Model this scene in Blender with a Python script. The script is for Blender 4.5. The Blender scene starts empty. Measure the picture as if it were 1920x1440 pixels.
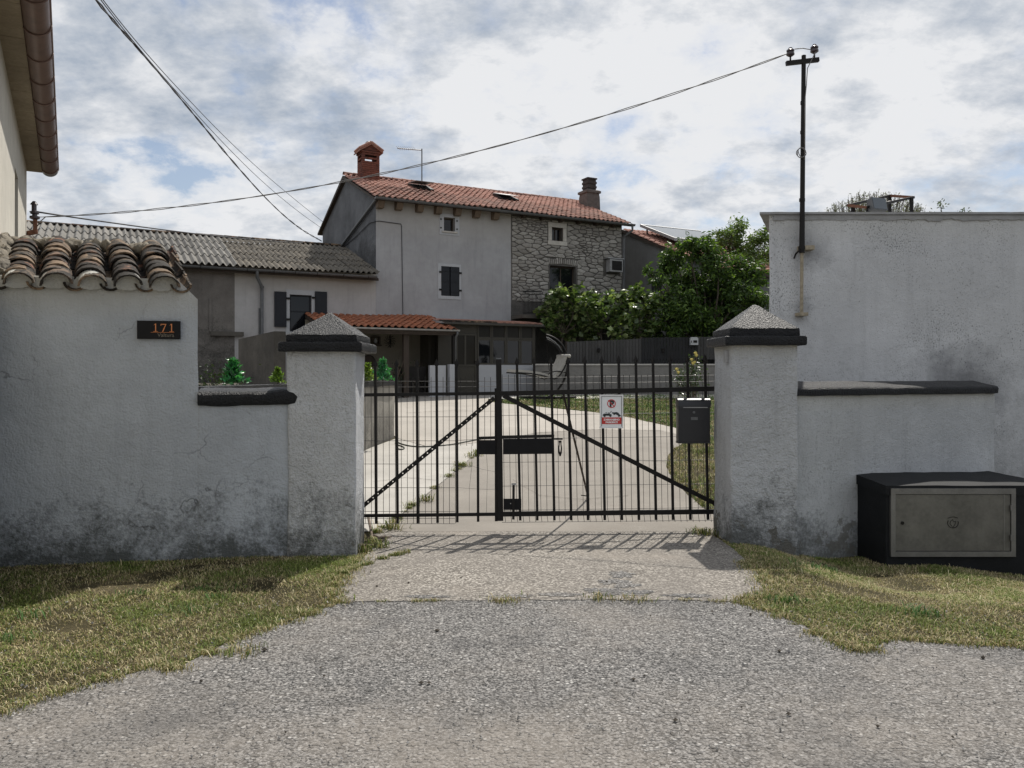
import bpy, bmesh, math, random
from mathutils.geometry import delaunay_2d_cdt
import numpy as np
from mathutils import Vector, Matrix, noise as mnoise

random.seed(7)
rng = np.random.default_rng(7)
SC = bpy.context.scene
COL = SC.collection

# ------------------------------------------------------------------ camera
F = 1480.0          # focal length in photo pixels (1920 wide)
EYE = 1.6
HOR = 700.0         # photo row of the horizon
cam = bpy.data.cameras.new('camera')
cam.sensor_width = 36.0
cam.lens = F / 1920 * 36.0
cam.shift_y = -(720 - HOR) / 1920
cam.clip_start = 0.05
cam.clip_end = 3000
camo = bpy.data.objects.new('camera', cam)
COL.objects.link(camo)
camo.location = (0, 0, EYE)
camo.rotation_euler = (math.radians(90), 0, 0)
SC.camera = camo

# ------------------------------------------------------------------ light
SUN = Vector((0.244, 0.638, 1.0)).normalized()
EL = math.asin(SUN.z)
ROT = math.atan2(SUN.x, SUN.y)
world = bpy.data.worlds.new('World')
SC.world = world
world.use_nodes = True
SUN_STRENGTH = 5.0
SKY_STRENGTH = 0.1

lamp = bpy.data.lights.new('sun', 'SUN')
lamp.energy = SUN_STRENGTH
lamp.angle = math.radians(0.55)
lamp.color = (1.0, 0.95, 0.87)
sun = bpy.data.objects.new('sun', lamp)
COL.objects.link(sun)
sun.location = (6, 14, 24)
sun.rotation_euler = SUN.to_track_quat('Z', 'Y').to_euler()

SC.view_settings.view_transform = 'Standard'
SC.view_settings.look = 'None'
SC.view_settings.gamma = 1.0
SC.view_settings.exposure = 0.0
SC.view_settings.use_curve_mapping = False
SC.render.film_transparent = False


# ------------------------------------------------------------------ node helper
class NT:
    def __init__(self, tree):
        self.t = tree
        tree.nodes.clear()

    def n(self, typ, ins=None, **attrs):
        nd = self.t.nodes.new(typ)
        for k, v in attrs.items():
            setattr(nd, k, v)
        for k, v in (ins or {}).items():
            s = nd.inputs[k]
            if isinstance(v, bpy.types.NodeSocket):
                self.t.links.new(v, s)
            elif isinstance(v, bpy.types.Node):
                self.t.links.new(v.outputs[0], s)
            else:
                if s.type == 'RGBA' and len(v) == 3:
                    v = (*v, 1)
                s.default_value = v
        return nd

    def math(self, op, a, b=0.0, clamp=False):
        return self.n('ShaderNodeMath', {0: a, 1: b}, operation=op, use_clamp=clamp).outputs[0]

    def noise(self, vec, scale, detail=4, rough=0.55, dist=0.0):
        return self.n('ShaderNodeTexNoise', {'Vector': vec, 'Scale': scale, 'Detail': detail, 'Roughness': rough, 'Distortion': dist}).outputs['Fac']

    def ramp(self, fac, stops, interp='LINEAR'):
        nd = self.n('ShaderNodeValToRGB', {'Fac': fac})
        cr = nd.color_ramp
        cr.interpolation = interp
        while len(cr.elements) < len(stops):
            cr.elements.new(0.5)
        for e, (p, c) in zip(cr.elements, stops):
            e.position = p
            if not isinstance(c, tuple):
                c = (c, c, c)
            e.color = (*c, 1) if len(c) == 3 else c
        return nd.outputs[0]

    def mix(self, fac, a, b, mode='MIX'):
        nd = self.n('ShaderNodeMix', data_type='RGBA', blend_type=mode)
        for i, v in ((0, fac), (6, a), (7, b)):
            s = nd.inputs[i]
            if isinstance(v, bpy.types.NodeSocket):
                self.t.links.new(v, s)
            else:
                if s.type == 'RGBA' and len(v) == 3:
                    v = (*v, 1)
                s.default_value = v
        return nd.outputs[2]

    def bump(self, h, dist, strength=1.0, normal=None):
        ins = {'Height': h, 'Distance': dist, 'Strength': strength}
        if normal is not None:
            ins['Normal'] = normal
        return self.n('ShaderNodeBump', ins).outputs[0]

    def scale_vec(self, vec, s):
        return self.n('ShaderNodeVectorMath', {0: vec, 1: s}, operation='MULTIPLY').outputs[0]


# world: clear blue Nishita sky under a broken layer of thin white cloud, the same all round
w = NT(world.node_tree)
tc = w.n('ShaderNodeTexCoord')
sky = w.n('ShaderNodeTexSky', sky_type='NISHITA', sun_disc=False, sun_elevation=EL, sun_rotation=ROT, air_density=1.0, dust_density=1.5, ozone_density=1.0)
sep = w.n('ShaderNodeSeparateXYZ', {0: tc.outputs['Generated']})
zz = w.math('ADD', w.math('MAXIMUM', sep.outputs[2], 0.0), 0.38)
uv = w.n('ShaderNodeCombineXYZ', {0: w.math('DIVIDE', sep.outputs[0], zz), 1: w.math('DIVIDE', sep.outputs[1], zz), 2: 3.7}).outputs[0]
n1 = w.noise(uv, 2.6, 11, 0.60, 0.1)
n2 = w.noise(uv, 10.5, 9, 0.62, 0.1)
nn = w.math('ADD', w.math('MULTIPLY', n1, 0.62), w.math('MULTIPLY', n2, 0.38))
cover = w.ramp(nn, [(0.38, 0.12), (0.45, 0.80), (0.51, 1.0)])
shade = w.math('ADD', w.math('MULTIPLY', w.noise(w.scale_vec(uv, (1.0, 1.0, 2.0)), 2.6, 10, 0.6, 0.1), .6), w.math('MULTIPLY', w.noise(w.scale_vec(uv, (1.0, 1.3, 2.0)), 9.5, 9, 0.62, 0.1), .4))
cloud_col = w.ramp(shade, [(0.39, (3.8, 4.4, 5.3)), (0.46, (5.5, 5.9, 6.5)), (0.55, (8.2, 8.3, 8.5))])
skycol = w.mix(cover, sky.outputs[0], cloud_col)
bg = w.n('ShaderNodeBackground', {'Color': skycol, 'Strength': SKY_STRENGTH})
w.n('ShaderNodeOutputWorld', {'Surface': bg.outputs[0]})


# ------------------------------------------------------------------ placing
def zg(x, y):
    """height of the ground"""
    def ss(a, b, v):
        u = min(1, max(0, (v - a) / (b - a)))
        return u * u * (3 - 2 * u)
    z = -0.08 * ss(6.3, 8.2, y)
    if y > 8.9:
        z += (0.97) * min(1.0, (y - 8.9) / (25.0 - 8.9))
    z -= (0.21 * ss(2.2, 3.3, x) + 0.11 * ss(4.0, 5.2, x)) * ss(5.2, 6.8, y) * (1 - ss(9.9, 10.6, y))
    return z


def P(px, py, d):
    return Vector(((px - 960) / F * d, d, EYE + (HOR - py) / F * d))


def G(px, py):
    lo, hi = 1.0, 80.0
    for _ in range(50):
        d = (lo + hi) / 2
        p = P(px, py, d)
        if p.z > zg(p.x, d):
            lo = d
        else:
            hi = d
    p = P(px, py, lo)
    return Vector((p.x, p.y, zg(p.x, p.y)))


UX, UY = 0.887, 0.462
HO = Vector((-0.1723 * 26, 26.0))


def H(t, s, z):
    """house frame: t along the front (to the right), s to the back"""
    return Vector((HO.x + UX * t - UY * s, HO.y + UY * t + UX * s, z))


def HT(px, s):
    k = (px - 960) / F
    x0 = HO.x - UY * s
    d0 = HO.y + UX * s
    return (k * d0 - x0) / (UX - UY * k)


def HZ(py, t, s):
    d = HO.y + UY * t + UX * s
    return EYE + (HOR - py) / F * d


# ------------------------------------------------------------------ mesh builder
class MB:
    def __init__(self):
        self.v, self.f = [], []

    def add(self, vs, fs):
        o = len(self.v)
        self.v += [tuple(p) for p in vs]
        self.f += [tuple(i + o for i in f) for f in fs]
        return self

    def quad(self, a, b, c, d):
        return self.add([a, b, c, d], [(0, 1, 2, 3)])

    def boxf(self, fn, a0, a1, b0, b1, c0, c1):
        vs = [fn(a, b, c) for c in (c0, c1) for b in (b0, b1) for a in (a0, a1)]
        return self.add(vs, [(0, 2, 3, 1), (4, 5, 7, 6), (0, 1, 5, 4), (2, 6, 7, 3), (0, 4, 6, 2), (1, 3, 7, 5)])

    def box(self, x0, x1, y0, y1, z0, z1):
        return self.boxf(lambda a, b, c: Vector((a, b, c)), x0, x1, y0, y1, z0, z1)

    def bar(self, p0, p1, w, d, ref=Vector((0, 1, 0))):
        """rectangular bar from p0 to p1: w across, d along ref"""
        p0, p1 = Vector(p0), Vector(p1)
        ax = (p1 - p0).normalized()
        r = Vector(ref)
        r = (r - ax * r.dot(ax)).normalized()
        sd = ax.cross(r)
        return self.boxf(lambda a, b, c: p0 + sd * a + r * b + (p1 - p0) * c, -w / 2, w / 2, -d / 2, d / 2, 0, 1)

    def tube(self, pts, r, n=8, caps=True):
        pts = [Vector(p) for p in pts]
        rs = r if isinstance(r, (list, tuple)) else [r] * len(pts)
        o = len(self.v)
        ref = None
        for i, p in enumerate(pts):
            a = pts[max(i - 1, 0)]
            b = pts[min(i + 1, len(pts) - 1)]
            t = (b - a).normalized()
            if ref is None:
                ref = Vector((0, 0, 1)) if abs(t.z) < 0.9 else Vector((1, 0, 0))
            ref = (ref - t * ref.dot(t)).normalized()
            c = t.cross(ref)
            for k in range(n):
                an = 2 * math.pi * k / n
                self.v.append(tuple(p + (ref * math.cos(an) + c * math.sin(an)) * rs[i]))
        for i in range(len(pts) - 1):
            for k in range(n):
                k2 = (k + 1) % n
                self.f.append((o + i * n + k, o + i * n + k2, o + (i + 1) * n + k2, o + (i + 1) * n + k))
        if caps:
            self.f.append(tuple(o + k for k in range(n))[::-1])
            self.f.append(tuple(o + (len(pts) - 1) * n + k for k in range(n)))
        return self

    def loft(self, rings, cap_lo=False, cap_hi=True, closed=True):
        o = len(self.v)
        n = len(rings[0])
        for r in rings:
            self.v += [tuple(p) for p in r]
        m = n if closed else n - 1
        for i in range(len(rings) - 1):
            for k in range(m):
                k2 = (k + 1) % n
                self.f.append((o + i * n + k, o + i * n + k2, o + (i + 1) * n + k2, o + (i + 1) * n + k))
        if cap_hi:
            self.f.append(tuple(o + (len(rings) - 1) * n + k for k in range(n)))
        if cap_lo:
            self.f.append(tuple(o + k for k in range(n))[::-1])
        return self

    def lathe(self, c, prof, n=16, axis=Vector((0, 0, 1))):
        axis = Vector(axis).normalized()
        e1 = axis.orthogonal().normalized()
        e2 = axis.cross(e1)
        rings = []
        for r, h in prof:
            rings.append([Vector(c) + axis * h + (e1 * math.cos(2 * math.pi * k / n) + e2 * math.sin(2 * math.pi * k / n)) * max(r, 1e-4) for k in range(n)])
        return self.loft(rings, True, True)

    def prism(self, poly, off):
        """polygon of 3-D points extruded by the vector off"""
        n = len(poly)
        vs = [Vector(p) for p in poly] + [Vector(p) + Vector(off) for p in poly]
        fs = [tuple(range(n))[::-1], tuple(range(n, 2 * n))]
        fs += [(k, (k + 1) % n, n + (k + 1) % n, n + k) for k in range(n)]
        return self.add(vs, fs)

    def disc(self, c, r, axis, h, n=16):
        return self.lathe(c, [(r, 0), (r, h)], n, axis)

    def mesh(self, name, smooth=False, angle=None):
        me = bpy.data.meshes.new(name)
        me.from_pydata(self.v, [], self.f)
        me.update()
        if smooth:
            me.polygons.foreach_set('use_smooth', [True] * len(me.polygons))
            if angle:
                me.set_sharp_from_angle(angle=math.radians(angle))
        return me


def thing(name, loc, label=None, cat=None, group=None, kind=None):
    o = bpy.data.objects.new(name, None)
    COL.objects.link(o)
    o.location = loc
    o.empty_display_size = 0.2
    tag(o, label, cat, group, kind)
    return o


def tag(o, label=None, cat=None, group=None, kind=None):
    for k, v in (('label', label), ('category', cat), ('group', group), ('kind', kind)):
        if v:
            o[k] = v
    return o


def world_mat(o):
    m = o.matrix_basis.copy()
    if o.parent:
        m = world_mat(o.parent) @ o.matrix_parent_inverse @ m
    return m


def obj(name, mb, mat, parent=None, M=None, smooth=False, angle=None, **props):
    me = mb if isinstance(mb, bpy.types.Mesh) else mb.mesh(name, smooth, angle)
    if mat is not None and not me.materials:
        for m in (mat if isinstance(mat, (list, tuple)) else [mat]):
            me.materials.append(m)
    o = bpy.data.objects.new(name, me)
    COL.objects.link(o)
    if M is not None:
        o.matrix_basis = M
    if parent is not None:
        o.parent = parent
        o.matrix_parent_inverse = world_mat(parent).inverted()
    tag(o, props.get('label'), props.get('cat'), props.get('group'), props.get('kind'))
    return o


def wob(p, amp, freq, seed=0.0):
    p = Vector(p)
    q = p * freq + Vector((seed, seed * 1.7, seed * 0.3))
    return p + mnoise.noise_vector(q) * amp + mnoise.noise_vector(q * 3.1) * amp * 0.4


def ring2d(poly, r, step, seg=4):
    """closed ring of 2-D points round a polygon, corners rounded by r, edges subdivided"""
    n = len(poly)
    out = []
    poly = [Vector(p) for p in poly]
    cor = []
    for i in range(n):
        a, b, c = poly[i - 1], poly[i], poly[(i + 1) % n]
        d1 = (a - b).normalized()
        d2 = (c - b).normalized()
        rr = min(r, (a - b).length * .45, (c - b).length * .45)
        cor.append((b + d1 * rr, b, b + d2 * rr))
    for i in range(n):
        p0, pc, p1 = cor[i]
        for k in range(seg + 1):
            u = k / seg
            out.append(p0 * (1 - u) ** 2 + pc * 2 * u * (1 - u) + p1 * u * u)
        q0 = cor[(i + 1) % n][0]
        m = max(1, int((q0 - p1).length / step))
        for k in range(1, m):
            out.append(p1.lerp(q0, k / m))
    return out


def wall_loft(mb, poly, z0, z1, r=0.03, step=0.08, amp=0.012, freq=1.6, seed=0.0, cap=True, flare=0.0):
    ring = ring2d(poly, r, step)
    c = sum((Vector(p) for p in poly), Vector((0, 0))) / len(poly)
    nz = max(2, int((z1 - z0) / step))
    rings = []
    for i in range(nz + 1):
        z = z0 + (z1 - z0) * i / nz
        k = 1 + flare * math.exp(-(z - z0) / 0.12)
        rings.append([wob((c.x + (p.x - c.x) * k, c.y + (p.y - c.y) * k, z), amp, freq, seed) for p in ring])
    mb.loft(rings, False, cap)
    return mb


def facade(mb, fn, t0, t1, z0, z1, holes, depth):
    """wall sheet at s=0 with rectangular openings and their reveals; fn(t, s, z)"""
    ts = sorted({t0, t1, *[h[0] for h in holes], *[h[1] for h in holes]})
    zs = sorted({z0, z1, *[h[2] for h in holes], *[h[3] for h in holes]})
    for a, b in zip(ts, ts[1:]):
        for c, d in zip(zs, zs[1:]):
            mt, mz = (a + b) / 2, (c + d) / 2
            if any(h[0] < mt < h[1] and h[2] < mz < h[3] for h in holes):
                continue
            mb.quad(fn(a, 0, c), fn(b, 0, c), fn(b, 0, d), fn(a, 0, d))
    for a, b, c, d in holes:
        for (p, q) in (((a, c), (b, c)), ((b, c), (b, d)), ((b, d), (a, d)), ((a, d), (a, c))):
            mb.quad(fn(p[0], 0, p[1]), fn(q[0], 0, q[1]), fn(q[0], depth, q[1]), fn(p[0], depth, p[1]))
    return mb


# ------------------------------------------------------------------ materials
def new_mat(name):
    m = bpy.data.materials.new(name)
    m.use_nodes = True
    return m, NT(m.node_tree)


def finish(nt, col, rough, normal=None, metal=0.0, spec=0.5, extra=None):
    ins = {'Base Color': col, 'Roughness': rough, 'Metallic': metal, 'Specular IOR Level': spec}
    if normal is not None:
        ins['Normal'] = normal
    ins.update(extra or {})
    b = nt.n('ShaderNodeBsdfPrincipled', ins)
    nt.n('ShaderNodeOutputMaterial', {'Surface': b.outputs[0]})
    return b


def coords(nt, rand=True):
    """object coordinates, shifted by the object's random number so that copies differ"""
    t = nt.n('ShaderNodeTexCoord')
    if not rand:
        return t.outputs['Object']
    oi = nt.n('ShaderNodeObjectInfo')
    off = nt.n('ShaderNodeVectorMath', {0: (37.0, 11.0, 23.0), 'Scale': oi.outputs['Random']}, operation='SCALE').outputs[0]
    return nt.n('ShaderNodeVectorMath', {0: t.outputs['Object'], 1: off}, operation='ADD').outputs[0]


def simple(name, col, rough=0.7, metal=0.0, var=0.25, scale=4.0, bump=0.0, bscale=60.0, rand=0.0, spec=0.5, streak=False):
    m, nt = new_mat(name)
    vec = coords(nt)
    v2 = nt.scale_vec(vec, (1, 1, 0.15)) if streak else vec
    n = nt.noise(v2, scale, 6, 0.62)
    fine = nt.noise(vec, scale * 9, 4, 0.6)
    k = nt.math('ADD', nt.math('MULTIPLY', n, 0.7), nt.math('MULTIPLY', fine, 0.3))
    c = nt.mix(nt.ramp(k, [(0.3, 0.0), (0.7, 1.0)]), tuple(x * (1 - var) for x in col), tuple(min(1, x * (1 + var)) for x in col))
    if rand:
        oi = nt.n('ShaderNodeObjectInfo')
        c = nt.mix(1.0, c, nt.ramp(oi.outputs['Random'], [(0.0, 1 - rand), (1.0, 1 + rand)]), 'MULTIPLY')
    nrm = None
    if bump:
        nrm = nt.bump(nt.noise(vec, bscale, 5, 0.65), bump)
    finish(nt, c, rough, nrm, metal, spec)
    return m


def stucco(name, base, dirt=(0.05, 0.055, 0.05), bd=0.006, bs=70.0, foot=None, speck=0.0, crack=0.0, blotch=0.18, top=None, peel=0.0, soot=None, spk=48.0):
    m, nt = new_mat(name)
    vec = coords(nt, False)
    big = nt.noise(vec, 0.9, 5, 0.6)
    mid = nt.noise(vec, 5.0, 6, 0.65)
    c = nt.mix(nt.ramp(big, [(0.3, 0.0), (0.72, 1.0)]), tuple(x * (1 - blotch) for x in base), tuple(min(1, x * (1 + blotch * .6)) for x in base))
    c = nt.mix(nt.ramp(mid, [(0.35, 0.22), (0.6, 0.0)]), c, tuple(x * .62 for x in base))
    sepz = nt.n('ShaderNodeSeparateXYZ', {0: vec}).outputs[2]
    stn = nt.noise(nt.scale_vec(vec, (1, 1, .07)), 9.0, 5, 0.7)
    c = nt.mix(nt.ramp(stn, [(0.52, 0.0), (0.72, 0.30)]), c, tuple(x * .55 for x in base))
    if foot:
        z0, z1, amt = foot
        g = nt.n('ShaderNodeMapRange', {0: sepz, 1: z0, 2: z1, 3: 1.0, 4: 0.0}).outputs[0]
        nz = nt.noise(vec, 2.6, 8, 0.7, 0.4)
        nf = nt.noise(vec, 26.0, 5, 0.75)
        k = nt.math('ADD', nt.math('MULTIPLY', nt.math('SUBTRACT', nz, 0.5), 1.7), nt.math('MULTIPLY', nt.math('SUBTRACT', nf, 0.5), 1.3))
        k = nt.math('ADD', k, nt.math('MULTIPLY', g, 1.0))
        k = nt.ramp(k, [(0.42, 0.0), (0.95, amt)])
        k = nt.math('MULTIPLY', k, nt.ramp(g, [(0.0, 0.0), (0.25, 1.0)]))
        c = nt.mix(k, c, dirt)
    if top:
        zt, dep, tc_ = top
        g = nt.n('ShaderNodeMapRange', {0: sepz, 1: zt - dep, 2: zt, 3: 0.0, 4: 1.0}).outputs[0]
        c = nt.mix(nt.math('MULTIPLY', g, 0.6), c, tc_)
    if speck:
        sp = nt.noise(nt.scale_vec(vec, (1, 1, .75)), spk, 4, 0.7)
        reg = nt.noise(vec, 0.85, 6, 0.62)
        thr = nt.math('SUBTRACT', sp, nt.math('MULTIPLY', nt.math('SUBTRACT', 0.57, reg), 0.42))
        c = nt.mix(nt.ramp(thr, [(0.55, 0.0), (0.68, speck)]), c, dirt)
    for (sx, sy, sz, sr, sa) in (soot or ()):
        dv = nt.n('ShaderNodeVectorMath', {0: vec, 1: (sx, sy, sz)}, operation='SUBTRACT').outputs[0]
        ln = nt.n('ShaderNodeVectorMath', {0: dv}, operation='LENGTH').outputs['Value']
        kk = nt.n('ShaderNodeMapRange', {0: nt.math('ADD', ln, nt.math('MULTIPLY', nt.math('SUBTRACT', mid, .5), .5)), 1: sr, 2: sr * .15, 3: 0.0, 4: sa}).outputs[0]
        c = nt.mix(kk, c, (.035, .037, .045))
    if crack:
        dv = nt.n('ShaderNodeVectorMath', {0: vec, 1: nt.scale_vec(nt.n('ShaderNodeTexNoise', {'Vector': vec, 'Scale': 3.0, 'Detail': 4.0}).outputs['Color'], (.5, .5, .5))}, operation='ADD').outputs[0]
        vo = nt.n('ShaderNodeTexVoronoi', {'Vector': dv, 'Scale': 1.1}, feature='DISTANCE_TO_EDGE').outputs['Distance']
        reg = nt.ramp(nt.noise(vec, 1.3, 3, 0.5), [(0.48, 0.0), (0.62, 1.0)])
        k = nt.math('MULTIPLY', nt.ramp(vo, [(0.0, 1.0), (0.008, 0.0)]), reg)
        c = nt.mix(nt.math('MULTIPLY', k, crack), c, (0.06, 0.06, 0.06))
    if peel:
        pn = nt.noise(vec, 2.2, 6, 0.6)
        gl = nt.n('ShaderNodeMapRange', {0: sepz, 1: 0.0, 2: 0.6, 3: 0.16, 4: -0.12}).outputs[0]
        pk = nt.ramp(nt.math('ADD', pn, gl), [(0.70, 0.0), (0.715, peel)])
        c = nt.mix(pk, c, (0.14, 0.135, 0.12))
    h1 = nt.noise(vec, bs, 3, 0.6)
    h2 = nt.noise(vec, bs * 0.3, 4, 0.6)
    h = nt.math('ADD', nt.math('ADD', nt.math('MULTIPLY', h1, 0.6), nt.math('MULTIPLY', h2, 0.6)), nt.math('MULTIPLY', nt.noise(vec, bs * .12, 4, .6), 0.7))
    finish(nt, c, 0.85, nt.bump(h, bd), spec=0.3)
    return m


M = {}
M['wall_white'] = stucco('white_stucco_left', (0.42, 0.45, 0.49), bd=0.018, bs=55, foot=(-0.1, 0.95, 0.85), crack=0.8, top=(2.4, .35, (.44, .41, .33)))
M['pillar_white'] = stucco('white_stucco_pillar', (0.55, 0.565, 0.585), bd=0.04, bs=60, foot=(-0.15, 0.9, 0.8), speck=0.35, top=(1.95, .22, (.52, .49, .38)), peel=0.9)
M['lowwall_white'] = stucco('white_stucco_low', (0.47, 0.485, 0.50), bd=0.016, bs=70, foot=(-0.25, 0.55, 0.75), speck=0.4, top=(1.5, .3, (.47, .45, .37)), peel=0.7)
M['garage_white'] = stucco('white_stucco_garage', (0.56, 0.57, 0.585), bd=0.010, bs=75, foot=(0.1, 2.6, 0.30), speck=0.85, crack=0.2, blotch=0.14, spk=60.0, soot=[(5.75, 9.9, 1.45, .62, .6), (5.35, 9.9, 1.6, .45, .3), (3.72, 9.9, 3.15, .35, .4), (3.62, 9.9, 2.4, .2, .35)], top=(3.7, .5, (.53, .52, .475)))
M['plaster'] = stucco('house_plaster', (0.37, 0.37, 0.378), bd=0.004, bs=30, blotch=0.15, foot=(1.5, 4.5, .12), top=(7.6, 1.6, (.40, .365, .30)))
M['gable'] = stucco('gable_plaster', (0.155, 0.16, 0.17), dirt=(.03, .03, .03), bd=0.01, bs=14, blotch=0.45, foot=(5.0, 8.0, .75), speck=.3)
M['annex_plaster'] = stucco('annex_plaster', (0.43, 0.42, 0.415), bd=0.004, bs=30, blotch=0.14, top=(4.8, .9, (.40, .36, .29)))
M['rough_plaster'] = stucco('rough_grey_plaster', (0.19, 0.175, 0.16), dirt=(.035, .035, .03), bd=0.03, bs=12, blotch=0.4, foot=(0.8, 4.6, .85), speck=.5)
M['old_concrete'] = stucco('old_concrete', (0.36, 0.34, 0.30), dirt=(.06, .055, .05), bd=0.008, bs=30, blotch=0.35, foot=(0.2, 1.6, .55), speck=.4, crack=.5)
M['dark_concrete'] = stucco('dark_concrete', (0.12, 0.11, 0.095), dirt=(.03, .03, .028), bd=0.008, bs=20, blotch=0.4, foot=(0.5, 3.2, .6))
M['yard_wall'] = stucco('yard_wall', (0.22, 0.212, 0.20), dirt=(.09, .085, .08), bd=0.01, bs=25, blotch=0.3, foot=(.7, 2.2, .45), speck=.35)
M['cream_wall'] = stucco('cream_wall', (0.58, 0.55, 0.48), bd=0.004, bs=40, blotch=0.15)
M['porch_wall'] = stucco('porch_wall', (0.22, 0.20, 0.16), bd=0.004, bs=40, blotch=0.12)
M['eave_stone'] = stucco('eave_stone', (0.37, 0.315, 0.225), dirt=(.12, .09, .06), bd=0.015, bs=12, blotch=0.35, foot=(3, 9, .4))
M['grey_house'] = stucco('grey_house', (0.17, 0.175, 0.175), bd=0.004, bs=30, blotch=0.2)
M['mortar'] = stucco('mortar', (0.12, 0.112, 0.103), dirt=(.05, .05, .05), bd=0.03, bs=16, blotch=0.35, foot=(2, 8, .4))
M['tile_mortar'] = stucco('tile_mortar', (0.21, 0.185, 0.145), dirt=(.035, .033, .03), bd=0.03, bs=14, blotch=0.4, speck=.6, foot=(2.0, 3.2, .75))

# dark paint with a grainy, slightly glossy skin
def black_paint(name, col, bd, bs, rough):
    m, nt = new_mat(name)
    vec = coords(nt, False)
    h = nt.noise(vec, bs, 3, 0.65)
    big = nt.noise(vec, 4, 5, 0.6)
    c = nt.mix(nt.ramp(big, [(.35, 0.), (.7, 1.)]), tuple(x * .75 for x in col), tuple(x * 1.35 for x in col))
    worn = nt.ramp(nt.noise(vec, 30, 6, .75), [(.66, 0.), (.78, .35)])
    c = nt.mix(worn, c, (.14, .14, .14))
    finish(nt, c, rough, nt.bump(h, bd), spec=0.33)
    return m


M['cap_black'] = black_paint('charcoal_paint', (0.009, 0.0098, 0.012), 0.024, 60, 0.42)
M['metal_black'] = simple('black_metal', (0.010, 0.0088, 0.008), 0.55, 0.0, .35, 12, 0.0006, 150, spec=.25)
M['plate_black'] = simple('black_plate', (0.008, 0.008, 0.009), 0.6, 0.0, .3, 8, spec=.2)
M['box_black'] = simple('black_box_plaster', (0.010, 0.011, 0.0125), 0.7, 0, .3, 6, .004, 60, spec=.25)
M['wire'] = simple('wire', (0.03, 0.027, 0.025), 0.5, 0.0, .3, 20)
M['cable_dark'] = simple('cable_dark', (0.035, 0.035, 0.04), 0.6)
M['cable_grey'] = simple('cable_grey', (0.16, 0.155, 0.15), 0.6, 0, .3, 20)
M['steel'] = simple('dull_steel', (0.20, 0.195, 0.185), 0.5, 0.6, .25, 6, .0008, 90)
M['steel_door'] = simple('dull_steel_door', (0.15, 0.145, 0.13), 0.55, 0.5, .35, 3.5, .0008, 60)
M['zinc'] = simple('zinc', (0.36, 0.36, 0.36), 0.45, 0.5, .2, 5)
M['zinc_dark'] = simple('zinc_dark', (0.13, 0.135, 0.14), 0.55, 0.3, .25, 5)
M['gutter_brown'] = simple('gutter_brown', (0.17, 0.11, 0.09), 0.42, 0.25, .3, 3)
M['rust'] = simple('rust', (0.17, 0.075, 0.045), 0.85, 0, .4, 20, .003, 80)
M['pole_old'] = simple('pole_old_paint', (0.30, 0.26, 0.19), 0.8, 0, .5, 18, .004, 70)
M['white_paint'] = simple('white_paint', (0.42, 0.43, 0.45), 0.6, 0, .05, 3)
M['surround'] = simple('window_surround', (0.42, 0.43, 0.445), 0.8, 0, .08, 4, .002)
M['stone_trim'] = simple('stone_trim', (0.48, 0.455, 0.41), 0.85, 0, .2, 5, .006, 30)
M['shutter'] = simple('shutter_anthracite', (0.017, 0.019, 0.024), 0.6, 0, .15, 5, spec=.3)
M['olive_frame'] = simple('olive_frame', (0.045, 0.040, 0.030), 0.6, 0, .15, 5)
M['olive_panel'] = simple('olive_panel', (0.042, 0.037, 0.027), 0.6, 0, .15, 5)
M['wood_dark'] = simple('wood_dark', (0.045, 0.032, 0.023), 0.75, 0, .4, 6, .003, 50, streak=True)
M['wood_corbel'] = simple('wood_corbel', (0.13, 0.095, 0.065), 0.8, 0, .35, 6, .003, 50)
M['slat'] = simple('fence_slat', (0.05, 0.049, 0.048), 0.8, 0, .2, 5, rand=.2, streak=True)
M['slat_dark'] = simple('fence_slat_dark', (0.012, 0.0125, 0.014), 0.8, 0, .25, 5, rand=.2, streak=True)
M['bark'] = simple('bark', (0.075, 0.06, 0.048), 0.9, 0, .4, 10, .01, 25)
M['twig'] = simple('twig', (0.13, 0.10, 0.075), 0.9)
M['lounge_fabric'] = simple('lounge_fabric', (0.40, 0.385, 0.355), 0.9, 0, .1, 6, .002)
M['soil'] = simple('dark_soil', (0.055, 0.045, 0.034), 0.95, 0, .5, 5, .02, 20)
M['hose'] = simple('hose', (0.05, 0.055, 0.045), 0.6)
M['terracotta_pot'] = simple('terracotta_pot', (0.05, 0.045, 0.042), 0.85, 0, .2)
M['rose_yellow'] = simple('rose_yellow', (0.70, 0.60, 0.20), 0.7, 0, .15, 20)
M['plate_orange'] = simple('number_orange', (0.62, 0.22, 0.07), 0.4, 0, .12, 20)
M['plate_text'] = simple('number_text', (0.16, 0.14, 0.11), 0.5)
M['sign_white'] = simple('sign_white', (0.78, 0.80, 0.81), 0.5, 0, .05, 6)
M['sign_red'] = simple('sign_red', (0.52, 0.035, 0.03), 0.5, 0, .1, 6)
M['sign_black'] = simple('sign_black', (0.015, 0.02, 0.022), 0.5)
M['alu'] = simple('aluminium', (0.75, 0.75, 0.75), 0.38, 0.7, .1, 6)
M['mailbox'] = simple('mailbox_paint', (0.012, 0.0125, 0.016), 0.33, 0.0, .15, 6, .0008, 200)
M['porcelain'] = simple('insulator', (0.06, 0.045, 0.05), 0.22, 0, .2)
M['panel_glass'] = simple('panel_glass', (0.10, 0.115, 0.13), 0.12, 0, .05, 2)
M['soot_brick'] = simple('soot_brick', (0.055, 0.045, 0.042), 0.9, 0, .4, 8, .01, 40)
M['chimney_plaster'] = simple('chimney_plaster', (0.12, 0.10, 0.09), 0.9, 0, .45, 6, .01, 30)
M['grey_sheet'] = simple('roof_sheet_edge', (0.30, 0.30, 0.30), 0.8, 0, .25, 6, .003)

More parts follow.
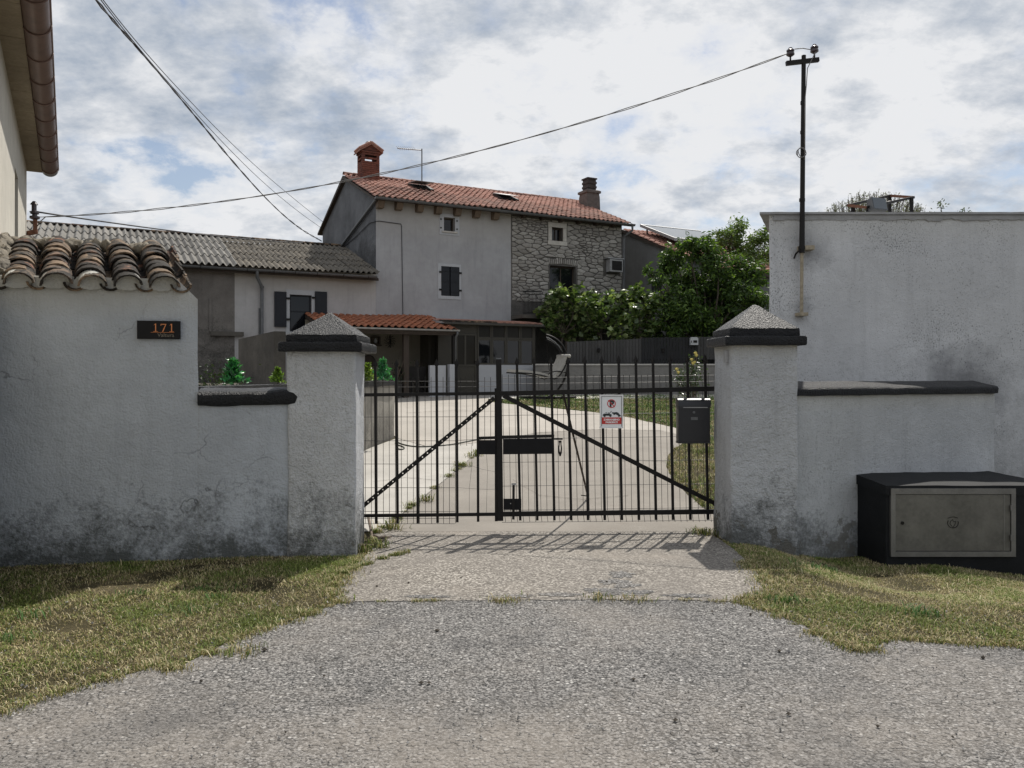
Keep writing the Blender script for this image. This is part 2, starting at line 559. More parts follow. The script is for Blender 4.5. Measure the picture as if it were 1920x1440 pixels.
# glass
m, nt = new_mat('dark_glass')
finish(nt, (0.008, 0.009, 0.011), 0.06, None, 0, 0.45)
M['glass'] = m
m, nt = new_mat('olive_glass')
n = nt.noise(coords(nt, False), .8, 3, .5)
finish(nt, nt.ramp(n, [(.3, (.014, .0125, .009)), (.7, (.024, .021, .016))]), 0.3, None, 0, 0.2)
M['glass_olive'] = m


# tiles
def tile_mat(name, cols, lichen, lich_amt, fine=0.3):
    m, nt = new_mat(name)
    vec = coords(nt)
    oi = nt.n('ShaderNodeObjectInfo')
    base = nt.ramp(oi.outputs['Random'], [(i / (len(cols) - 1), c) for i, c in enumerate(cols)])
    n = nt.noise(vec, 9, 6, .65)
    base = nt.mix(nt.ramp(n, [(.3, fine), (.7, 0.)]), base, tuple(x * .45 for x in cols[0]))
    l = nt.noise(vec, 5.5, 8, .72, .3)
    lo = nt.math('ADD', l, nt.math('MULTIPLY', nt.math('SUBTRACT', oi.outputs['Random'], .5), .18))
    base = nt.mix(nt.ramp(lo, [(.39, 0.), (.50, lich_amt)]), base, lichen)
    l2 = nt.noise(vec, 30, 5, .7)
    base = nt.mix(nt.ramp(l2, [(.6, 0.), (.7, lich_amt * .4)]), base, (.33, .31, .26))
    finish(nt, base, 0.88, nt.bump(nt.noise(vec, 55, 5, .7), .006), spec=.3)
    return m


M['tile_old'] = tile_mat('old_barrel_tile', [(.17, .12, .08), (.25, .175, .115), (.16, .125, .095), (.36, .15, .085), (.24, .18, .125)], (.016, .015, .013), .97)
M['tile_house'] = tile_mat('house_roof_tile', [(.35, .175, .13), (.41, .22, .17), (.31, .15, .115), (.40, .235, .185)], (.12, .08, .065), .5, .25)
M['tile_porch'] = tile_mat('porch_roof_tile', [(.40, .145, .075), (.46, .18, .10), (.35, .125, .07)], (.17, .085, .05), .4, .2)


def joined_tile(name, cols, dark):
    m, nt = new_mat(name)
    vec = coords(nt, False)
    vo = nt.n('ShaderNodeTexVoronoi', {'Vector': vec, 'Scale': 3.2}).outputs['Color']
    sx = nt.n('ShaderNodeSeparateXYZ', {0: vo}).outputs[0]
    base = nt.ramp(sx, [(i / (len(cols) - 1), c) for i, c in enumerate(cols)])
    base = nt.mix(nt.ramp(nt.noise(vec, 7, 7, .7), [(.5, 0.), (.68, .5)]), base, dark)
    finish(nt, base, .88, nt.bump(nt.noise(vec, 50, 4, .7), .006), spec=.3)
    return m


M['tile_house_j'] = joined_tile('house_roof_tile_far', [(.35, .175, .13), (.41, .22, .17), (.31, .15, .115), (.40, .235, .185)], (.12, .08, .065))


def fibre_cement(name, light, dark, lich, amt):
    m, nt = new_mat(name)
    vec = coords(nt, False)
    a = nt.noise(vec, 2.5, 7, .7)
    b = nt.noise(vec, 16, 6, .75)
    c = nt.mix(nt.ramp(a, [(.35, 0.), (.65, 1.)]), dark, light)
    c = nt.mix(nt.ramp(b, [(.45, 0.), (.62, amt)]), c, lich)
    oi = nt.n('ShaderNodeObjectInfo')
    c = nt.mix(1.0, c, nt.ramp(oi.outputs['Random'], [(0., .8), (1., 1.15)]), 'MULTIPLY')
    finish(nt, c, .9, nt.bump(b, .006), spec=.25)
    return m


M['sheet_light'] = fibre_cement('fibre_cement_light', (.25, .24, .222), (.17, .163, .15), (.14, .13, .115), .45)
M['sheet_dark'] = fibre_cement('fibre_cement_dark', (.20, .175, .14), (.12, .11, .095), (.045, .042, .036), .75)


# stone
m, nt = new_mat('rubble_stone')
vec = coords(nt)
oi = nt.n('ShaderNodeObjectInfo')
c = nt.ramp(oi.outputs['Random'], [(0, (.23, .215, .195)), (.35, (.37, .35, .32)), (.7, (.29, .275, .25)), (1, (.44, .42, .385))])
c = nt.mix(nt.ramp(nt.noise(vec, 8, 7, .7), [(.45, 0.), (.7, .55)]), c, (.16, .15, .135))
finish(nt, c, .9, nt.bump(nt.noise(vec, 22, 6, .7), .02), spec=.25)
M['stone'] = m

# brick
m, nt = new_mat('chimney_brick')
vec = coords(nt, False)
c = nt.ramp(nt.n('ShaderNodeSeparateXYZ', {0: nt.n('ShaderNodeTexVoronoi', {'Vector': nt.scale_vec(vec, (4, 4, 14)), 'Scale': 1.0}).outputs['Color']}).outputs[0], [(0, (.16, .06, .042)), (.5, (.22, .08, .055)), (1, (.13, .055, .045))])
c = nt.mix(nt.ramp(nt.noise(vec, 6, 6, .7), [(.45, 0.), (.7, .6)]), c, (.05, .035, .03))
finish(nt, c, .9, nt.bump(nt.noise(vec, 40, 4, .7), .008), spec=.25)
M['brick'] = m


# foliage and grass: colour per leaf comes from the mesh attribute "Col"
def leaf_mat(name, rough=0.45, trans=0.35, spec=0.4):
    m, nt = new_mat(name)
    a = nt.n('ShaderNodeVertexColor', layer_name='Col').outputs['Color']
    b = nt.n('ShaderNodeBsdfPrincipled', {'Base Color': a, 'Roughness': rough, 'Specular IOR Level': spec})
    t = nt.n('ShaderNodeBsdfTranslucent', {'Color': nt.mix(1.0, a, (1.15, 1.25, .55), 'MULTIPLY')})
    mx = nt.n('ShaderNodeMixShader', {0: trans, 1: b.outputs[0], 2: t.outputs[0]})
    nt.n('ShaderNodeOutputMaterial', {'Surface': mx.outputs[0]})
    return m


M['leaf'] = leaf_mat('leaf')
M['leaf_gloss'] = leaf_mat('leaf_glossy', 0.3, 0.3, 0.6)
M['grass'] = leaf_mat('grass_blade', 0.7, 0.12, 0.15)


# ground
def ground_mats():
    # road: coarse worn asphalt with pale aggregate
    m, nt = new_mat('asphalt')
    vec = coords(nt, False)
    big = nt.noise(vec, 0.55, 6, .6)
    vo = nt.n('ShaderNodeTexVoronoi', {'Vector': vec, 'Scale': 42.0, 'Randomness': 1.0})
    vs = nt.n('ShaderNodeTexVoronoi', {'Vector': vec, 'Scale': 105.0, 'Randomness': 1.0})
    r1 = nt.n('ShaderNodeSeparateXYZ', {0: vo.outputs['Color']}).outputs[0]
    r2 = nt.n('ShaderNodeSeparateXYZ', {0: vs.outputs['Color']}).outputs[0]
    stone = nt.ramp(r1, [(.0, (.075, .073, .071)), (.4, (.20, .195, .188)), (.75, (.32, .31, .30)), (1., (.56, .545, .52))])
    small = nt.ramp(r2, [(.0, (.03, .029, .028)), (.5, (.155, .15, .145)), (1., (.38, .365, .35))])
    edge = nt.ramp(vo.outputs['Distance'], [(.30, 1.), (.62, 0.)])
    sel = nt.math('MULTIPLY', edge, nt.ramp(nt.n('ShaderNodeSeparateXYZ', {0: vo.outputs['Color']}).outputs[1], [(.40, 0.), (.55, 1.)]))
    c = nt.mix(sel, small, stone)
    # dusty wheel tracks along the road, and patches of beige fines
    sy = nt.n('ShaderNodeSeparateXYZ', {0: vec}).outputs[1]
    track = nt.n('ShaderNodeMapRange', {0: nt.math('ADD', sy, nt.math('MULTIPLY', nt.math('SUBTRACT', big, .5), 1.6)), 1: 4.15, 2: 3.45, 3: 0.0, 4: .30}).outputs[0]
    dn = nt.math('ADD', nt.math('ADD', nt.math('MULTIPLY', big, .8), nt.math('MULTIPLY', nt.noise(vec, 9, 5, .7), .2)), nt.math('MULTIPLY', track, .42))
    dust = nt.ramp(dn, [(.47, 0.), (.66, .62)])
    c = nt.mix(dust, c, (.235, .21, .183))
    dark = nt.ramp(nt.noise(vec, 1.0, 5, .6), [(.52, 0.), (.68, .5)])
    c = nt.mix(dark, c, tuple((.075, .075, .077)))
    # finer, dustier surface towards the wheel track nearest the camera
    h = nt.math('ADD', nt.math('MULTIPLY', sel, .7), nt.math('MULTIPLY', nt.noise(vec, 120, 3, .7), .6))
    finish(nt, c, .85, nt.bump(h, nt.math('SUBTRACT', .020, nt.math('MULTIPLY', dust, .013))), spec=.3)
    M['road'] = m

    m, nt = new_mat('apron_concrete')
    vec = coords(nt, False)
    big = nt.noise(vec, 1.1, 6, .6)
    fine = nt.n('ShaderNodeTexVoronoi', {'Vector': vec, 'Scale': 75.0}).outputs['Color']
    fr = nt.n('ShaderNodeSeparateXYZ', {0: fine}).outputs[0]
    c = nt.ramp(fr, [(0, (.085, .076, .066)), (.55, (.20, .182, .16)), (1, (.46, .43, .385))])
    c = nt.mix(nt.ramp(big, [(.35, .55), (.65, 0.)]), c, (.17, .155, .14))
    stain = nt.ramp(nt.noise(vec, .8, 5, .6), [(.55, 0.), (.7, .4)])
    c = nt.mix(stain, c, (.30, .265, .225))
    finish(nt, c, .9, nt.bump(nt.math('ADD', nt.math('MULTIPLY', fr, .35), nt.noise(vec, 60, 4, .7)), .006), spec=.25)
    M['apron'] = m

    def conc(name, base, bs, bd, stain, stripes=0.0):
        m, nt = new_mat(name)
        vec = coords(nt, False)
        big = nt.noise(vec, .9, 7, .65)
        c = nt.mix(nt.ramp(big, [(.35, 0.), (.66, 1.)]), tuple(x * .8 for x in base), base)
        c = nt.mix(nt.ramp(nt.noise(vec, 14, 6, .75), [(.55, 0.), (.70, .6)]), c, stain)
        c = nt.mix(nt.ramp(nt.noise(vec, 2.3, 7, .7), [(.56, 0.), (.72, .55)]), c, stain)
        h = nt.noise(vec, bs, 4, .7)
        if stripes:
            wv = nt.n('ShaderNodeTexWave', {'Vector': nt.scale_vec(vec, (.05, 1, 0)), 'Scale': 1.6, 'Distortion': 2.2, 'Detail': 3.0, 'Detail Scale': 2.0}, wave_type='BANDS', bands_direction='Y').outputs['Fac']
            c = nt.mix(nt.ramp(wv, [(.0, stripes), (.25, 0.)]), c, stain)
        finish(nt, c, .88, nt.bump(h, bd), spec=.3)
        return m
    M['slab_pale'] = conc('pale_concrete', (.43, .41, .375), 45, .003, (.26, .24, .21))
    M['slab_aggregate'] = conc('aggregate_concrete', (.265, .242, .213), 90, .006, (.20, .175, .15))
    M['slab_far'] = conc('striped_concrete', (.40, .37, .33), 50, .004, (.30, .27, .235), .45)
    M['kerb_pale'] = conc('pale_strip', (.52, .50, .47), 45, .003, (.3, .28, .25))

    m, nt = new_mat('verge_soil')
    vec = coords(nt, False)
    a = nt.noise(vec, 1.4, 7, .65)
    b = nt.noise(vec, 40, 5, .75)
    c = nt.ramp(a, [(.3, (.035, .031, .015)), (.5, (.07, .06, .03)), (.7, (.18, .148, .09))])
    c = nt.mix(nt.ramp(b, [(.4, .7), (.6, 0.)]), c, (.04, .036, .018))
    finish(nt, c, .95, nt.bump(nt.noise(vec, 60, 5, .75), .02), spec=.15)
    M['verge'] = m


ground_mats()

# ================================================================== GROUND
def lin(a, b, n):
    return [a + (b - a) * i / n for i in range(n)]


def terrain():
    xs = [-500, -150, -60, -25, -14] + lin(-10, 10, 80) + [10, 14, 25, 60, 150, 500]
    ys = [-400, -120, -40, -15, -6, 0] + lin(2, 26, 120) + [26, 30, 40, 60, 120, 300, 800]
    mb = MB()
    nx = len(xs)
    for y in ys:
        for x in xs:
            mb.v.append((x, y, zg(x, y) - 0.004))
    for j in range(len(ys) - 1):
        for i in range(nx - 1):
            mb.f.append((j * nx + i, j * nx + i + 1, (j + 1) * nx + i + 1, (j + 1) * nx + i))
    return obj('ground', mb, M['verge'], smooth=True, kind='structure')


terrain()


def rough_line(pts, step=0.12, amp=0.03, seed=0.0):
    """polyline of 2-D points made uneven"""
    out = []
    for a, b in zip(pts, pts[1:]):
        a, b = Vector(a), Vector(b)
        n = max(1, int((b - a).length / step))
        for k in range(n):
            p = a.lerp(b, k / n)
            q = Vector((p.x * 3.0 + seed, p.y * 3.0, seed))
            d = mnoise.noise_vector(q) * amp + mnoise.noise_vector(q * 3.3) * amp * .6
            out.append(Vector((p.x + d.x, p.y + d.y)))
    out.append(Vector(pts[-1]))
    return out


def sheet(name, poly, mat, lift, kind='structure', parent=None, step=0.4):
    """flat sheet on the ground, cut so that it follows the ground's fall"""
    bm = bmesh.new()
    cv, _, cf, _, _, _ = delaunay_2d_cdt([Vector((p[0], p[1])) for p in poly], [], [list(range(len(poly)))], 1, 1e-5)
    vs = [bm.verts.new((p[0], p[1], 0)) for p in cv]
    for f in cf:
        bm.faces.new([vs[i] for i in f])
    y0 = min(p[1] for p in poly)
    y1 = max(p[1] for p in poly)
    y = math.ceil(y0 / step) * step
    while y < y1:
        bmesh.ops.bisect_plane(bm, geom=bm.verts[:] + bm.edges[:] + bm.faces[:], plane_co=(0, y, 0), plane_no=(0, 1, 0))
        y += step
    for v in bm.verts:
        v.co.z = zg(v.co.x, v.co.y) + lift
    bmesh.ops.recalc_face_normals(bm, faces=bm.faces[:])
    if bm.faces and sum(f.normal.z for f in bm.faces) < 0:
        bmesh.ops.reverse_faces(bm, faces=bm.faces[:])
    me = bpy.data.meshes.new(name)
    bm.to_mesh(me)
    bm.free()
    return obj(name, me, mat, parent, kind=kind)


def g2(px, py):
    p = G(px, py)
    return (p.x, p.y)


# road edge, left to right, read off the picture and continued beyond it
EDGE_L = [(-9.0, 1.9), (-4.6, 3.05), g2(-40, 1350), g2(0, 1335), g2(90, 1305), g2(180, 1280), g2(290, 1248), g2(330, 1258), g2(395, 1225), g2(450, 1195), g2(540, 1168), g2(600, 1143), g2(640, 1130)]
EDGE_M = [g2(640, 1130), g2(800, 1127), g2(960, 1125), g2(1150, 1125), g2(1300, 1126), g2(1385, 1130)]
EDGE_R = [g2(1385, 1130), g2(1450, 1148), g2(1500, 1175), g2(1560, 1200), g2(1600, 1216), g2(1625, 1222), g2(1660, 1198), g2(1720, 1200), g2(1800, 1208), g2(1920, 1213), (4.6, 4.62), (12, 4.5)]
el = rough_line(EDGE_L, .1, .05, 1.0)
em = rough_line(EDGE_M, .06, .05, 2.0)
er = rough_line(EDGE_R, .1, .06, 3.0)
road_edge = el[:-1] + em[:-1] + er
sheet('road', [(-9, -14), (12, -14)] + [tuple(p) for p in er[::-1]] + [(p.x, p.y + .12) for p in em[::-1][1:-1]] + [tuple(p) for p in el[::-1]], M['road'], 0.0)

# concrete apron in front of the gate
AP_L = [g2(640, 1130), g2(622, 1112), g2(640, 1090), g2(668, 1062), g2(690, 1035), g2(700, 1012), (-1.45, 8.35)]
AP_R = [(2.22, 8.45), g2(1342, 1005), g2(1372, 1030), g2(1400, 1052), g2(1400, 1062), g2(1432, 1085), g2(1450, 1105), g2(1425, 1118), g2(1385, 1130)]
apl = rough_line(AP_L, .05, .05, 4.0)
apr = rough_line(AP_R, .05, .035, 5.0)
sheet('apron', apl + apr[:-1] + em[::-1][:-1], M['apron'], 0.004)

# worn patch and cracks in the apron
def patch(px, py, rx, ry, seed):
    c = G(px, py)
    rr = random.Random(seed)
    pts = []
    for k in range(26):
        an = k / 26 * 2 * math.pi
        q = .55 + .75 * rr.random()
        pts.append((c.x + math.cos(an) * rx * q, c.y + math.sin(an) * ry * q))
    sheet('asphalt_patch', pts, M['road'], 0.0065 + seed * .0001)


for i_, (px_, py_, rx_, ry_) in enumerate([(1165, 1078, .10, .10), (1148, 1092, .12, .08), (1175, 1098, .09, .10), (1120, 1108, .10, .07), (1158, 1112, .16, .09), (1200, 1112, .10, .06), (1050, 1116, .16, .05), (960, 1119, .2, .05), (800, 1120, .2, .04), (1290, 1118, .2, .05)]):
    patch(px_, py_, rx_, ry_, i_)


def crack(pts, wd, seed):
    line = rough_line([g2(*p) for p in pts], .03, .018, seed)
    n = len(line) - 1
    up, dn = [], []
    for i, p in enumerate(line):
        k = wd * (.35 + .65 * abs(math.sin(i * .7 + seed))) * (1 if 0 < i < n else .2)
        up.append((p.x, p.y + k / 2))
        dn.append((p.x, p.y - k / 2))
    sheet('crack', up + dn[::-1], M['soil'], 0.0135)


crack([(652, 1085), (690, 1068), (735, 1052), (770, 1038), (800, 1030)], .016, 1.0)
crack([(640, 1105), (665, 1092), (700, 1090), (722, 1072), (760, 1060)], .010, 2.0)
crack([(1195, 1100), (1180, 1075), (1150, 1065), (1130, 1050)], .009, 3.0)

JOINT = [(-1.42, 8.36), g2(700, 1003), g2(770, 952), g2(835, 900), g2(885, 858), g2(925, 828)]
FARJ = [g2(742, 822), g2(800, 838), g2(850, 836), g2(925, 828)]
FARJ2 = [g2(925, 828), g2(1010, 812), g2(1110, 806), g2(1240, 808), g2(1300, 822)]
RW = g2(683, 845)
jl = rough_line(JOINT, .15, .03, 6.0)
fj = rough_line(FARJ, .2, .05, 7.0)
fj2 = rough_line(FARJ2, .2, .04, 8.0)
YB = 26.0
sheet('yard_slab_left', jl[:-1] + fj[::-1] + [RW, (-2.75, 11.0), (-2.9, 9.5), (-2.6, 8.36)], M['slab_pale'], 0.010)
mid_r = rough_line([(2.30, 8.4), g2(1330, 960), g2(1290, 930), g2(1262, 900), g2(1248, 870), g2(1258, 845), g2(1300, 822)], .15, .05, 9.0)
sheet('yard_slab_middle', jl[::-1] + mid_r[:-1] + fj2[::-1][:-1], M['slab_aggregate'], 0.006)
lawn_edge = [g2(1337, 840), g2(1265, 802), g2(1169, 781), g2(1123, 774), g2(1060, 768), g2(1000, 762), g2(945, 757), g2(915, 753)]
le = rough_line(lawn_edge, .25, .05, 10.0)
sheet('yard_path', fj[:-1] + fj2 + le + [g2(915, 748), (2.6, 25.7), (1.0, YB + .5), (-3.0, YB - .6), (-6.5, 23.0), (-3.6, 19.0), (-2.9, 17.5)], M['slab_far'], 0.006, step=.5)
sheet('garden_strip', [g2(915, 748), g2(945, 749.5), g2(1122, 747.5), g2(1340, 747), (9.5, 25.3), (9.5, 26.0), (.8, 26.0), (-.6, 25.6)], M['kerb_pale'], 0.012)


# joints and cracks in the yard
for k_, (pp_, w_) in enumerate([([(700, 1003), (770, 952), (835, 900), (885, 858), (925, 828)], .03), ([(742, 822), (800, 838), (850, 836), (925, 828)], .035), ([(925, 828), (1010, 812), (1110, 806), (1240, 808), (1300, 822)], .03), ([(1060, 868), (1160, 862), (1270, 868)], .02), ([(760, 775), (840, 771), (930, 772)], .03), ([(700, 905), (760, 897), (820, 902)], .012), ([(960, 900), (1010, 930), (1090, 938), (1180, 930)], .012)]):
    crack(pp_, w_, 20.0 + k_)


# ------------------------------------------------------------------ grass
def poly_mask(x, y, poly):
    inside = np.zeros(len(x), bool)
    n = len(poly)
    for i in range(n):
        x1, y1 = poly[i][0], poly[i][1]
        x2, y2 = poly[(i + 1) % n][0], poly[(i + 1) % n][1]
        c = ((y1 > y) != (y2 > y)) & (x < (x2 - x1) * (y - y1) / ((y2 - y1) + 1e-12) + x1)
        inside ^= c
    return inside


def mesh_cols(name, verts, faces, cols, per):
    """mesh from numpy arrays; cols is one colour per blade or leaf of `per` vertices"""
    me = bpy.data.meshes.new(name)
    nv, nf = len(verts), len(faces)
    k = faces.shape[1]
    me.vertices.add(nv)
    me.vertices.foreach_set('co', verts.astype(np.float32).ravel())
    me.loops.add(nf * k)
    me.loops.foreach_set('vertex_index', faces.astype(np.int32).ravel())
    me.polygons.add(nf)
    me.polygons.foreach_set('loop_start', np.arange(0, nf * k, k, dtype=np.int32))
    me.update(calc_edges=True)
    at = me.color_attributes.new('Col', 'FLOAT_COLOR', 'POINT')
    c4 = np.ones((nv, 4), np.float32)
    c4[:, :3] = np.repeat(cols, per, axis=0)
    at.data.foreach_set('color', c4.ravel())
    me.validate()
    return me


def vnoise(x, y, f, s=0.0):
    return np.array([mnoise.noise(Vector((a * f + s, b * f, s))) for a, b in zip(x, y)])


def blades(name, poly, n, hmin, hmax, width, dry, greens, straws, mat, kind='stuff', dens=None):
    x0, x1 = min(p[0] for p in poly), max(p[0] for p in poly)
    y0, y1 = min(p[1] for p in poly), max(p[1] for p in poly)
    area = 0.5 * abs(sum(poly[i][0] * poly[(i + 1) % len(poly)][1] - poly[(i + 1) % len(poly)][0] * poly[i][1] for i in range(len(poly))))
    m = int(n * (x1 - x0) * (y1 - y0) / max(area, .01))
    x = rng.uniform(x0, x1, m)
    y = rng.uniform(y0, y1, m)
    ok = poly_mask(x, y, poly)
    x, y = x[ok], y[ok]
    pn = vnoise(x, y, 1.6, 3.0) + .5 * vnoise(x, y, 5.5, 8.0)
    if dens is not None:
        ok = rng.uniform(0, 1, len(x)) < dens(x, y, pn)
        x, y, pn = x[ok], y[ok], pn[ok]
    n = len(x)
    z = np.array([zg(a, b) for a, b in zip(x, y)]) - 0.006
    h = rng.uniform(hmin, hmax, n) * (1 + .5 * np.clip(pn, -.6, .8))
    az = rng.uniform(0, 2 * np.pi, n)
    lean = rng.uniform(.25, 1.5, n)
    wd = width * rng.uniform(.6, 1.3, n)
    dx, dy = np.cos(az), np.sin(az)
    sx, sy = -dy, dx
    base = np.stack([x, y, z], 1)
    side = np.stack([sx * wd / 2, sy * wd / 2, 0 * wd], 1)
    midp = base + np.stack([dx * h * lean * .35, dy * h * lean * .35, h * .62], 1)
    tip = base + np.stack([dx * h * lean, dy * h * lean, h * (1.05 - .33 * np.minimum(lean, 1.4))], 1)
    v = np.stack([base - side, base + side, midp + side * .8, midp - side * .8, tip + side * .15, tip - side * .15], 1).reshape(-1, 3)
    b = np.arange(n) * 6
    f = np.concatenate([np.stack([b, b + 1, b + 2, b + 3], 1), np.stack([b + 3, b + 2, b + 4, b + 5], 1)])
    isdry = rng.uniform(0, 1, n) < np.clip(dry - .95 * pn, .04, .96)
    g = np.array(greens)[rng.integers(0, len(greens), n)]
    s = np.array(straws)[rng.integers(0, len(straws), n)]
    c = np.where(isdry[:, None], s, g) * rng.uniform(.8, 1.45, n)[:, None] * (1 + .25 * np.clip(vnoise(x, y, .9, 21.0), -1, 1))[:, None]
    me = mesh_cols(name, v, f, c, 6)
    return obj(name, me, mat, kind=kind)


GREENS = [(.12, .16, .04), (.15, .19, .05), (.095, .13, .04), (.18, .20, .065)]
STRAWS = [(.36, .30, .17), (.47, .41, .26), (.27, .215, .12), (.33, .285, .16)]


def jit(line, d):
    return [(p[0], p[1] + d) for p in line]


wall_foot = [(-1.95, 7.2), (-2.6, 7.08), (-4.2, 6.7), (-5.2, 6.5)]
bareL = lambda x, y, pn: np.clip(1.0 + 1.5 * pn, .12, 1) * np.clip((7.3 - y) * 3, .3, 1)
vergeL = [tuple(p) for p in el] + [tuple(p) for p in apl[:-2]] + [(-1.42, 7.45)] + wall_foot + [(-9, 6.0)]
keepL = [p for p in vergeL if p[0] > -5.6]
blades('grass', keepL, 130000, .008, .030, .0042, .52, GREENS, STRAWS, M['grass'], dens=bareL)
vergeR = [tuple(p) for p in er] + [(12, 8.7), (5.4, 8.6), (2.9, 7.95), (2.2, 7.85)] + [tuple(p) for p in apr[4:]]
vergeR = [(min(p[0], 5.6), p[1]) for p in vergeR]
blades('grass', vergeR, 130000, .008, .030, .0042, .62, GREENS, STRAWS, M['grass'], dens=lambda x, y, pn: np.clip(1.0 + 1.5 * pn, .12, 1))
# dry cut stalks lying about
blades('straw', keepL, 350, .03, .06, .004, 1.5, STRAWS, [(.55, .48, .30), (.62, .56, .38)], M['grass'])
blades('straw', vergeR, 350, .03, .06, .004, 1.5, STRAWS, [(.55, .48, .30), (.62, .56, .38)], M['grass'])
lawn = [tuple(p) for p in le] + [(1.0, 25.2), (9.6, 25.2), (9.6, 16.5), (4.2, 14.0)]
blades('lawn', lawn, 42000, .03, .07, .016, .22, [(.085, .14, .035), (.11, .165, .045), (.075, .12, .03)], STRAWS, M['grass'])
patch = [tuple(p) for p in mid_r] + [(4.2, 14.0), (3.9, 10.0), (2.6, 8.9)]
blades('grass', patch, 9000, .03, .09, .009, .50, GREENS, STRAWS, M['grass'], dens=lambda x, y, pn: np.clip(.7 + .8 * pn, .1, 1))


def tufts(name, spots, r, n, h, cols):
    x = np.concatenate([s[0] + rng.normal(0, r * s[2], n) for s in spots])
    y = np.concatenate([s[1] + rng.normal(0, r * s[2] * .6, n) for s in spots])
    hh = np.concatenate([np.full(n, h * s[2]) for s in spots]) * rng.uniform(.4, 1.2, len(x))
    m = len(x)
    z = np.array([zg(a, b) for a, b in zip(x, y)])
    az = rng.uniform(0, 2 * np.pi, m)
    ln = rng.uniform(.2, 1.2, m)
    d = np.stack([np.cos(az), np.sin(az), 0 * az], 1)
    s = np.stack([-d[:, 1], d[:, 0], 0 * az], 1) * (hh * .035 + .0012)[:, None]
    b0 = np.stack([x, y, z], 1)
    md = b0 + d * (hh * ln * .4)[:, None] + np.stack([0 * hh, 0 * hh, hh * .65], 1)
    tp = b0 + d * (hh * ln)[:, None] + np.stack([0 * hh, 0 * hh, hh * .8], 1)
    v = np.stack([b0 - s, b0 + s, md + s, md - s, tp + s * .1, tp - s * .1], 1).reshape(-1, 3)
    b = np.arange(m) * 6
    f = np.concatenate([np.stack([b, b + 1, b + 2, b + 3], 1), np.stack([b + 3, b + 2, b + 4, b + 5], 1)])
    c = np.array(cols)[rng.integers(0, len(cols), m)] * rng.uniform(.7, 1.3, m)[:, None]
    return obj(name, mesh_cols(name, v, f, c, 6), M['grass'], kind='stuff')


def along(pts, n, s0, s1):
    out = []
    pts = [Vector(p) for p in pts]
    for _ in range(n):
        i = random.randrange(len(pts) - 1)
        p = pts[i].lerp(pts[i + 1], random.random())
        out.append((p.x, p.y, random.uniform(s0, s1)))
    return out


weed_spots = along([g2(700, 1003), g2(770, 952), g2(835, 900), g2(885, 858), g2(925, 828)], 26, .35, 1.0)
weed_spots += [(*g2(737, 993), 1.8), (*g2(800, 940), 1.3), (*g2(868, 875), 1.3), (*g2(890, 856), 1.4)]
weed_spots += along([g2(640, 1080), g2(680, 1062), g2(720, 1048), g2(790, 1030)], 16, .3, .7)
weed_spots += [(*g2(700, 1022), 1.3), (*g2(675, 1035), 1.2), (*g2(712, 1028), 1.0), (*g2(1310, 1000), 1.0), (*g2(1330, 1004), 1.2)]
tufts('weeds', weed_spots, .05, 70, .075, GREENS + STRAWS[:2])
edge_spots = along(EDGE_M, 9, .3, .6) + along(AP_L[:-1], 34, .4, 1.1) + along(AP_R[3:], 40, .4, 1.1) + [(*g2(1122, 1124), 1.3), (*g2(1190, 1127), 1.2), (*g2(960, 1128), 1.2), (*g2(935, 1128), 1.0), (*g2(435, 1228), 1.3), (*g2(450, 1222), 1.1)]
edge_spots += along(EDGE_L[2:], 60, .3, 1.0) + along(EDGE_R[:-2], 60, .3, 1.0)
tufts('weeds', edge_spots, .06, 60, .042, GREENS + STRAWS * 2)
# broader-leaved weeds in the verges
leafy = [(*g2(390, 1110), 1.2), (*g2(355, 1148), 1.2), (*g2(400, 1122), .9), (*g2(255, 1115), 1.), (*g2(50, 1160), 1.3), (*g2(20, 1200), 1.1), (*g2(1720, 1150), 1.4), (*g2(1745, 1158), 1.1), (*g2(1480, 1128), 1.2), (*g2(1520, 1065), 1.3), (*g2(1560, 1072), 1.0), (*g2(1455, 1128), 1.)]
tufts('weeds', leafy, .06, 40, .05, [(.06, .12, .035), (.08, .15, .045)])


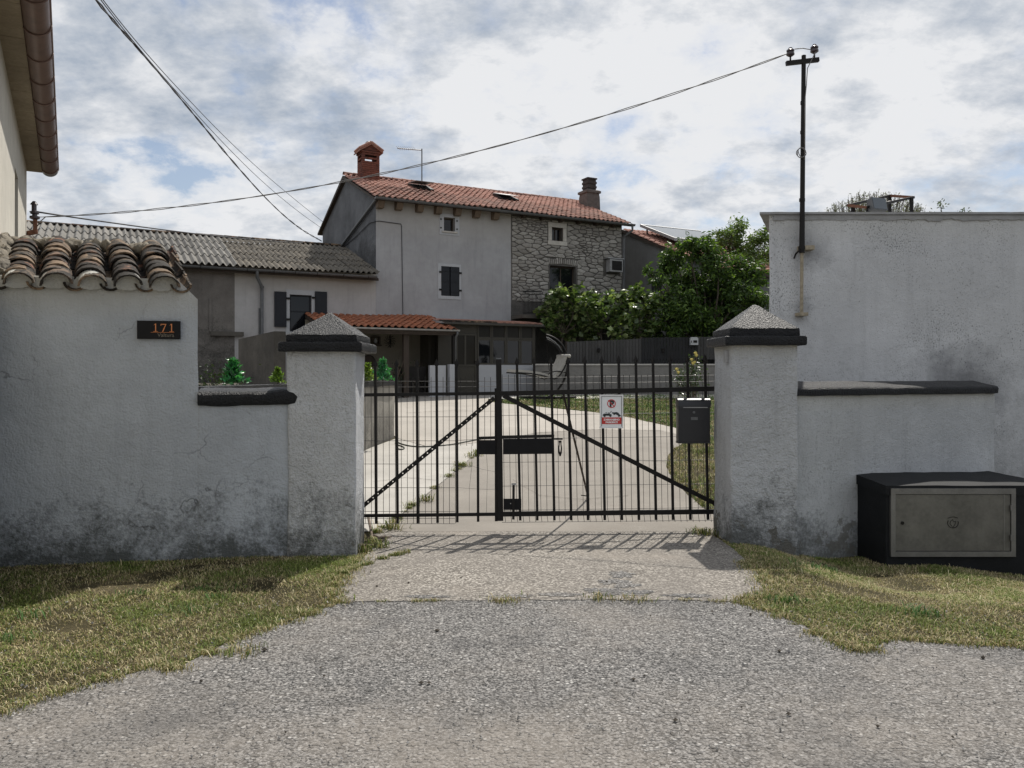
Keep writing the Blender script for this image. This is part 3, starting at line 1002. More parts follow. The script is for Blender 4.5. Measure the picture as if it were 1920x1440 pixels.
# loose chippings on the road and along its edges
def chips(n):
    mb = MB()
    shapes = []
    for _ in range(n):
        k = random.random()
        if k < .55:
            x, y = random.uniform(-3.6, 3.9), random.uniform(3.2, 5.6)
        else:
            a = random.choice(road_edge[10:-6])
            x, y = a[0] + random.gauss(0, .1), a[1] - abs(random.gauss(0, .12))
        r = random.uniform(.003, .0085) * (1.5 if random.random() < .06 else 1)
        c = Vector((x, y, zg(x, y) + .006 + r * .3))
        pts = [Vector((random.gauss(0, 1), random.gauss(0, 1), random.gauss(0, .7))).normalized() for _ in range(6)]
        ax = [Vector((1, 0, 0)), Vector((-1, 0, 0)), Vector((0, 1, 0)), Vector((0, -1, 0)), Vector((0, 0, 1)), Vector((0, 0, -1))]
        vs = [c + (a_ * .8 + p * .35) * r * Vector((1, 1, .6)).length * .6 for a_, p in zip(ax, pts)]
        mb.add(vs, [(0, 2, 4), (2, 1, 4), (1, 3, 4), (3, 0, 4), (2, 0, 5), (1, 2, 5), (3, 1, 5), (0, 3, 5)])
    cl = MB()
    for _ in range(46):
        x, y = random.uniform(-2.6, 3.4), random.uniform(3.3, 6.2)
        r = random.uniform(.006, .016)
        c = Vector((x, y, zg(x, y) + .01))
        cl.add([c + Vector((random.uniform(.7, 1.3) * r * dx, random.uniform(.7, 1.3) * r * dy, random.uniform(.5, .9) * r * dz)) for dx, dy, dz in ((1, 0, 0), (-1, 0, 0), (0, 1, 0), (0, -1, 0), (0, 0, 1), (0, 0, -1))], [(0, 2, 4), (2, 1, 4), (1, 3, 4), (3, 0, 4), (2, 0, 5), (1, 2, 5), (3, 1, 5), (0, 3, 5)])
    obj('dirt_clods', cl, M['soil'], kind='stuff')
    m, nt = new_mat('chippings')
    v = nt.n('ShaderNodeTexVoronoi', {'Vector': coords(nt, False), 'Scale': 25.0}).outputs['Color']
    c = nt.ramp(nt.n('ShaderNodeSeparateXYZ', {0: v}).outputs[0], [(0, (.10, .10, .10)), (.4, (.26, .25, .235)), (1, (.46, .44, .41))])
    finish(nt, c, .85)
    obj('gravel', mb, m, kind='stuff')


chips(3800)

# ================================================================== LEFT: wall under old tiles
WD = Vector((0.975, 0.222))          # run of the street wall on the left
WN = Vector((-WD.y, WD.x))           # away from the street
A0 = Vector((-4.30, 6.527))          # where it meets the house
SD = Vector((-0.49, 0.872))          # the house's side runs this way
wallT = 1.60                         # length of the tall part


def W2(u, v=0.0):
    p = A0 + WD * u + WN * v
    return p


def tall_wall():
    root = thing('tiled_wall', (A0.x, A0.y, 0), 'tall white rendered street wall topped with old mossy barrel tiles', 'wall')
    a = A0 - WD * .5
    b = A0 + WD * wallT
    zt = 2.245
    mb = MB()
    ring = lambda bx: [(a.x, a.y), (bx.x, bx.y), (bx.x + SD.x * 1.25, bx.y + SD.y * 1.25), (a.x + SD.x * 1.3, a.y + SD.y * 1.3)]
    wall_loft(mb, ring(b), -.15, zt, .0006, .09, .012, 1.4, 1.0, cap=False)
    n = ring2d([Vector(p) for p in ring(b)], .0006, .09)
    # shoulder that leans back under the end tile
    rings = []
    for i in range(5):
        k = i / 4
        bb = b - WD * (.17 * k)
        r2 = ring2d([Vector(p) for p in ring(bb)], .0006, .09)
        rings.append((r2, zt + .17 * k))
    m = len(n)
    L = []
    for r2, z in rings:
        if len(r2) != m:
            r2 = [r2[int(j * len(r2) / m)] for j in range(m)]
        L.append([wob((p.x, p.y, z), .012, 1.4, 1.0) for p in r2])
    mb.loft(L, False, True)
    obj('wall_body', mb, M['wall_white'], root, smooth=True, angle=50)

    # roof: rows of half-round tiles, bowls below and covers above, running back along the house side
    def tile_mesh(name, w0, w1, L, up, seg=9, th=.016):
        mb = MB()
        rings = []
        for y, wd in ((0, w0), (L * .5, (w0 + w1) / 2), (L, w1)):
            ro = wd / 2
            out, inn = [], []
            for k in range(seg + 1):
                an = math.pi * (k / seg)
                c, s = math.cos(an), math.sin(an)
                jit_ = 1 + .02 * math.sin(k * 2.3 + y * 9)
                out.append(Vector((c * ro * jit_, y, s * ro * .86 * jit_ * (1 if up else -1))))
                inn.append(Vector((c * (ro - th), y, s * (ro - th) * .86 * (1 if up else -1))))
            rings.append(out + inn[::-1])
        mb.loft(rings, True, True)
        return mb.mesh(name, True, 50)
    cover = [tile_mesh('tile', .234 * k, .19 * k, .42, True) for k in (1, 1.05, .96)]
    pan = [tile_mesh('tile', .165, .14, .42, False), tile_mesh('tile', .172, .145, .42, False)]
    slope = .385
    sd3 = Vector((SD.x, SD.y, slope)).normalized()
    side = Vector((WD.x, WD.y, 0))
    up3 = side.cross(sd3).normalized()
    side = sd3.cross(up3).normalized()
    spacing = .281

    def place(me, u, v, lift, roll=0.0, yaw=0.0, tilt=0.0):
        o3 = Vector((A0.x, A0.y, 2.325)) + Vector((WD.x, WD.y, 0)) * u - Vector((SD.x, SD.y, slope)) * .10 + sd3 * v + up3 * lift
        R = Matrix((side, sd3, up3)).transposed().to_4x4()
        E = Matrix.Rotation(yaw, 4, 'Z') @ Matrix.Rotation(roll, 4, 'Y') @ Matrix.Rotation(tilt, 4, 'X')
        obj('tile', me, M['tile_old'], root, Matrix.Translation(o3) @ R @ E)
    rows = 8
    for c in range(-1, 5):
        uc = .200 + c * spacing
        nrow = rows
        for r in range(nrow):
            v = r * .165 + random.uniform(-.015, .015)
            dj = random.uniform(-.008, .008)
            # bowls lie between the covers
            if -1 <= c <= 4:
                place(random.choice(pan), uc + spacing / 2 + dj, v + .075, .052 + random.uniform(-.004, .004), random.uniform(-.06, .06), random.uniform(-.03, .03), -.045)
            if c >= 0 and c <= 4:
                place(random.choice(cover), uc + dj * 1.6, v - .015, .052 + random.uniform(-.006, .008), random.uniform(-.05, .05), random.uniform(-.05, .05), -.05)
    # bedding mortar showing in the mouth of each cover
    for c in range(0, 5):
        uc = .200 + c * spacing
        o3 = Vector((A0.x, A0.y, 2.325)) + Vector((WD.x, WD.y, 0)) * uc - Vector((SD.x, SD.y, slope)) * .10 + up3 * .05
        ring = [o3 + side * (math.cos(a) * .104) + up3 * (math.sin(a) * .086) for a in lin(0, math.pi, 10) + [math.pi]]
        ring += [o3 - side * .085 - up3 * .035, o3 - side * .03 - up3 * .05, o3 + side * .03 - up3 * .05, o3 + side * .085 - up3 * .035]
        m_ = MB().loft([[wob(p + sd3 * dv, .006, 20, c) for p in ring] for dv in (.055 + .008 * random.random(), .2)], True, True)
        obj('mortar_plug', m_, M['wall_white'], root)
    # mortar along the top and at the house end
    mb = MB()
    top = []
    for i in range(44):
        k = i / 43
        u = -.1 + 1.53 * k
        base = Vector((A0.x, A0.y, 2.325)) + Vector((WD.x, WD.y, 0)) * u + sd3 * (1.30 - .12 * max(0, k - .86) * 7) + up3 * .075
        top.append(base)
    n_t = 130
    top = [top[0].lerp(top[-1], i / n_t) if i < 100 else top[0].lerp(top[-1], i / n_t) + sd3 * (-.0009 * (i - 100) ** 1.5) for i in range(n_t + 1)]
    rr = [.052 + .03 * mnoise.noise(Vector((i * .21, 0, 3))) for i in range(n_t + 1)]
    mb.tube(top, rr, 14)
    mb.v = [tuple(wob(wob(p, .03, 9.0, 5), .016, 31.0, 2)) for p in mb.v]
    endl = [Vector((A0.x, A0.y, 2.345)) + Vector((WD.x, WD.y, 0)) * (.035) + sd3 * (.05 + 1.25 * i / 18) + up3 * .07 for i in range(19)]
    endl = [endl[0].lerp(endl[-1], i / 90) for i in range(91)]
    n0 = len(mb.v)
    mb.tube(endl, .07, 14)
    mb.v[n0:] = [tuple(wob(wob(p, .045, 7.0, 9), .02, 27.0, 4)) for p in mb.v[n0:]]
    mb.boxf(lambda a_, b_, c_: Vector((A0.x, A0.y, 2.24)) + Vector((WD.x, WD.y, 0)) * a_ + sd3 * b_ + up3 * c_, -.1, 1.42, .04, 1.28, -.02, .0)
    obj('mortar_bed', mb, M['tile_mortar'], root, smooth=True, angle=60)
    # stub of mortar closing the end under the last tile
    return root


tall_wall()


def digit_plate():
    # plate fixed to the wall, 20 mm proud of it
    def wp(px, py, off):
        # point of the wall's front plane under a picture position
        k = (px - 960) / F
        # A0 + WD*u - WN*off ; x = k*y
        q = A0 - WN * off
        u = (k * q.y - q.x) / (WD.x - k * WD.y)
        p = q + WD * u
        return Vector((p.x, p.y, EYE + (HOR - py) / F * p.y)), u
    p0, u0 = wp(257, 601, .03)
    p1, u1 = wp(338, 636, .03)
    zt, zb = p0.z + .0, p1.z
    root = thing('house_number_plate', (p0.x, p0.y, zb), 'black house number plate reading 171 on the tall white wall', 'sign')

    def fr(a, b, c):
        q = A0 - WN * b + WD * a
        return Vector((q.x, q.y, c - .045 * (a - u0) * 0))
    mb = MB().boxf(fr, u0, u1, .014, .034, zb, zt)
    obj('plate', mb, M['plate_black'], root)
    Wd, Hh = u1 - u0, zt - zb

    def q(x, y):
        return fr(u0 + Wd * x, .034, zb + Hh * y)
    nrm = Vector((WN.x, WN.y, 0)) * -.004

    def strokes(name, polys, mat):
        mb = MB()
        for poly in polys:
            mb.prism([q(*p) for p in poly], nrm)
        return obj(name, mb, mat, root)

    def one(x):
        return [[(x, .42), (x + .022, .42), (x + .022, .84), (x, .84)],
                [(x - .035, .74), (x, .80), (x, .84), (x - .012, .82)],
                [(x - .04, .40), (x + .06, .40), (x + .06, .425), (x - .04, .425)]]
    strokes('digit', one(.42), M['plate_orange'])
    strokes('digit', [[(.545, .79), (.675, .79), (.675, .83), (.545, .83)], [(.545, .73), (.558, .73), (.558, .83), (.545, .83)], [(.655, .79), (.675, .80), (.605, .40), (.58, .40)]], M['plate_orange'])
    strokes('digit', one(.79), M['plate_orange'])
    strokes('underline', [[(.32, .355), (.86, .355), (.86, .37), (.32, .37)]], M['plate_orange'])
    # the place name below, in a thin sans
    cu = bpy.data.curves.new('place_name', 'FONT')
    cu.body = 'Valtura'
    cu.size = .046
    cu.extrude = .0015
    cu.align_x = 'RIGHT'
    t = bpy.data.objects.new('place_name', cu)
    dg = bpy.context.evaluated_depsgraph_get()
    COL.objects.link(t)
    dg.update()
    me = bpy.data.meshes.new_from_object(t.evaluated_get(dg))
    bpy.data.objects.remove(t)
    o = q(.86, .12) + nrm * .6
    R = Matrix((Vector((WD.x, WD.y, 0)), Vector((0, 0, 1)), Vector((WD.y, -WD.x, 0)))).transposed().to_4x4()
    obj('place_name', me, M['plate_text'], root, Matrix.Translation(o) @ R)


digit_plate()

# low wall between the tall wall and the pillar
PLY = 7.03                               # street face of the left gate pillar
PLX0, PLX1 = (538 - 960) / F * PLY, (667 - 960) / F * PLY
PRY = 7.72
PRX0, PRX1 = (1370 - 960) / F * PRY, (1497 - 960) / F * PRY


def low_wall_left():
    b = A0 + WD * (wallT + .001)
    e = b + WD * ((PLX0 + .08 - b.x) / WD.x)
    d = (e - b).normalized()
    n = Vector((-d.y, d.x))
    root = thing('low_wall', (b.x, b.y, 0), 'short low white wall with a thick charcoal coping beside the left gate pillar', 'wall')
    mb = MB()
    wall_loft(mb, [b, e, e + n * .28, b + n * .28], -.15, 1.33, .0006, .08, .012, 1.4, 1.0)
    obj('wall_body', mb, M['wall_white'], root, smooth=True, angle=50)
    mb = MB()
    o = -n * .035
    prof = [(-.02, 1.315), (-.035, 1.33), (-.04, 1.385), (-.028, 1.42), (.0, 1.44), (.1, 1.46), (.2, 1.47), (.3, 1.46), (.325, 1.42), (.325, 1.33)]
    rings = []
    L = (e - b).length
    for i in range(15):
        k = i / 14
        p = b + d * (L * k)
        sw = .012 * math.exp(-((k - .88) / .14) ** 2)
        rings.append([wob((p.x + n.x * (s - sw), p.y + n.y * (s - sw), z + sw * .6), .012, 5, 3) for s, z in prof])
    mb.loft(rings, True, True)
    obj('coping', mb, M['cap_black'], root, smooth=True, angle=60)


low_wall_left()


def pillar(x0, x1, y0, depth, z_shaft, ledge_h, block_h, apex, label, seed, over=.065, flare=.03, skew=0.0):
    root = thing('gate_pillar', ((x0 + x1) / 2, y0 + depth / 2, zg((x0 + x1) / 2, y0)), label, 'pillar', 'pillars either side of the gate')
    y1 = y0 + depth
    mb = MB()
    wall_loft(mb, [(x0, y0), (x1, y0), (x1 - skew, y1), (x0, y1)], -.25, z_shaft, .03, .04, .014, 2.2, seed, flare=flare)
    obj('shaft', mb, M['pillar_white'], root, smooth=True, angle=50)

    def blk(z0, z1, o, r=.018):
        mb = MB()
        poly = [(x0 - o, y0 - o), (x1 + o, y0 - o), (x1 + o, y1 + o), (x0 - o, y1 + o)]
        ring = ring2d(poly, r, .05)
        cx, cy = (x0 + x1) / 2, (y0 + y1) / 2
        L = []
        for z, k in ((z0, .985), (z0 + .012, 1), (z1 - .014, 1), (z1, .982)):
            L.append([wob((cx + (p.x - cx) * k, cy + (p.y - cy) * k, z), .006, 9, seed) for p in ring])
        mb.loft(L, True, True)
        return mb
    a = z_shaft - .012
    obj('ledge', blk(a, a + ledge_h, over), M['cap_black'], root, smooth=True, angle=60)
    b = a + ledge_h - .006
    mb = blk(b, b + block_h, .012)
    obj('cap_block', mb, M['cap_black'], root, smooth=True, angle=60)
    mb = MB()
    z0 = b + block_h - .004
    cx, cy = (x0 + x1) / 2, (y0 + y1) / 2
    ring = ring2d([(x0 - .012, y0 - .012), (x1 + .012, y0 - .012), (x1 + .012, y1 + .012), (x0 - .012, y1 + .012)], .03, .04)
    L = []
    n = 14
    for i in range(n + 1):
        k = i / n
        L.append([wob((cx + (p.x - cx) * (1 - k * .97), cy + (p.y - cy) * (1 - k * .97), z0 + (apex - z0) * k), .006, 9, seed + 3) for p in ring])
    mb.loft(L, False, True)
    obj('cap_pyramid', mb, M['cap_black'], root, smooth=True, angle=45)
    return root


pillar(PLX0, PLX1, PLY, .66, 1.805, .085, .075, 2.165, 'left white gate pillar with a black pyramid cap and sunlit inner face', 11, skew=.045)
pillar(PRX0, PRX1, PRY, .64, 1.885, .092, .085, 2.30, 'right white gate pillar with a black pyramid cap, wholly shaded', 23)

_p = P(1361, 669, PRY + .12)
tag(obj('sensor_plate', MB().box(PRX0 - .03, PRX0 + .02, PRY + .09, PRY + .15, EYE + (HOR - 680) / F * (PRY + .12), EYE + (HOR - 658) / F * (PRY + .12)), M['zinc']), 'small grey gate sensor on the inner side of the right pillar', 'sensor')

# right low wall running back to the outbuilding
GY = 9.9


def low_wall_right():
    b = Vector((PRX1 + .004, PRY + .16))
    e = Vector((905 / F * 8.92, 8.92))
    d = (e - b).normalized()
    n = Vector((-d.y, d.x))
    root = thing('low_wall', (b.x, b.y, 0), 'long low white wall with a sloped charcoal coping running to the white outbuilding', 'wall')
    mb = MB()
    wall_loft(mb, [b, e, e + n * .22, b + n * .24], -.6, 1.38, .004, .08, .01, 1.5, 5.0, flare=.01)
    obj('wall_body', mb, M['lowwall_white'], root, smooth=True, angle=50)
    mb = MB()
    rings = []
    L = (e - b).length
    for i in range(31):
        k = i / 30
        p = b + d * (L * k)
        w_ = .27
        prof = [(.0, 1.372), (-.035, 1.376), (-.042, 1.43), (-.03, 1.452), (0, 1.462), (w_ * .5, 1.49), (w_, 1.515), (w_ + .01, 1.40)]
        rings.append([wob((p.x + n.x * s, p.y + n.y * s, z), .008, 6, 7) for s, z in prof])
    mb.loft(rings, True, True)
    obj('coping', mb, M['cap_black'], root, smooth=True, angle=60)


low_wall_right()


# ------------------------------------------------------------------ white outbuilding on the right
def outbuilding():
    x0, x1, y0, y1, z1 = (1442 - 960) / F * GY, 10.6, GY, 14.6, EYE + 297 / F * GY
    sk = 2.0        # the side wall runs back to the right
    root = thing('outbuilding', ((x0 + x1) / 2, (y0 + y1) / 2, 0), 'white flat-roofed outbuilding with speckled mould behind the right low wall', 'building')
    mb = MB()
    wall_loft(mb, [(x0, y0), (x1, y0), (x1, y1), (x0 + sk, y1)], -.7, z1, .02, .1, .01, 1.2, 9.0)
    obj('wall', mb, M['garage_white'], root, smooth=True, angle=50)
    mb = MB()
    # roof sheet with a thin uneven edge
    ring = ring2d([(x0 - .13, y0 - .035), (x1 + .1, y0 - .035), (x1 + .1, y1 + .1), (x0 - .13 + sk, y1 + .1)], .005, .12)
    mb.loft([[wob((p.x, p.y, z), .004, 5, 1) for p in ring] for z in (z1 + .002, z1 + .03)], True, True)
    obj('roof', mb, M['grey_sheet'], root)
    mb = MB()
    pts = [(x0 + .02, y0 - .012)]
    # ragged band of bare cement left under the roof edge
    n = 90
    topl = [Vector((x0 + .05 + (3.3) * i / n, y0 - .016, z1 - .004)) for i in range(n + 1)]
    botl = [Vector((p.x, y0 - .014, z1 - .03 - .035 * (1 + mnoise.noise(Vector((p.x * 5, 0, 2)))) - .02 * mnoise.noise(Vector((p.x * 21, 1, 2))))) for p in topl]
    o = len(mb.v)
    mb.v += [tuple(p) for p in topl + botl]
    mb.f += [(o + i, o + i + 1, o + n + 2 + i, o + n + 1 + i) for i in range(n)]
    obj('cement_band', mb, M['grey_sheet'], root)
    # flagged steel frame and floodlight on the roof
    fr = thing('roof_frame', (4.95, 11.0, z1), 'rusty steel frame standing on the outbuilding roof', 'frame')
    D = 11.0
    zt = lambda py, d: EYE + (HOR - py) / F * d
    a, b_, c, d_ = P(1590, 385, 10.6), P(1668, 367, 11.6), P(1713, 370, 11.3), P(1625, 389, 10.4)
    corners = [a, b_, c, d_]
    for i in range(4):
        obj('rail', MB().bar(corners[i], corners[(i + 1) % 4], .035, .035, Vector((0, 0, 1))), M['rust'] if i % 2 else M['metal_black'], fr)
    for p in (P(1599, 385, 10.6), b_, P(1709, 371, 11.2), P(1628, 388, 10.5)):
        obj('post', MB().bar(Vector((p.x, p.y, z1 + .03)), p, .04, .04), M['metal_black'], fr)
    fl = thing('floodlight', P(1645, 385, 10.5), 'dark floodlight box hung on the roof frame', 'lamp')
    p = P(1644, 385, 10.45)
    rot = Matrix.Translation(p) @ Matrix.Rotation(.35, 4, 'Z') @ Matrix.Rotation(-.25, 4, 'X')
    mb = MB().loft([[Vector((x * k, y_, z * k)) for x, z in ((-.12, -.085), (.12, -.085), (.12, .085), (-.12, .085))] for y_, k in ((-.05, 1), (.03, 1), (.09, .6))], True, True)
    obj('lamp_body', mb, M['zinc_dark'], fl, rot)
    obj('lamp_glass', MB().box(-.11, .11, -.055, -.051, -.075, .075), M['panel_glass'], fl, rot)
    obj('lamp_arm', MB().bar(p + Vector((.1, .02, 0)), P(1668, 378, 11.5), .03, .03, Vector((0, 0, 1))), M['metal_black'], fl)


outbuilding()


def power_pole():
    d = GY - .1
    root = thing('power_pole', P(1503, 590, d), 'thin black steel wall pole with a crossbar at the white outbuilding', 'pole')
    b, j, t = P(1503, 588, d), P(1503.5, 470, d), P(1507, 104, d)
    obj('pole_foot', MB().tube([b, j], .021, 10), M['pole_old'], root, smooth=True, angle=50)
    obj('pole_shaft', MB().tube([j - Vector((0, 0, .03)), P(1504.5, 375, d), t], [.034, .03, .027], 12), M['metal_black'], root, smooth=True, angle=50)
    for py, r in ((375, .036), (248, .031), (193, .031), (465, .042)):
        p = P(1504 + (375 - py) * .009, py, d)
        obj('clamp', MB().lathe(p - Vector((0, 0, .02)), [(r, 0), (r, .04)], 12), M['metal_black'], root, smooth=True, angle=50)
    obj('bracket', MB().box(P(1503, 0, d).x - .02, P(1527, 0, d).x, d - .01, GY + .01, P(0, 468, d).z, P(0, 460, d).z), M['pole_old'], root)
    obj('bracket', MB().box(P(1496, 0, d).x, P(1514, 0, d).x, d - .03, GY + .01, P(0, 592, d).z, P(0, 586, d).z), M['pole_old'], root)
    c0, c1 = P(1474, 119, d), P(1535, 112, d)
    obj('crossbar', MB().bar(c0, c1, .05, .05), M['metal_black'], root)
    for px, py in ((1482, 98), (1527, 92)):
        p = P(px, py, d)
        ins = obj('insulator', MB().lathe(p + Vector((0, 0, -.045)), [(.018, -.01), (.035, .0), (.05, .012), (.05, .03), (.034, .036), (.034, .048), (.048, .054), (.048, .07), (.03, .084), (.022, .1)], 14), M['porcelain'], root, smooth=True, angle=40)
        obj('pin', MB().tube([p + Vector((0, 0, -.14)), p + Vector((0, 0, -.04))], .011, 8), M['metal_black'], ins)
    # lead from the right insulator back to the pole, and a coil
    q = [P(1490, 92, d), P(1505, 90.5, d - .01), P(1520, 93, d), P(1529, 97, d - .03), P(1524, 108, d - .04), P(1514, 128, d - .03), P(1512, 160, d - .03), P(1509, 190, d - .03), P(1508, 300, d - .03)]
    obj('lead', MB().tube(q, .006, 6), M['cable_grey'], root, smooth=True)
    cc = P(1503, 286, d - .05)
    coil = [cc + Vector((math.cos(a) * (.05 + .008 * math.sin(a * 1.7)), .02 * math.sin(a * .5), math.sin(a) * .06 - .0)) for a in lin(0, 6 * math.pi, 60)]
    obj('cable_coil', MB().tube(coil, .005, 6), M['cable_grey'], root, smooth=True)
    foot = [P(1498, 470, d - .02), P(1492, 476, d), P(1489, 484, GY - .02)]
    obj('lead', MB().tube(foot, .012, 6), M['metal_black'], root, smooth=True)


power_pole()


# ------------------------------------------------------------------ meter cabinet
def meter_cabinet():
    root = thing('meter_cabinet', (4.4, 7.9, -.2), 'black plastered meter cabinet with a dull steel door in front of the low wall', 'cabinet')
    yf = 7.70
    y0, y1, z1 = yf + .03, 8.36, .497
    x0, x1 = (1662 - 960) / F * y0, 5.35
    xb = (1588 - 960) / F * y1
    zb = .565                            # the top falls a little to the front
    plan = [(x0, y0), (x1, y0), (x1, 9.1), (xb, y1)]
    mb = MB()
    wall_loft(mb, plan, -.75, z1 - .012, .012, .07, .007, 3, 4.0)
    obj('cabinet_body', mb, M['box_black'], root, smooth=True, angle=50)
    mb = MB()
    ring = ring2d([(x0 - .012, y0 - .015), (x1 + .01, y0 - .015), (x1 + .01, 9.1), (xb - .012, y1)], .01, .08)
    zt_ = lambda x, y: z1 + (zb - z1) * min(1, max(0, (y - y0) / (y1 - y0))) * min(1, max(0, 1 - (x - x0) / 1.3))
    mb.loft([[wob((p.x, p.y, zt_(p.x, p.y) + dz), .004, 5, 2) for p in ring] for dz in (-.09, .006)], True, True)
    obj('cabinet_top', mb, M['box_black'], root, smooth=True, angle=50)
    fx0, fx1 = (1671 - 960) / F * yf, (1905 - 960) / F * yf
    fz1, fz0 = EYE - 216 / F * yf, EYE - 344 / F * yf
    t = .055
    fm = MB()
    fm.box(fx0, fx1, yf, yf + .05, fz1 - t, fz1)
    fm.box(fx0, fx1, yf, yf + .05, fz0, fz0 + t * .9)
    fm.box(fx0, fx0 + t * .8, yf + .001, yf + .05, fz0 + t * .9, fz1 - t)
    fm.box(fx1 - t * .8, fx1, yf + .001, yf + .05, fz0 + t * .9, fz1 - t)
    obj('door_frame', fm, M['steel'], root)
    g = .006
    dx0, dx1, dz0, dz1 = fx0 + t * .8 + g, fx1 - t * .8 - g, fz0 + t * .9 + g, fz1 - t - g
    door = obj('door', MB().box(dx0, dx1, yf + .012, yf + .03, dz0, dz1), M['steel_door'], root)
    obj('door_edge', MB().box(dx1 - .065, dx1 - .055, yf + .009, yf + .012, dz0, dz1), M['steel'], door)
    lk = Vector(((1693 - 960) / F * yf, yf + .012, EYE - 281 / F * yf))
    obj('lock', MB().disc(lk, .017, (0, -1, 0), .006, 14), M['metal_black'], door)
    for hz in (dz0 + .1, dz1 - .16):
        obj('hinge', MB().box(dx1 - .008, dx1 + .012, yf - .012, yf - .001, hz, hz + .06), M['steel'], root)
    # stamped emblem: a ring open at the top with a leaf and a bar over it
    cx, cz = (1788 - 960) / F * yf, EYE - 281 / F * yf
    pts = [Vector((cx + .052 * math.sin(a), yf + .010, cz - .048 * math.cos(a))) for a in lin(-2.1, 2.15, 22)]
    obj('emblem', MB().tube(pts, .0032, 6), M['metal_black'], door)
    arc = [Vector((cx - .05 + .1 * k, yf + .010, cz + .047 + .012 * math.sin(math.pi * k))) for k in lin(0, 1.06, 12)]
    leaf = [Vector((cx + x, yf + .010, cz + z)) for x, z in ((-.022, .02), (-.03, -.005), (-.012, -.03), (0, -.045), (.02, -.01), (.027, .02), (.008, .012), (-.004, .035), (-.022, .02))]
    obj('emblem', MB().tube(arc, .003, 6), M['metal_black'], door)
    obj('emblem', MB().tube(leaf, .0024, 6), M['metal_black'], door)


meter_cabinet()


# ------------------------------------------------------------------ house on the far left, seen along its side
def left_house():
    C = Vector((-.6149 * 12, 12.0))
    dv = Vector((.49, -.872))            # towards the street
    nv = Vector((.872, .49))             # out of the visible side
    root = thing('left_house', (C.x, C.y, .2), 'cream rendered house with a big brown gutter at the left edge', 'house')

    def L(a, b, z):                       # a along towards the street, b outwards
        p = C + dv * a + nv * b
        return Vector((p.x, p.y, z))
    ze = 4.86
    ln = 9.3
    wa, wb = 2.35, 3.05
    mb = MB()
    fn = lambda a, s, z: L(a, -s, z)
    facade(mb, fn, 0, ln, -.3, ze, [(wa, wb, 2.9, 4.05)], .22)
    mb.quad(L(0, 0, -.3), L(0, 0, ze), L(0, -6, ze), L(0, -6, -.3))
    mb.quad(L(ln, 0, -.3), L(ln, -6, -.3), L(ln, -6, ze), L(ln, 0, ze))
    mb.quad(L(0, -6, -.3), L(0, -6, ze), L(ln, -6, ze), L(ln, -6, -.3))
    obj('wall', mb, M['cream_wall'], root)
    win = obj('window', MB().boxf(fn, wa, wb, .14, .18, 2.9, 4.05), M['wood_dark'], root)
    obj('pane', MB().boxf(fn, wa + .07, wb - .07, .132, .139, 2.97, 3.98), M['glass'], win)
    # stone eave
    mb = MB()
    for i in range(12):
        a0 = -.12 + i * .8
        mb.boxf(L, a0, a0 + .79, -.05, .2, ze - .16, ze - .03)
    obj('eave_course', mb, M['eave_stone'], root)
    mb = MB()
    mb.prism([L(-.15, .26, ze - .02), L(-.15, -3, ze + 1.25), L(-.15, -6.3, ze - .02)], L(ln + .3, 0, 0) - L(0, 0, 0))
    obj('roof', mb, M['tile_house_j'], root)
    # half-round gutter
    g = MB()
    R, n = .115, 12
    gc = lambda a: L(a, .30, ze - .09)
    out = []
    for a in lin(-.12, ln, 20) + [ln]:
        ring = []
        for k in range(n + 1):
            an = math.pi + math.pi * k / n
            p = gc(a) + Vector((nv.x, nv.y, 0)) * (R * math.cos(an)) + Vector((0, 0, R * math.sin(an)))
            ring.append(p)
        for k in range(n, -1, -1):
            an = math.pi + math.pi * k / n
            p = gc(a) + Vector((nv.x, nv.y, 0)) * ((R - .006) * math.cos(an)) + Vector((0, 0, (R - .006) * math.sin(an)))
            ring.append(p)
        out.append(ring)
    g.loft(out, True, True)
    gut = obj('gutter', g, M['gutter_brown'], root, smooth=True, angle=50)
    obj('gutter_lip', MB().tube([gc(a) + Vector((nv.x, nv.y, 0)) * R for a in lin(-.12, ln, 6) + [ln]], .013, 8), M['gutter_brown'], gut, smooth=True)
    for a in lin(.1, ln, 13):
        pts = []
        for k in range(n + 1):
            an = math.pi + math.pi * k / n
            pts.append(gc(a) + Vector((nv.x, nv.y, 0)) * ((R + .006) * math.cos(an)) + Vector((0, 0, (R + .006) * math.sin(an))))
        obj('gutter_bracket', MB().tube(pts, .009, 6), M['gutter_brown'], gut, smooth=True)
    # closed end of the gutter, unpainted zinc
    e = [gc(-.13) + Vector((nv.x, nv.y, 0)) * ((R + .004) * math.cos(math.pi + math.pi * k / n)) + Vector((0, 0, (R + .004) * math.sin(math.pi + math.pi * k / n))) for k in range(n + 1)]
    obj('gutter_end', MB().prism(e, L(.17, 0, 0) - L(0, 0, 0)), M['zinc'], gut, smooth=True, angle=40)
    # wire bracket at the corner
    q = P(64, 437, 11.9)
    br = thing('wire_bracket', q, 'rusty bracket with insulators on the corner of the cream house', 'bracket')
    obj('arm', MB().bar(L(.05, 0, q.z), P(68, 434, 11.9), .06, .06, Vector((0, 0, 1))), M['rust'], br)
    obj('upright', MB().tube([P(66, 436, 11.9), P(66, 412, 11.9)], .03, 8), M['rust'], br)
    p = P(65, 412, 11.9)
    obj('insulator', MB().lathe(p, [(.03, 0), (.07, .02), (.07, .05), (.035, .06), (.035, .08), (.06, .09), (.06, .12), (.03, .14)], 12), M['porcelain'], br, smooth=True, angle=40)
    p = P(64, 396, 11.9)
    obj('insulator', MB().lathe(p, [(.035, 0), (.035, .1), (.055, .1), (.02, .15)], 10), M['porcelain'], br, smooth=True, angle=40)
    obj('clevis', MB().bar(P(56, 397, 11.9), P(72, 397, 11.9), .02, .02), M['metal_black'], br)
    return root


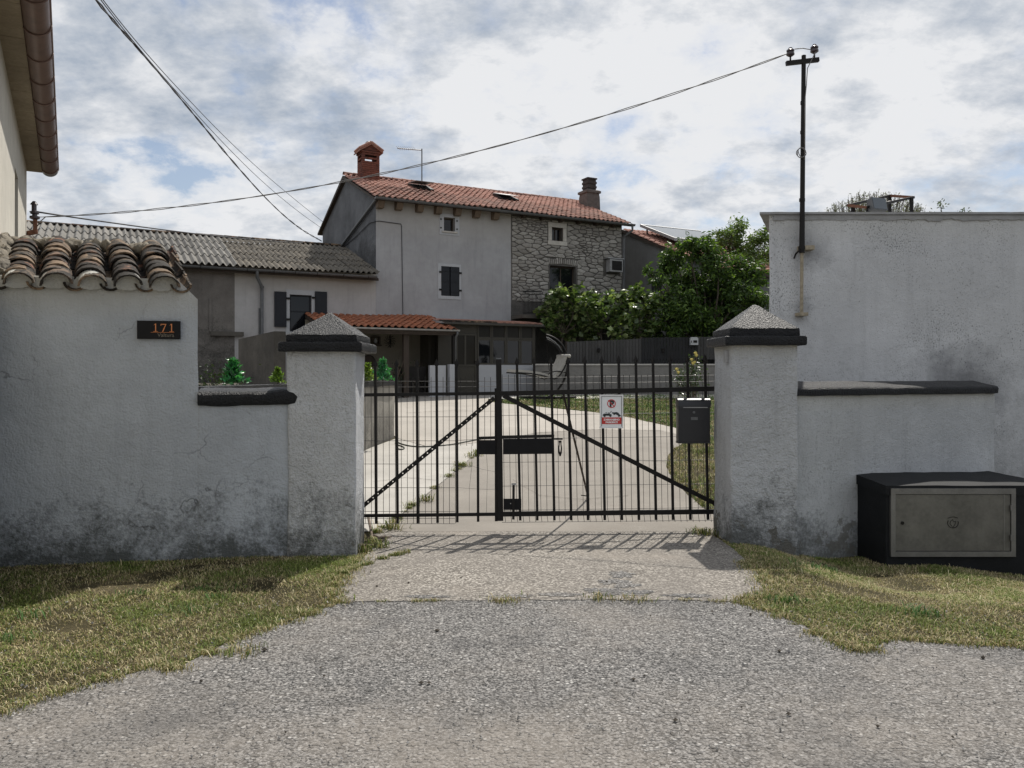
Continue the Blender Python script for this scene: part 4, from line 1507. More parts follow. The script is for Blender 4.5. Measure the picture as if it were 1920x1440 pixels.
left_house()

# ================================================================== MAIN HOUSE
LEN = HT(1166, 0)
TP = HT(958, 0)
DEP = 7.05
RS = 3.52                                 # ridge
OV = .36                                  # eave overhang
ZE = HZ(367, 0, -OV)
ZR = 8.97
SL = (ZR - ZE) / (RS + OV)
ZB = .6


def roofp(t, s, off=0.0):
    c = math.hypot(1, SL)
    return H(t, s - SL / c * off, ZE + SL * (s + OV) + off / c)


U3 = Vector((UX, UY, 0))
V3 = Vector((-UY, UX, 0))


def pantile(name, wd, ln, hgt, lip=.018):
    """one interlocking roof tile: roll and pan, x across, y up the slope"""
    mb = MB()
    xs = [-.5, -.38, -.26, -.14, -.02, .10, .3, .5]
    zs = [.0, .55, .9, 1.0, .8, .35, .08, .0]
    top = []
    for y, lift in ((0, .03), (ln, .0)):
        top.append([Vector((x * wd, y, z * hgt + lift)) for x, z in zip(xs, zs)])
    low = [p - Vector((0, -.002, lip)) for p in top[0]]
    mb.loft([low, top[0], top[1]], False, False, closed=False)
    me = mb.mesh(name, True, 35)
    return me


def tile_field(root, mat, rp, nrm, sdir, t0, t1, n_rows, s_len, wd, expo, hgt, keep=300, skip=None, jit_=.006, far_mat=None, udir=None, sag=.05):
    """rows of tiles; the first `keep` (lowest rows) are objects of their own, the rest one joined part"""
    me = pantile('tile', wd * 1.03, expo * 1.12, hgt)
    me.materials.append(mat)
    udir = udir or U3
    R = Matrix((udir, sdir, nrm)).transposed().to_4x4()
    ncol = int(round((t1 - t0) / wd))
    wd2 = (t1 - t0) / ncol
    count = 0
    rest = MB()
    base = [v.co.copy() for v in me.vertices]
    faces = [tuple(p.vertices) for p in me.polygons]
    for r in range(n_rows):
        for c in range(ncol):
            t = t0 + (c + .5) * wd2
            s = r * expo
            if skip and skip(t, s):
                continue
            p = rp(t, s) + nrm * (random.uniform(-jit_, jit_) + .012 * mnoise.noise(Vector((t * .9, s * .9, 1))) + sag * mnoise.noise(Vector((t * .35, s * .5, 4)))) + udir * random.uniform(-jit_, jit_)
            E = Matrix.Rotation(random.uniform(-.02, .02), 4, 'Z') @ Matrix.Rotation(random.uniform(-.02, .02), 4, 'Y')
            mm = Matrix.Translation(p) @ R @ E
            if count < keep:
                obj('tile', me, None, root, mm)
            else:
                rest.add([mm @ v for v in base], faces)
            count += 1
    if rest.v:
        obj('far_tiles', rest.mesh('far_tiles', True, 35), far_mat or mat, root, kind='stuff')


def rubble(root, fn, t0, t1, z0, z1, holes, n_target, mat, seed=3, wr=(.2, .55), asp=2.3, proud=.03, gap=.013):
    """irregular field stones: cells of a stretched Voronoi diagram, shrunk, rounded and set proud"""
    r = random.Random(seed)
    pts = []
    tries = 0
    dmin = .9 * math.sqrt((t1 - t0) * (z1 - z0) * asp / n_target)
    while len(pts) < n_target and tries < 60000:
        tries += 1
        t, z = r.uniform(t0, t1), r.uniform(z0, z1)
        if any(a - .02 < t < b + .02 and c - .02 < z < d + .02 for a, b, c, d in holes):
            continue
        k = dmin * (.35 + 1.05 * (.5 + .5 * mnoise.noise(Vector((t * .9, z * .9, seed)))))
        if all((t - p[0]) ** 2 + ((z - p[1]) * asp) ** 2 > (k if r.random() > .1 else k * .7) ** 2 for p in pts):
            pts.append((t, z))
    out = []
    for i, (t, z) in enumerate(pts):
        poly = [Vector((t0, z0 * asp)), Vector((t1, z0 * asp)), Vector((t1, z1 * asp)), Vector((t0, z1 * asp))]
        c = Vector((t, z * asp))

        def clip(poly, m, nn):
            res = []
            for a, b in zip(poly, poly[1:] + poly[:1]):
                da, db = (a - m).dot(nn), (b - m).dot(nn)
                if da <= 0:
                    res.append(a)
                if da * db < 0:
                    res.append(a.lerp(b, da / (da - db)))
            return res
        near = sorted((((p[0] - t) ** 2 + ((p[1] - z) * asp) ** 2), j) for j, p in enumerate(pts) if j != i)[:16]
        for _, j in near:
            q = Vector((pts[j][0], pts[j][1] * asp))
            poly = clip(poly, (c + q) / 2, (q - c).normalized())
        for a, b, c0, d in holes:
            sides = [(a - t, Vector((a, 0)), Vector((1, 0))), (t - b, Vector((b, 0)), Vector((-1, 0))), ((c0 - z) * asp, Vector((0, c0 * asp)), Vector((0, 1))), ((z - d) * asp, Vector((0, d * asp)), Vector((0, -1)))]
            best = max(sides, key=lambda q: q[0])
            poly = clip(poly, best[1], best[2])
        if len(poly) < 3:
            continue
        poly = [Vector((p.x, p.y / asp)) for p in poly]
        cc = sum(poly, Vector((0, 0))) / len(poly)
        # drop tiny edges, pull in for the joint
        P2 = []
        for p in poly:
            if not P2 or (p - P2[-1]).length > .03:
                P2.append(p)
        if len(P2) < 3:
            continue
        g = gap * r.uniform(.7, 1.5)
        sh = [p + (cc - p).normalized() * min(g * 1.5, (cc - p).length * .4) for p in P2]
        ro = []
        for k in range(len(sh)):
            a, b = sh[k], sh[(k + 1) % len(sh)]
            ro += [a.lerp(b, .13), a.lerp(b, .87)]
        ro = [p + Vector((r.uniform(-.014, .014), r.uniform(-.012, .012))) for p in ro]
        h = proud * r.uniform(.5, 1.4)
        mb = MB()
        tilt = r.uniform(-.06, .06), r.uniform(-.06, .06)
        lo = [fn(p.x, .004, p.y) for p in ro]
        mid = [fn(p.x, -h * .75, p.y) for p in ro]
        hi = [fn(cc.x + (p.x - cc.x) * .86, -h * (1 + (p.x - cc.x) * tilt[0] * 8 + (p.y - cc.y) * tilt[1] * 8), cc.y + (p.y - cc.y) * .84) for p in ro]
        mb.loft([lo, mid, hi], False, True)
        obj('stone', mb, mat, root, smooth=True, angle=38)
        out.append(cc)
    return len(out)


def px_rect(pa, pb, ya, yb, s=0.0):
    """rectangle on the front (t0, t1, z0, z1) from picture limits"""
    a, b = HT(pa, s), HT(pb, s)
    m = (a + b) / 2
    return (a, b, HZ(yb, m, s), HZ(ya, m, s))


def inset(r, d):
    return (r[0] + d, r[1] - d, r[2] + d, r[3] - d)


def frame_ring(mb, r, w_, s0, s1, fn=H):
    a, b, c, d = r
    mb.boxf(fn, a, b, s0, s1, d - w_, d)
    mb.boxf(fn, a, b, s0, s1, c, c + w_)
    mb.boxf(fn, a, a + w_, s0 + .001, s1, c + w_, d - w_)
    mb.boxf(fn, b - w_, b, s0 + .001, s1, c + w_, d - w_)
    return mb


def brick_stack(root, fn, a0, a1, b0, b1, z0, z1, openings=()):
    """chimney shaft laid in courses; joined into one part because a brick is only a few pixels"""
    mb = MB()
    ch = .075
    n = int((z1 - z0) / ch)
    for i in range(n):
        z = z0 + i * ch
        op = [o for o in openings if o[2] < z + ch * .5 < o[3]]
        off = (i % 2) * .11
        for face in range(4):
            L = (a1 - a0) if face % 2 == 0 else (b1 - b0)
            k = -off
            while k < L - .01:
                x0, x1 = max(0, k), min(L, k + .22)
                k += .22
                if x1 - x0 < .03:
                    continue
                m = (x0 + x1) / 2
                if any(o[0] < m / L < o[1] for o in op):
                    continue
                d = random.uniform(-.004, .006)
                if face == 0:
                    mb.boxf(fn, a0 + x0 + .005, a0 + x1 - .005, b0 - d, b0 + .1, z + .006, z + ch - .004)
                elif face == 2:
                    mb.boxf(fn, a0 + x0 + .005, a0 + x1 - .005, b1 - .1, b1 + d, z + .006, z + ch - .004)
                elif face == 1:
                    mb.boxf(fn, a1 - .1, a1 + d, b0 + x0 + .105 * (x0 == 0), b0 + x1 - .105 * (x1 == L), z + .006, z + ch - .004)
                else:
                    mb.boxf(fn, a0 - d, a0 + .1, b0 + x0 + .105 * (x0 == 0), b0 + x1 - .105 * (x1 == L), z + .006, z + ch - .004)
    return mb


def main_house():
    root = thing('farmhouse', (HO.x, HO.y, .9), 'two-storey house, half grey plaster and half rubble stone, under a red tiled roof', 'house')
    # openings
    w_small = px_rect(832, 853, 408, 434)
    w_shut = px_rect(827, 861, 500, 555)
    w_stone = px_rect(1034, 1055, 427, 452)
    w_door = px_rect(1031, 1080, 499, 566)
    w_ac = px_rect(1136, 1160, 488, 511)
    zt = ZE + SL * OV - .02
    mb = facade(MB(), H, 0, TP, ZB, zt, [w_small, w_shut], .22)
    obj('front_wall', mb, M['plaster'], root)
    mb = facade(MB(), H, TP, LEN, ZB, zt, [w_stone, w_door], .25)
    mb.quad(H(LEN, 0, ZB), H(LEN, DEP, ZB), H(LEN, DEP, zt), H(LEN, 0, zt))
    mb.add([H(LEN, 0, zt), H(LEN, DEP, zt), H(LEN, RS, ZR - .04)], [(0, 1, 2)])
    stone_wall = obj('stone_wall', mb, M['mortar'], root)
    mb = MB()
    n = 14
    prof = [(s, ZE + SL * (s + OV) - .02 if s <= RS else ZR - .02 - SL * (s - RS)) for s in lin(0, DEP, n) + [DEP]]
    for (s0, a), (s1, b) in zip(prof, prof[1:]):
        mb.quad(H(0, s0, ZB), H(0, s0, a), H(0, s1, b), H(0, s1, ZB))
    mb.quad(H(0, DEP, ZB), H(0, DEP, zt), H(LEN, DEP, zt), H(LEN, DEP, ZB))
    obj('gable_wall', mb, M['gable'], root)

    # stones, with smaller holes kept for the trims
    fr_stone = (w_stone[0] - .17, w_stone[1] + .17, w_stone[2] - .17, w_stone[3] + .19)
    fr_door = (w_door[0] - .05, w_door[1] + .05, w_door[2] - .5, w_door[3] + .30)
    rubble(stone_wall, H, TP + .03, LEN - .02, 4.2, ZE + SL * OV - .28, [fr_stone, fr_door, (w_ac[0] - .12, w_ac[1] + .05, w_ac[2] - .08, w_ac[3] + .08)], 292, M['stone'])
    # upright stones over the garden door
    nst = 15
    for i in range(nst):
        a = w_door[0] - .05 + (w_door[1] - w_door[0] + .1) * i / nst
        b = w_door[0] - .05 + (w_door[1] - w_door[0] + .1) * (i + 1) / nst
        k = 1 - abs((i + .5) / nst - .5) * 2
        z0 = w_door[3] + .03 + .05 * k
        z1 = z0 + .17 + .06 * random.random()
        sh = ((i + .5) / nst - .5) * .10
        mb = MB().loft([[H(a + .012, .0, z0), H(b - .012, .0, z0), H(b - .012 + sh, .0, z1), H(a + .012 + sh, .0, z1)], [H(a + .016, -.03, z0 + .01), H(b - .016, -.03, z0 + .01), H(b - .016 + sh, -.03, z1 - .01), H(a + .016 + sh, -.03, z1 - .01)]], False, True)
        obj('stone', mb, M['stone'], stone_wall)
    # dressed frame of the small stone window
    a, b, c, d = w_stone
    for nm, q in (('lintel', (a - .16, b + .16, d, d + .18)), ('sill', (a - .17, b + .18, c - .16, c)), ('jamb', (a - .15, a, c, d)), ('jamb', (b, b + .15, c, d))):
        obj(nm, MB().boxf(H, q[0] + .004, q[1] - .004, -.04, .06, q[2] + .004, q[3] - .004), M['stone_trim'], root)

    def window(r, mat, s, split=1, blue=None):
        fr = frame_ring(MB(), r, .05, s, s + .06)
        w_ = obj('window', fr, mat, root)
        i = inset(r, .05)
        for k in range(split):
            x0 = i[0] + (i[1] - i[0]) * k / split
            x1 = i[0] + (i[1] - i[0]) * (k + 1) / split
            obj('pane', MB().boxf(H, x0 + .02 * (k > 0), x1 - .02 * (k < split - 1), s + .025, s + .035, i[2], i[3]), M['glass'], w_)
            if k:
                obj('mullion', MB().boxf(H, x0 - .02, x0 + .02, s, s + .05, i[2], i[3]), mat, w_)
        return w_
    # small plaster window: pale surround with four fixings
    a, b, c, d = px_rect(824, 861, 402, 441)
    sur = MB()
    r = w_small
    sur.boxf(H, a, b, -.018, .02, r[3], d)
    sur.boxf(H, a, b, -.018, .02, c, r[2])
    sur.boxf(H, a, r[0], -.0175, .02, r[2], r[3])
    sur.boxf(H, r[1], b, -.0175, .02, r[2], r[3])
    s1 = obj('window_surround', sur, M['surround'], root)
    for px, py in ((826.5, 411), (826.5, 427), (856.5, 414.5), (856.5, 430)):
        t = HT(px, 0)
        obj('fixing', MB().boxf(H, t - .025, t + .025, -.03, -.018, HZ(py, t, 0) - .025, HZ(py, t, 0) + .025), M['metal_black'], s1)
    window(w_small, M['wood_dark'], .16)
    obj('sill', MB().boxf(H, w_small[0] - .08, w_small[1] + .08, -.06, .1, w_small[2] - .05, w_small[2]), M['stone_trim'], root)
    # closed shutters
    a, b, c, d = px_rect(821, 864, 495, 561)
    r = w_shut
    sur = MB()
    sur.boxf(H, a, b, -.018, .02, r[3], d)
    sur.boxf(H, a, b, -.018, .02, c, r[2])
    sur.boxf(H, a, r[0], -.0175, .02, r[2], r[3])
    sur.boxf(H, r[1], b, -.0175, .02, r[2], r[3])
    obj('window_surround', sur, M['surround'], root)
    m_ = (r[0] + r[1]) / 2
    for x0, x1 in ((r[0] + .005, m_ - .035), (m_ + .005, r[1] - .005)):
        sh = obj('shutter', MB().boxf(H, x0, x1, -.03, .02, r[2] + .02, r[3] - .015), M['shutter'], root)
        for zz_ in (.15, .5, .85):
            z = r[2] + (r[3] - r[2]) * zz_
            obj('batten', MB().boxf(H, x0 + .03, x1 - .03, -.042, -.03, z - .025, z + .025), M['shutter'], sh)
    for x in (r[0] - .03, r[1] + .03):
        for k in (.2, .8):
            z = r[2] + (r[3] - r[2]) * k
            obj('hinge', MB().boxf(H, x - .05, x + .05, -.045, -.018, z - .03, z + .03), M['metal_black'], root)
    window(w_stone, M['wood_dark'], .16, 2)
    window(w_door, M['wood_dark'], .18, 2)
    # air-conditioner behind a frame
    a, b, c, d = w_ac
    ac = obj('air_conditioner', MB().boxf(H, a, b, -.28, -.02, c, d), M['grey_sheet'], root)
    obj('fan_grille', MB().boxf(H, a + .09, b - .05, -.29, -.28, c + .06, d - .06), M['metal_black'], ac)
    obj('shelf', MB().boxf(H, a - .1, b + .05, -.3, -.001, d + .02, d + .05), M['zinc'], ac)
    # corbels under the eave
    for px in (710, 749, 788, 823, 859, 895, 930.5):
        t = max(.1, HT(px, -.2))
        z1 = ZE + SL * .1 - .03
        pr = [H(t - .11, 0, z1 - .36), H(t - .11, -.2, z1 - .36), H(t - .11, -.34, z1 - .10), H(t - .11, -.34, z1), H(t - .11, 0, z1 + .05)]
        obj('corbel', MB().prism(pr, U3 * .22), M['wood_corbel'], root)
    for k in range(6):
        t = TP + .45 + k * .78
        z1 = ZE + SL * .1 - .03
        pr = [H(t - .07, 0, z1 - .2), H(t - .07, -.2, z1 - .2), H(t - .07, -.34, z1 - .06), H(t - .07, -.34, z1), H(t - .07, 0, z1 + .05)]
        obj('corbel', MB().prism(pr, U3 * .14), M['wood_dark'], root)

    # roof
    c = math.hypot(1, SL)
    sdir = Vector((V3.x, V3.y, SL)).normalized()
    nrm = U3.cross(sdir).normalized()
    roof = obj('roof', MB().prism([roofp(-.14, -OV, -.09), roofp(-.14, RS, -.09), H(-.14, DEP + .3, ZE - .03), H(-.14, DEP + .3, ZE - .10), H(-.14, RS, ZR - .22), H(-.14, -OV + .03, ZE - .14)], U3 * (LEN + .42)), M['wood_dark'], root)
    slen = (RS + OV) * c
    expo = .345
    sk_t = [(HT(772, 1.9), HT(808, 1.9)), (HT(935, 1.8), HT(968, 1.8))]
    tile_field(roof, M['tile_house'], lambda t, s: roofp(t, -OV + s / c, -.045), nrm, sdir, -.14, LEN + .26, int(slen / expo), slen, .205, expo, .062, 300, far_mat=M['tile_house_j'])
    # verge and ridge tiles
    for i in range(27):
        t = -.12 + i * (LEN + .3) / 27
        p = roofp(t, RS, .0)
        rings = []
        for x, rr in ((0, .115), (.42, .10)):
            rings.append([p + U3 * x + V3 * (math.cos(a) * rr) + Vector((0, 0, math.sin(a) * rr * .8 - .03)) for a in lin(0, math.pi, 8) + [math.pi]])
        mb = MB()
        mb.loft(rings, False, False, closed=False)
        obj('ridge_tile', mb, M['tile_house'], roof, smooth=True, angle=60)
    # back slope of the same tiles, out of sight
    # roof windows
    for (t0, t1), s0, op in ((sk_t[0], 1.62, .30), (sk_t[1], 1.60, .12)):
        w_ = obj('roof_window', MB().boxf(lambda a, b, cc: roofp(a, b, cc), t0, t1, s0, s0 + .75, -.02, .09), M['metal_black'], roof)
        obj('pane', MB().boxf(lambda a, b, cc: roofp(a, b, cc + (b - s0) * -op + op * .75), t0 + .02, t1 - .02, s0 + .01, s0 + .74, .10, .12), M['zinc'], w_)
    # gutter and pipes
    g = MB()
    ring = []
    for t in (-.16, LEN + .30):
        rr = []
        for k in range(9):
            a = math.pi + math.pi * k / 8
            rr.append(H(t, -OV - .05 + .075 * math.cos(a), ZE - .06 + .075 * math.sin(a)))
        ring.append(rr)
    g.loft(ring, True, True)
    obj('gutter', g, M['zinc_dark'], root, smooth=True, angle=50)
    e = H(LEN + .2, -OV - .05, ZE - .13)
    obj('downpipe', MB().tube([e, e - Vector((0, 0, .16)), H(LEN + .06, -.1, ZE - .48), H(LEN + .05, -.06, ZE - .62), H(LEN + .05, -.06, 2.6)], .045, 8), M['zinc_dark'], root, smooth=True, angle=60)
    a = H(-.07, .02, ZE - .16)
    b = H(-.07, 4.9, 6.15)
    obj('downpipe', MB().tube([H(-.05, -.3, ZE - .06), a, a.lerp(b, .93), b], .05, 8), M['zinc_dark'], root, smooth=True, angle=60)

    # brick chimney by the gable
    t0, s0 = .36, 2.75
    wd, dp = .66, .62
    zb, zt = 8.35, 9.72
    ch = obj('chimney', brick_stack(root, H, t0, t0 + wd, s0, s0 + dp, zb, zt, [(.18, .38, zt - .42, zt - .18), (.62, .82, zt - .42, zt - .18)]), M['brick'], roof)
    obj('chimney_core', MB().boxf(H, t0 + .02, t0 + wd - .02, s0 + .02, s0 + dp - .02, zb, zt - .41).boxf(H, t0 + .02, t0 + wd - .02, s0 + .02, s0 + dp - .02, zt - .155, zt - .01), M['soot_brick'], roof)
    pk = zt + .27
    obj('chimney_gable', MB().prism([H(t0 - .01, s0 + .01, zt), H(t0 + wd + .01, s0 + .01, zt), H(t0 + wd / 2, s0 + .01, pk - .04)], V3 * (dp - .02)), M['brick'], roof)
    for sgn in (-1, 1):
        x0 = t0 + wd / 2
        x1 = t0 + wd / 2 + sgn * (wd / 2 + .11)
        z1 = zt - .02
        obj('chimney_roof', MB().prism([H(x0, s0 - .08, pk), H(x1, s0 - .08, z1), H(x1, s0 - .08, z1 - .05), H(x0, s0 - .08, pk - .06)], V3 * (dp + .16)), M['tile_house_j'], roof)
    for i in range(5):
        z1 = zt + .02
        p = H(t0 - .12, s0 - .06 + i * .15, z1)
        obj('chimney_tile', MB().tube([p, H(t0 + wd / 2, s0 - .06 + i * .15, pk + .02)], .055, 8), M['tile_house_j'], roof, smooth=True, angle=50)
        obj('chimney_tile', MB().tube([H(t0 + wd + .12, s0 - .06 + i * .15, z1), H(t0 + wd / 2, s0 - .06 + i * .15, pk + .02)], .055, 8), M['tile_house_j'], roof, smooth=True, angle=50)
    obj('chimney_knob', MB().lathe(H(t0 + wd / 2, s0 + dp / 2, pk + .02), [(.11, 0), (.12, .06), (.08, .11), (.02, .13)], 10), M['zinc'], roof, smooth=True)
    obj('chimney_band', MB().boxf(H, t0 - .03, t0 + wd + .03, s0 - .03, s0 + dp + .03, zt - .09, zt - .03), M['brick'], roof)
    # second chimney, stained render below and a sooty brick top
    t0 = HT(1105, 2.6)
    zb2 = ZE + SL * (2.2 + OV) - .2
    lower = MB()
    lower.loft([[H(t0 + x * k, 2.6 + y * k, z) for x, y in ((-.31, -.3), (.31, -.3), (.31, .3), (-.31, .3))] for k, z in ((1.08, zb2), (1.02, zb2 + .7), (.97, 9.02), (.97, 9.06), (1.15, 9.08), (1.15, 9.17), (.85, 9.22))], False, True)
    obj('chimney', lower, M['chimney_plaster'], roof)
    up = MB()
    for i in range(5):
        k = .2 + .025 * (i % 2)
        up.boxf(H, t0 - k, t0 + k, 2.6 - k, 2.6 + k, 9.21 + i * .09, 9.21 + i * .09 + .085)
    up.boxf(H, t0 - .24, t0 + .24, 2.36, 2.84, 9.665, 9.72)
    obj('chimney_top', up, M['soot_brick'], roof)
    # downlead cable on the front
    pts = [(702, 415), (712, 414.5), (752, 420)]
    c1 = [H(HT(px, -.02), -.02, HZ(py, HT(px, -.02), -.02)) for px, py in pts]
    c1.append(H(HT(753, -.02), -.02, HZ(424, HT(753, -.02), -.02)))
    c1.append(H(HT(755.5, -.02), -.02, HZ(592, HT(755.5, -.02), -.02)))
    obj('wall_cable', MB().tube(c1, .012, 6), M['cable_dark'], root, smooth=True, angle=40)
    gp = lambda s, z: H(-.03, s, z)
    sg = [gp(6.7, 6.75), gp(5.2, 6.35), gp(3.9, 6.3), gp(2.2, 6.45), gp(.6, 6.66), H(-.02, -.02, HZ(415, 0, 0))]
    obj('wall_cable', MB().tube(sg, .014, 6), M['cable_dark'], root, smooth=True, angle=40)
    # balcony rail by the garden door
    rail = MB()
    ta, tb = TP + .12, HT(1016, -.7)
    za = HZ(590, ta, -.7)
    zh = HZ(547, ta, -.7)
    b = obj('balcony_rail', MB().bar(H(ta, -.7, zh), H(tb, -.7, zh + .06), .04, .04, Vector((0, 0, 1))).bar(H(ta, -.7, za + .05), H(tb, -.7, za + .1), .03, .03, Vector((0, 0, 1))), M['metal_black'], root)
    n = 15
    for i in range(n):
        t = ta + (tb - ta) * i / (n - 1)
        obj('baluster', MB().bar(H(t, -.7, za + .05), H(t, -.7, zh + .03), .016, .016), M['metal_black'], b)
    obj('balcony_floor', MB().boxf(H, ta - .1, LEN - .4, -.8, -.002, za - .12, za), M['dark_concrete'], root)

    # aerial
    an = thing('tv_aerial', roofp(HT(791, 2.0), 2.0), 'thin TV aerial mast with one long arm on the red roof', 'aerial')
    t = HT(791, 2.0)
    base = roofp(t, 2.0, 0)
    d = base.y
    top = P(791, 279, d)
    obj('mast', MB().tube([base, top], .022, 8), M['zinc_dark'], an)
    arm0 = P(745, 278, d - .6)
    obj('arm', MB().tube([arm0, top - Vector((0, 0, .05))], .02, 6), M['zinc'], an)
    for k in lin(.05, .8, 9):
        p = arm0.lerp(top, k)
        obj('element', MB().tube([p - Vector((.05, .25, 0)), p + Vector((.05, .25, 0))], .005, 5), M['zinc'], an)


main_house()


# ================================================================== ANNEX
AE = HZ(516, 0, -.35)
AR = HZ(464, 0, 4.0)
ASL = (AR - AE) / 4.35


def aroof(t, s, off=0.0):
    return H(t, s, AE + ASL * (s + .35) + off)


def annex():
    root = thing('annex', (H(-5, 0, .9).x, H(-5, 0, .9).y, .9), 'low annex with a grey corrugated roof and dark-shuttered window', 'house')
    ta = HT(440, 0)
    tl = -11.2
    zt = AE + ASL * .35 - .05
    win = px_rect(543, 584, 553, 622)
    mb = facade(MB(), H, ta, -.003, ZB, zt, [win], .2)
    obj('plaster_wall', mb, M['annex_plaster'], root)
    mb = facade(MB(), H, tl, ta, ZB, zt, [], .2)
    # the rough render stands a little uneven
    obj('rough_wall', mb, M['rough_plaster'], root)
    mb = MB()
    for x in (tl,):
        mb.add([H(x, 0, ZB), H(x, 0, zt), H(x, 4.0, AR - .05), H(x, 8, zt), H(x, 8, ZB)], [(0, 1, 2, 3, 4)])
    mb.quad(H(tl, 8, ZB), H(tl, 8, zt), H(-.003, 8, zt), H(-.003, 8, ZB))
    obj('back_wall', mb, M['rough_plaster'], root)
    # window with open shutters
    a, b, c, d = px_rect(536, 591, 544, 622)
    sur = MB()
    sur.boxf(H, a, b, -.02, .02, win[3], d)
    sur.boxf(H, a, win[0], -.0195, .02, c, win[3])
    sur.boxf(H, win[1], b, -.0195, .02, c, win[3])
    sur.boxf(H, a - .05, b + .05, -.05, .02, c - .1, c)
    obj('window_surround', sur, M['surround'], root)
    w_ = obj('window', frame_ring(MB(), win, .05, .06, .12), M['shutter'], root)
    obj('pane', MB().boxf(H, win[0] + .05, win[1] - .05, .09, .1, win[2] + .05, win[3] - .05), M['glass'], w_)
    zz_ = win[2] + (win[3] - win[2]) * .55
    obj('glazing_bar', MB().boxf(H, win[0] + .05, win[1] - .05, .07, .09, zz_ - .02, zz_ + .02), M['shutter'], w_)
    for pa, pb in ((514, 536.5), (590, 612.5)):
        s = px_rect(pa, pb, 547, 613)
        sh = obj('shutter', MB().boxf(H, s[0], s[1], -.06, -.025, s[2], s[3]), M['shutter'], root)
        obj('panel', MB().boxf(H, s[0] + .06, s[1] - .06, -.066, -.06, s[2] + .08, s[3] - .08), M['shutter'], sh)
        hx = s[1] + .04 if pa < 550 else s[0] - .04
        for k in (.22, .82):
            z = s[2] + (s[3] - s[2]) * k
            obj('hinge', MB().boxf(H, hx - .06, hx + .06, -.06, -.02, z - .03, z + .03), M['metal_black'], sh)
    # ledge of an older doorway in the rough part
    l = px_rect(394, 456, 622, 630)
    obj('ledge', MB().boxf(H, l[0], l[1], -.12, .0, l[2], l[3]), M['dark_concrete'], root)
    j = px_rect(392, 397, 560, 622)
    obj('doorway_jamb', MB().boxf(H, j[0], j[1], -.03, .0, j[2], j[3]), M['rough_plaster'], root)
    # gutter and pipe
    g = MB()
    ring = []
    for t in lin(tl, HT(706, -.4), 2) + [HT(706, -.4)]:
        rr = []
        for k in range(9):
            a = math.pi + math.pi * k / 8
            rr.append(H(t, -.42 + .07 * math.cos(a), AE - .05 + .07 * math.sin(a)))
        ring.append(rr)
    g.loft(ring, True, True)
    gt = obj('gutter', g, M['zinc_dark'], root, smooth=True, angle=50)
    for px in (375, 463, 513, 553, 594, 643, 690):
        t = HT(px, -.4)
        obj('gutter_bracket', MB().tube([H(t, -.42 + .077 * math.cos(math.pi + math.pi * k / 8), AE - .05 + .077 * math.sin(math.pi + math.pi * k / 8)) for k in range(9)], .008, 5), M['metal_black'], gt)
    tp = HT(491, -.08)
    t2 = HT(482, -.4)
    obj('downpipe', MB().tube([H(t2, -.42, AE - .1), H(t2, -.41, AE - .28), H(tp, -.1, AE - .55), H(tp, -.09, AE - .75), H(tp, -.09, 1.2)], .05, 8), M['zinc_dark'], root, smooth=True, angle=60)
    obj('pipe_collar', MB().lathe(H(tp, -.09, HZ(540, tp, -.09)), [(.062, 0), (.062, .06)], 10), M['zinc_dark'], root)
    tq = HT(486.5, -.05)
    obj('pipe', MB().tube([H(tq, -.04, HZ(578, tq, 0)), H(tq, -.04, 1.2)], .025, 6), M['zinc_dark'], root)

    # corrugated roof, sheet by sheet
    deck = obj('roof', MB().prism([aroof(tl, -.3, -.12), aroof(tl, 4.0, -.10), H(tl, 8.35, AE - .12), H(tl, 8.35, AE - .2), aroof(tl, 4.0, -.2), aroof(tl, -.3, -.2)], U3 * (-.006 - tl)), M['wood_dark'], root)
    sl3 = Vector((V3.x, V3.y, ASL))

    def sheets(t0, t1, courses, pitch, amp, mat, lift):
        waves = 5
        wd = pitch * waves
        n = max(1, int(round((t1 - t0) / wd)))
        wd = (t1 - t0) / n
        ds = 4.42 / courses
        for r in range(courses):
            for i in range(n):
                a0 = t0 + i * wd
                s0 = -.42 + r * ds
                s1 = s0 + ds + .08
                m_ = waves * 6
                rings = []
                dz = random.uniform(-.006, .006)
                for (s, up) in ((s0, .03), ((s0 + s1) / 2, .015), (s1, .0)):
                    rings.append([H(a0 + (wd + .02) * k / m_, s, AE + ASL * (s + .35) + lift + up + dz + .045 * mnoise.noise(Vector((a0 * .45, s * .5, 9))) + .02 + amp * math.cos(2 * math.pi * waves * k / m_ + 0.4)) for k in range(m_ + 1)])
                low = [p - Vector((0, 0, .014)) + V3 * .004 for p in rings[0]]
                mb = MB().loft([low] + rings, False, False, closed=False)
                obj('roof_sheet', mb, mat, deck, smooth=True, angle=40)
    sheets(tl, ta, 4, .185, .046, M['sheet_light'], .04)
    sheets(ta + .03, -.02, 5, .165, .038, M['sheet_dark'], .025)
    for i in range(24):
        t = tl + i * (-.01 - tl) / 24
        p = aroof(t, 4.0, .06)
        rings = []
        for x, rr in ((0, .12), (.5, .105)):
            rings.append([p + U3 * x + V3 * (math.cos(a) * rr) + Vector((0, 0, math.sin(a) * rr * .7 - .02)) for a in lin(0, math.pi, 8) + [math.pi]])
        obj('ridge_tile', MB().loft(rings, False, False, closed=False), M['tile_old'], deck, smooth=True, angle=60)


annex()


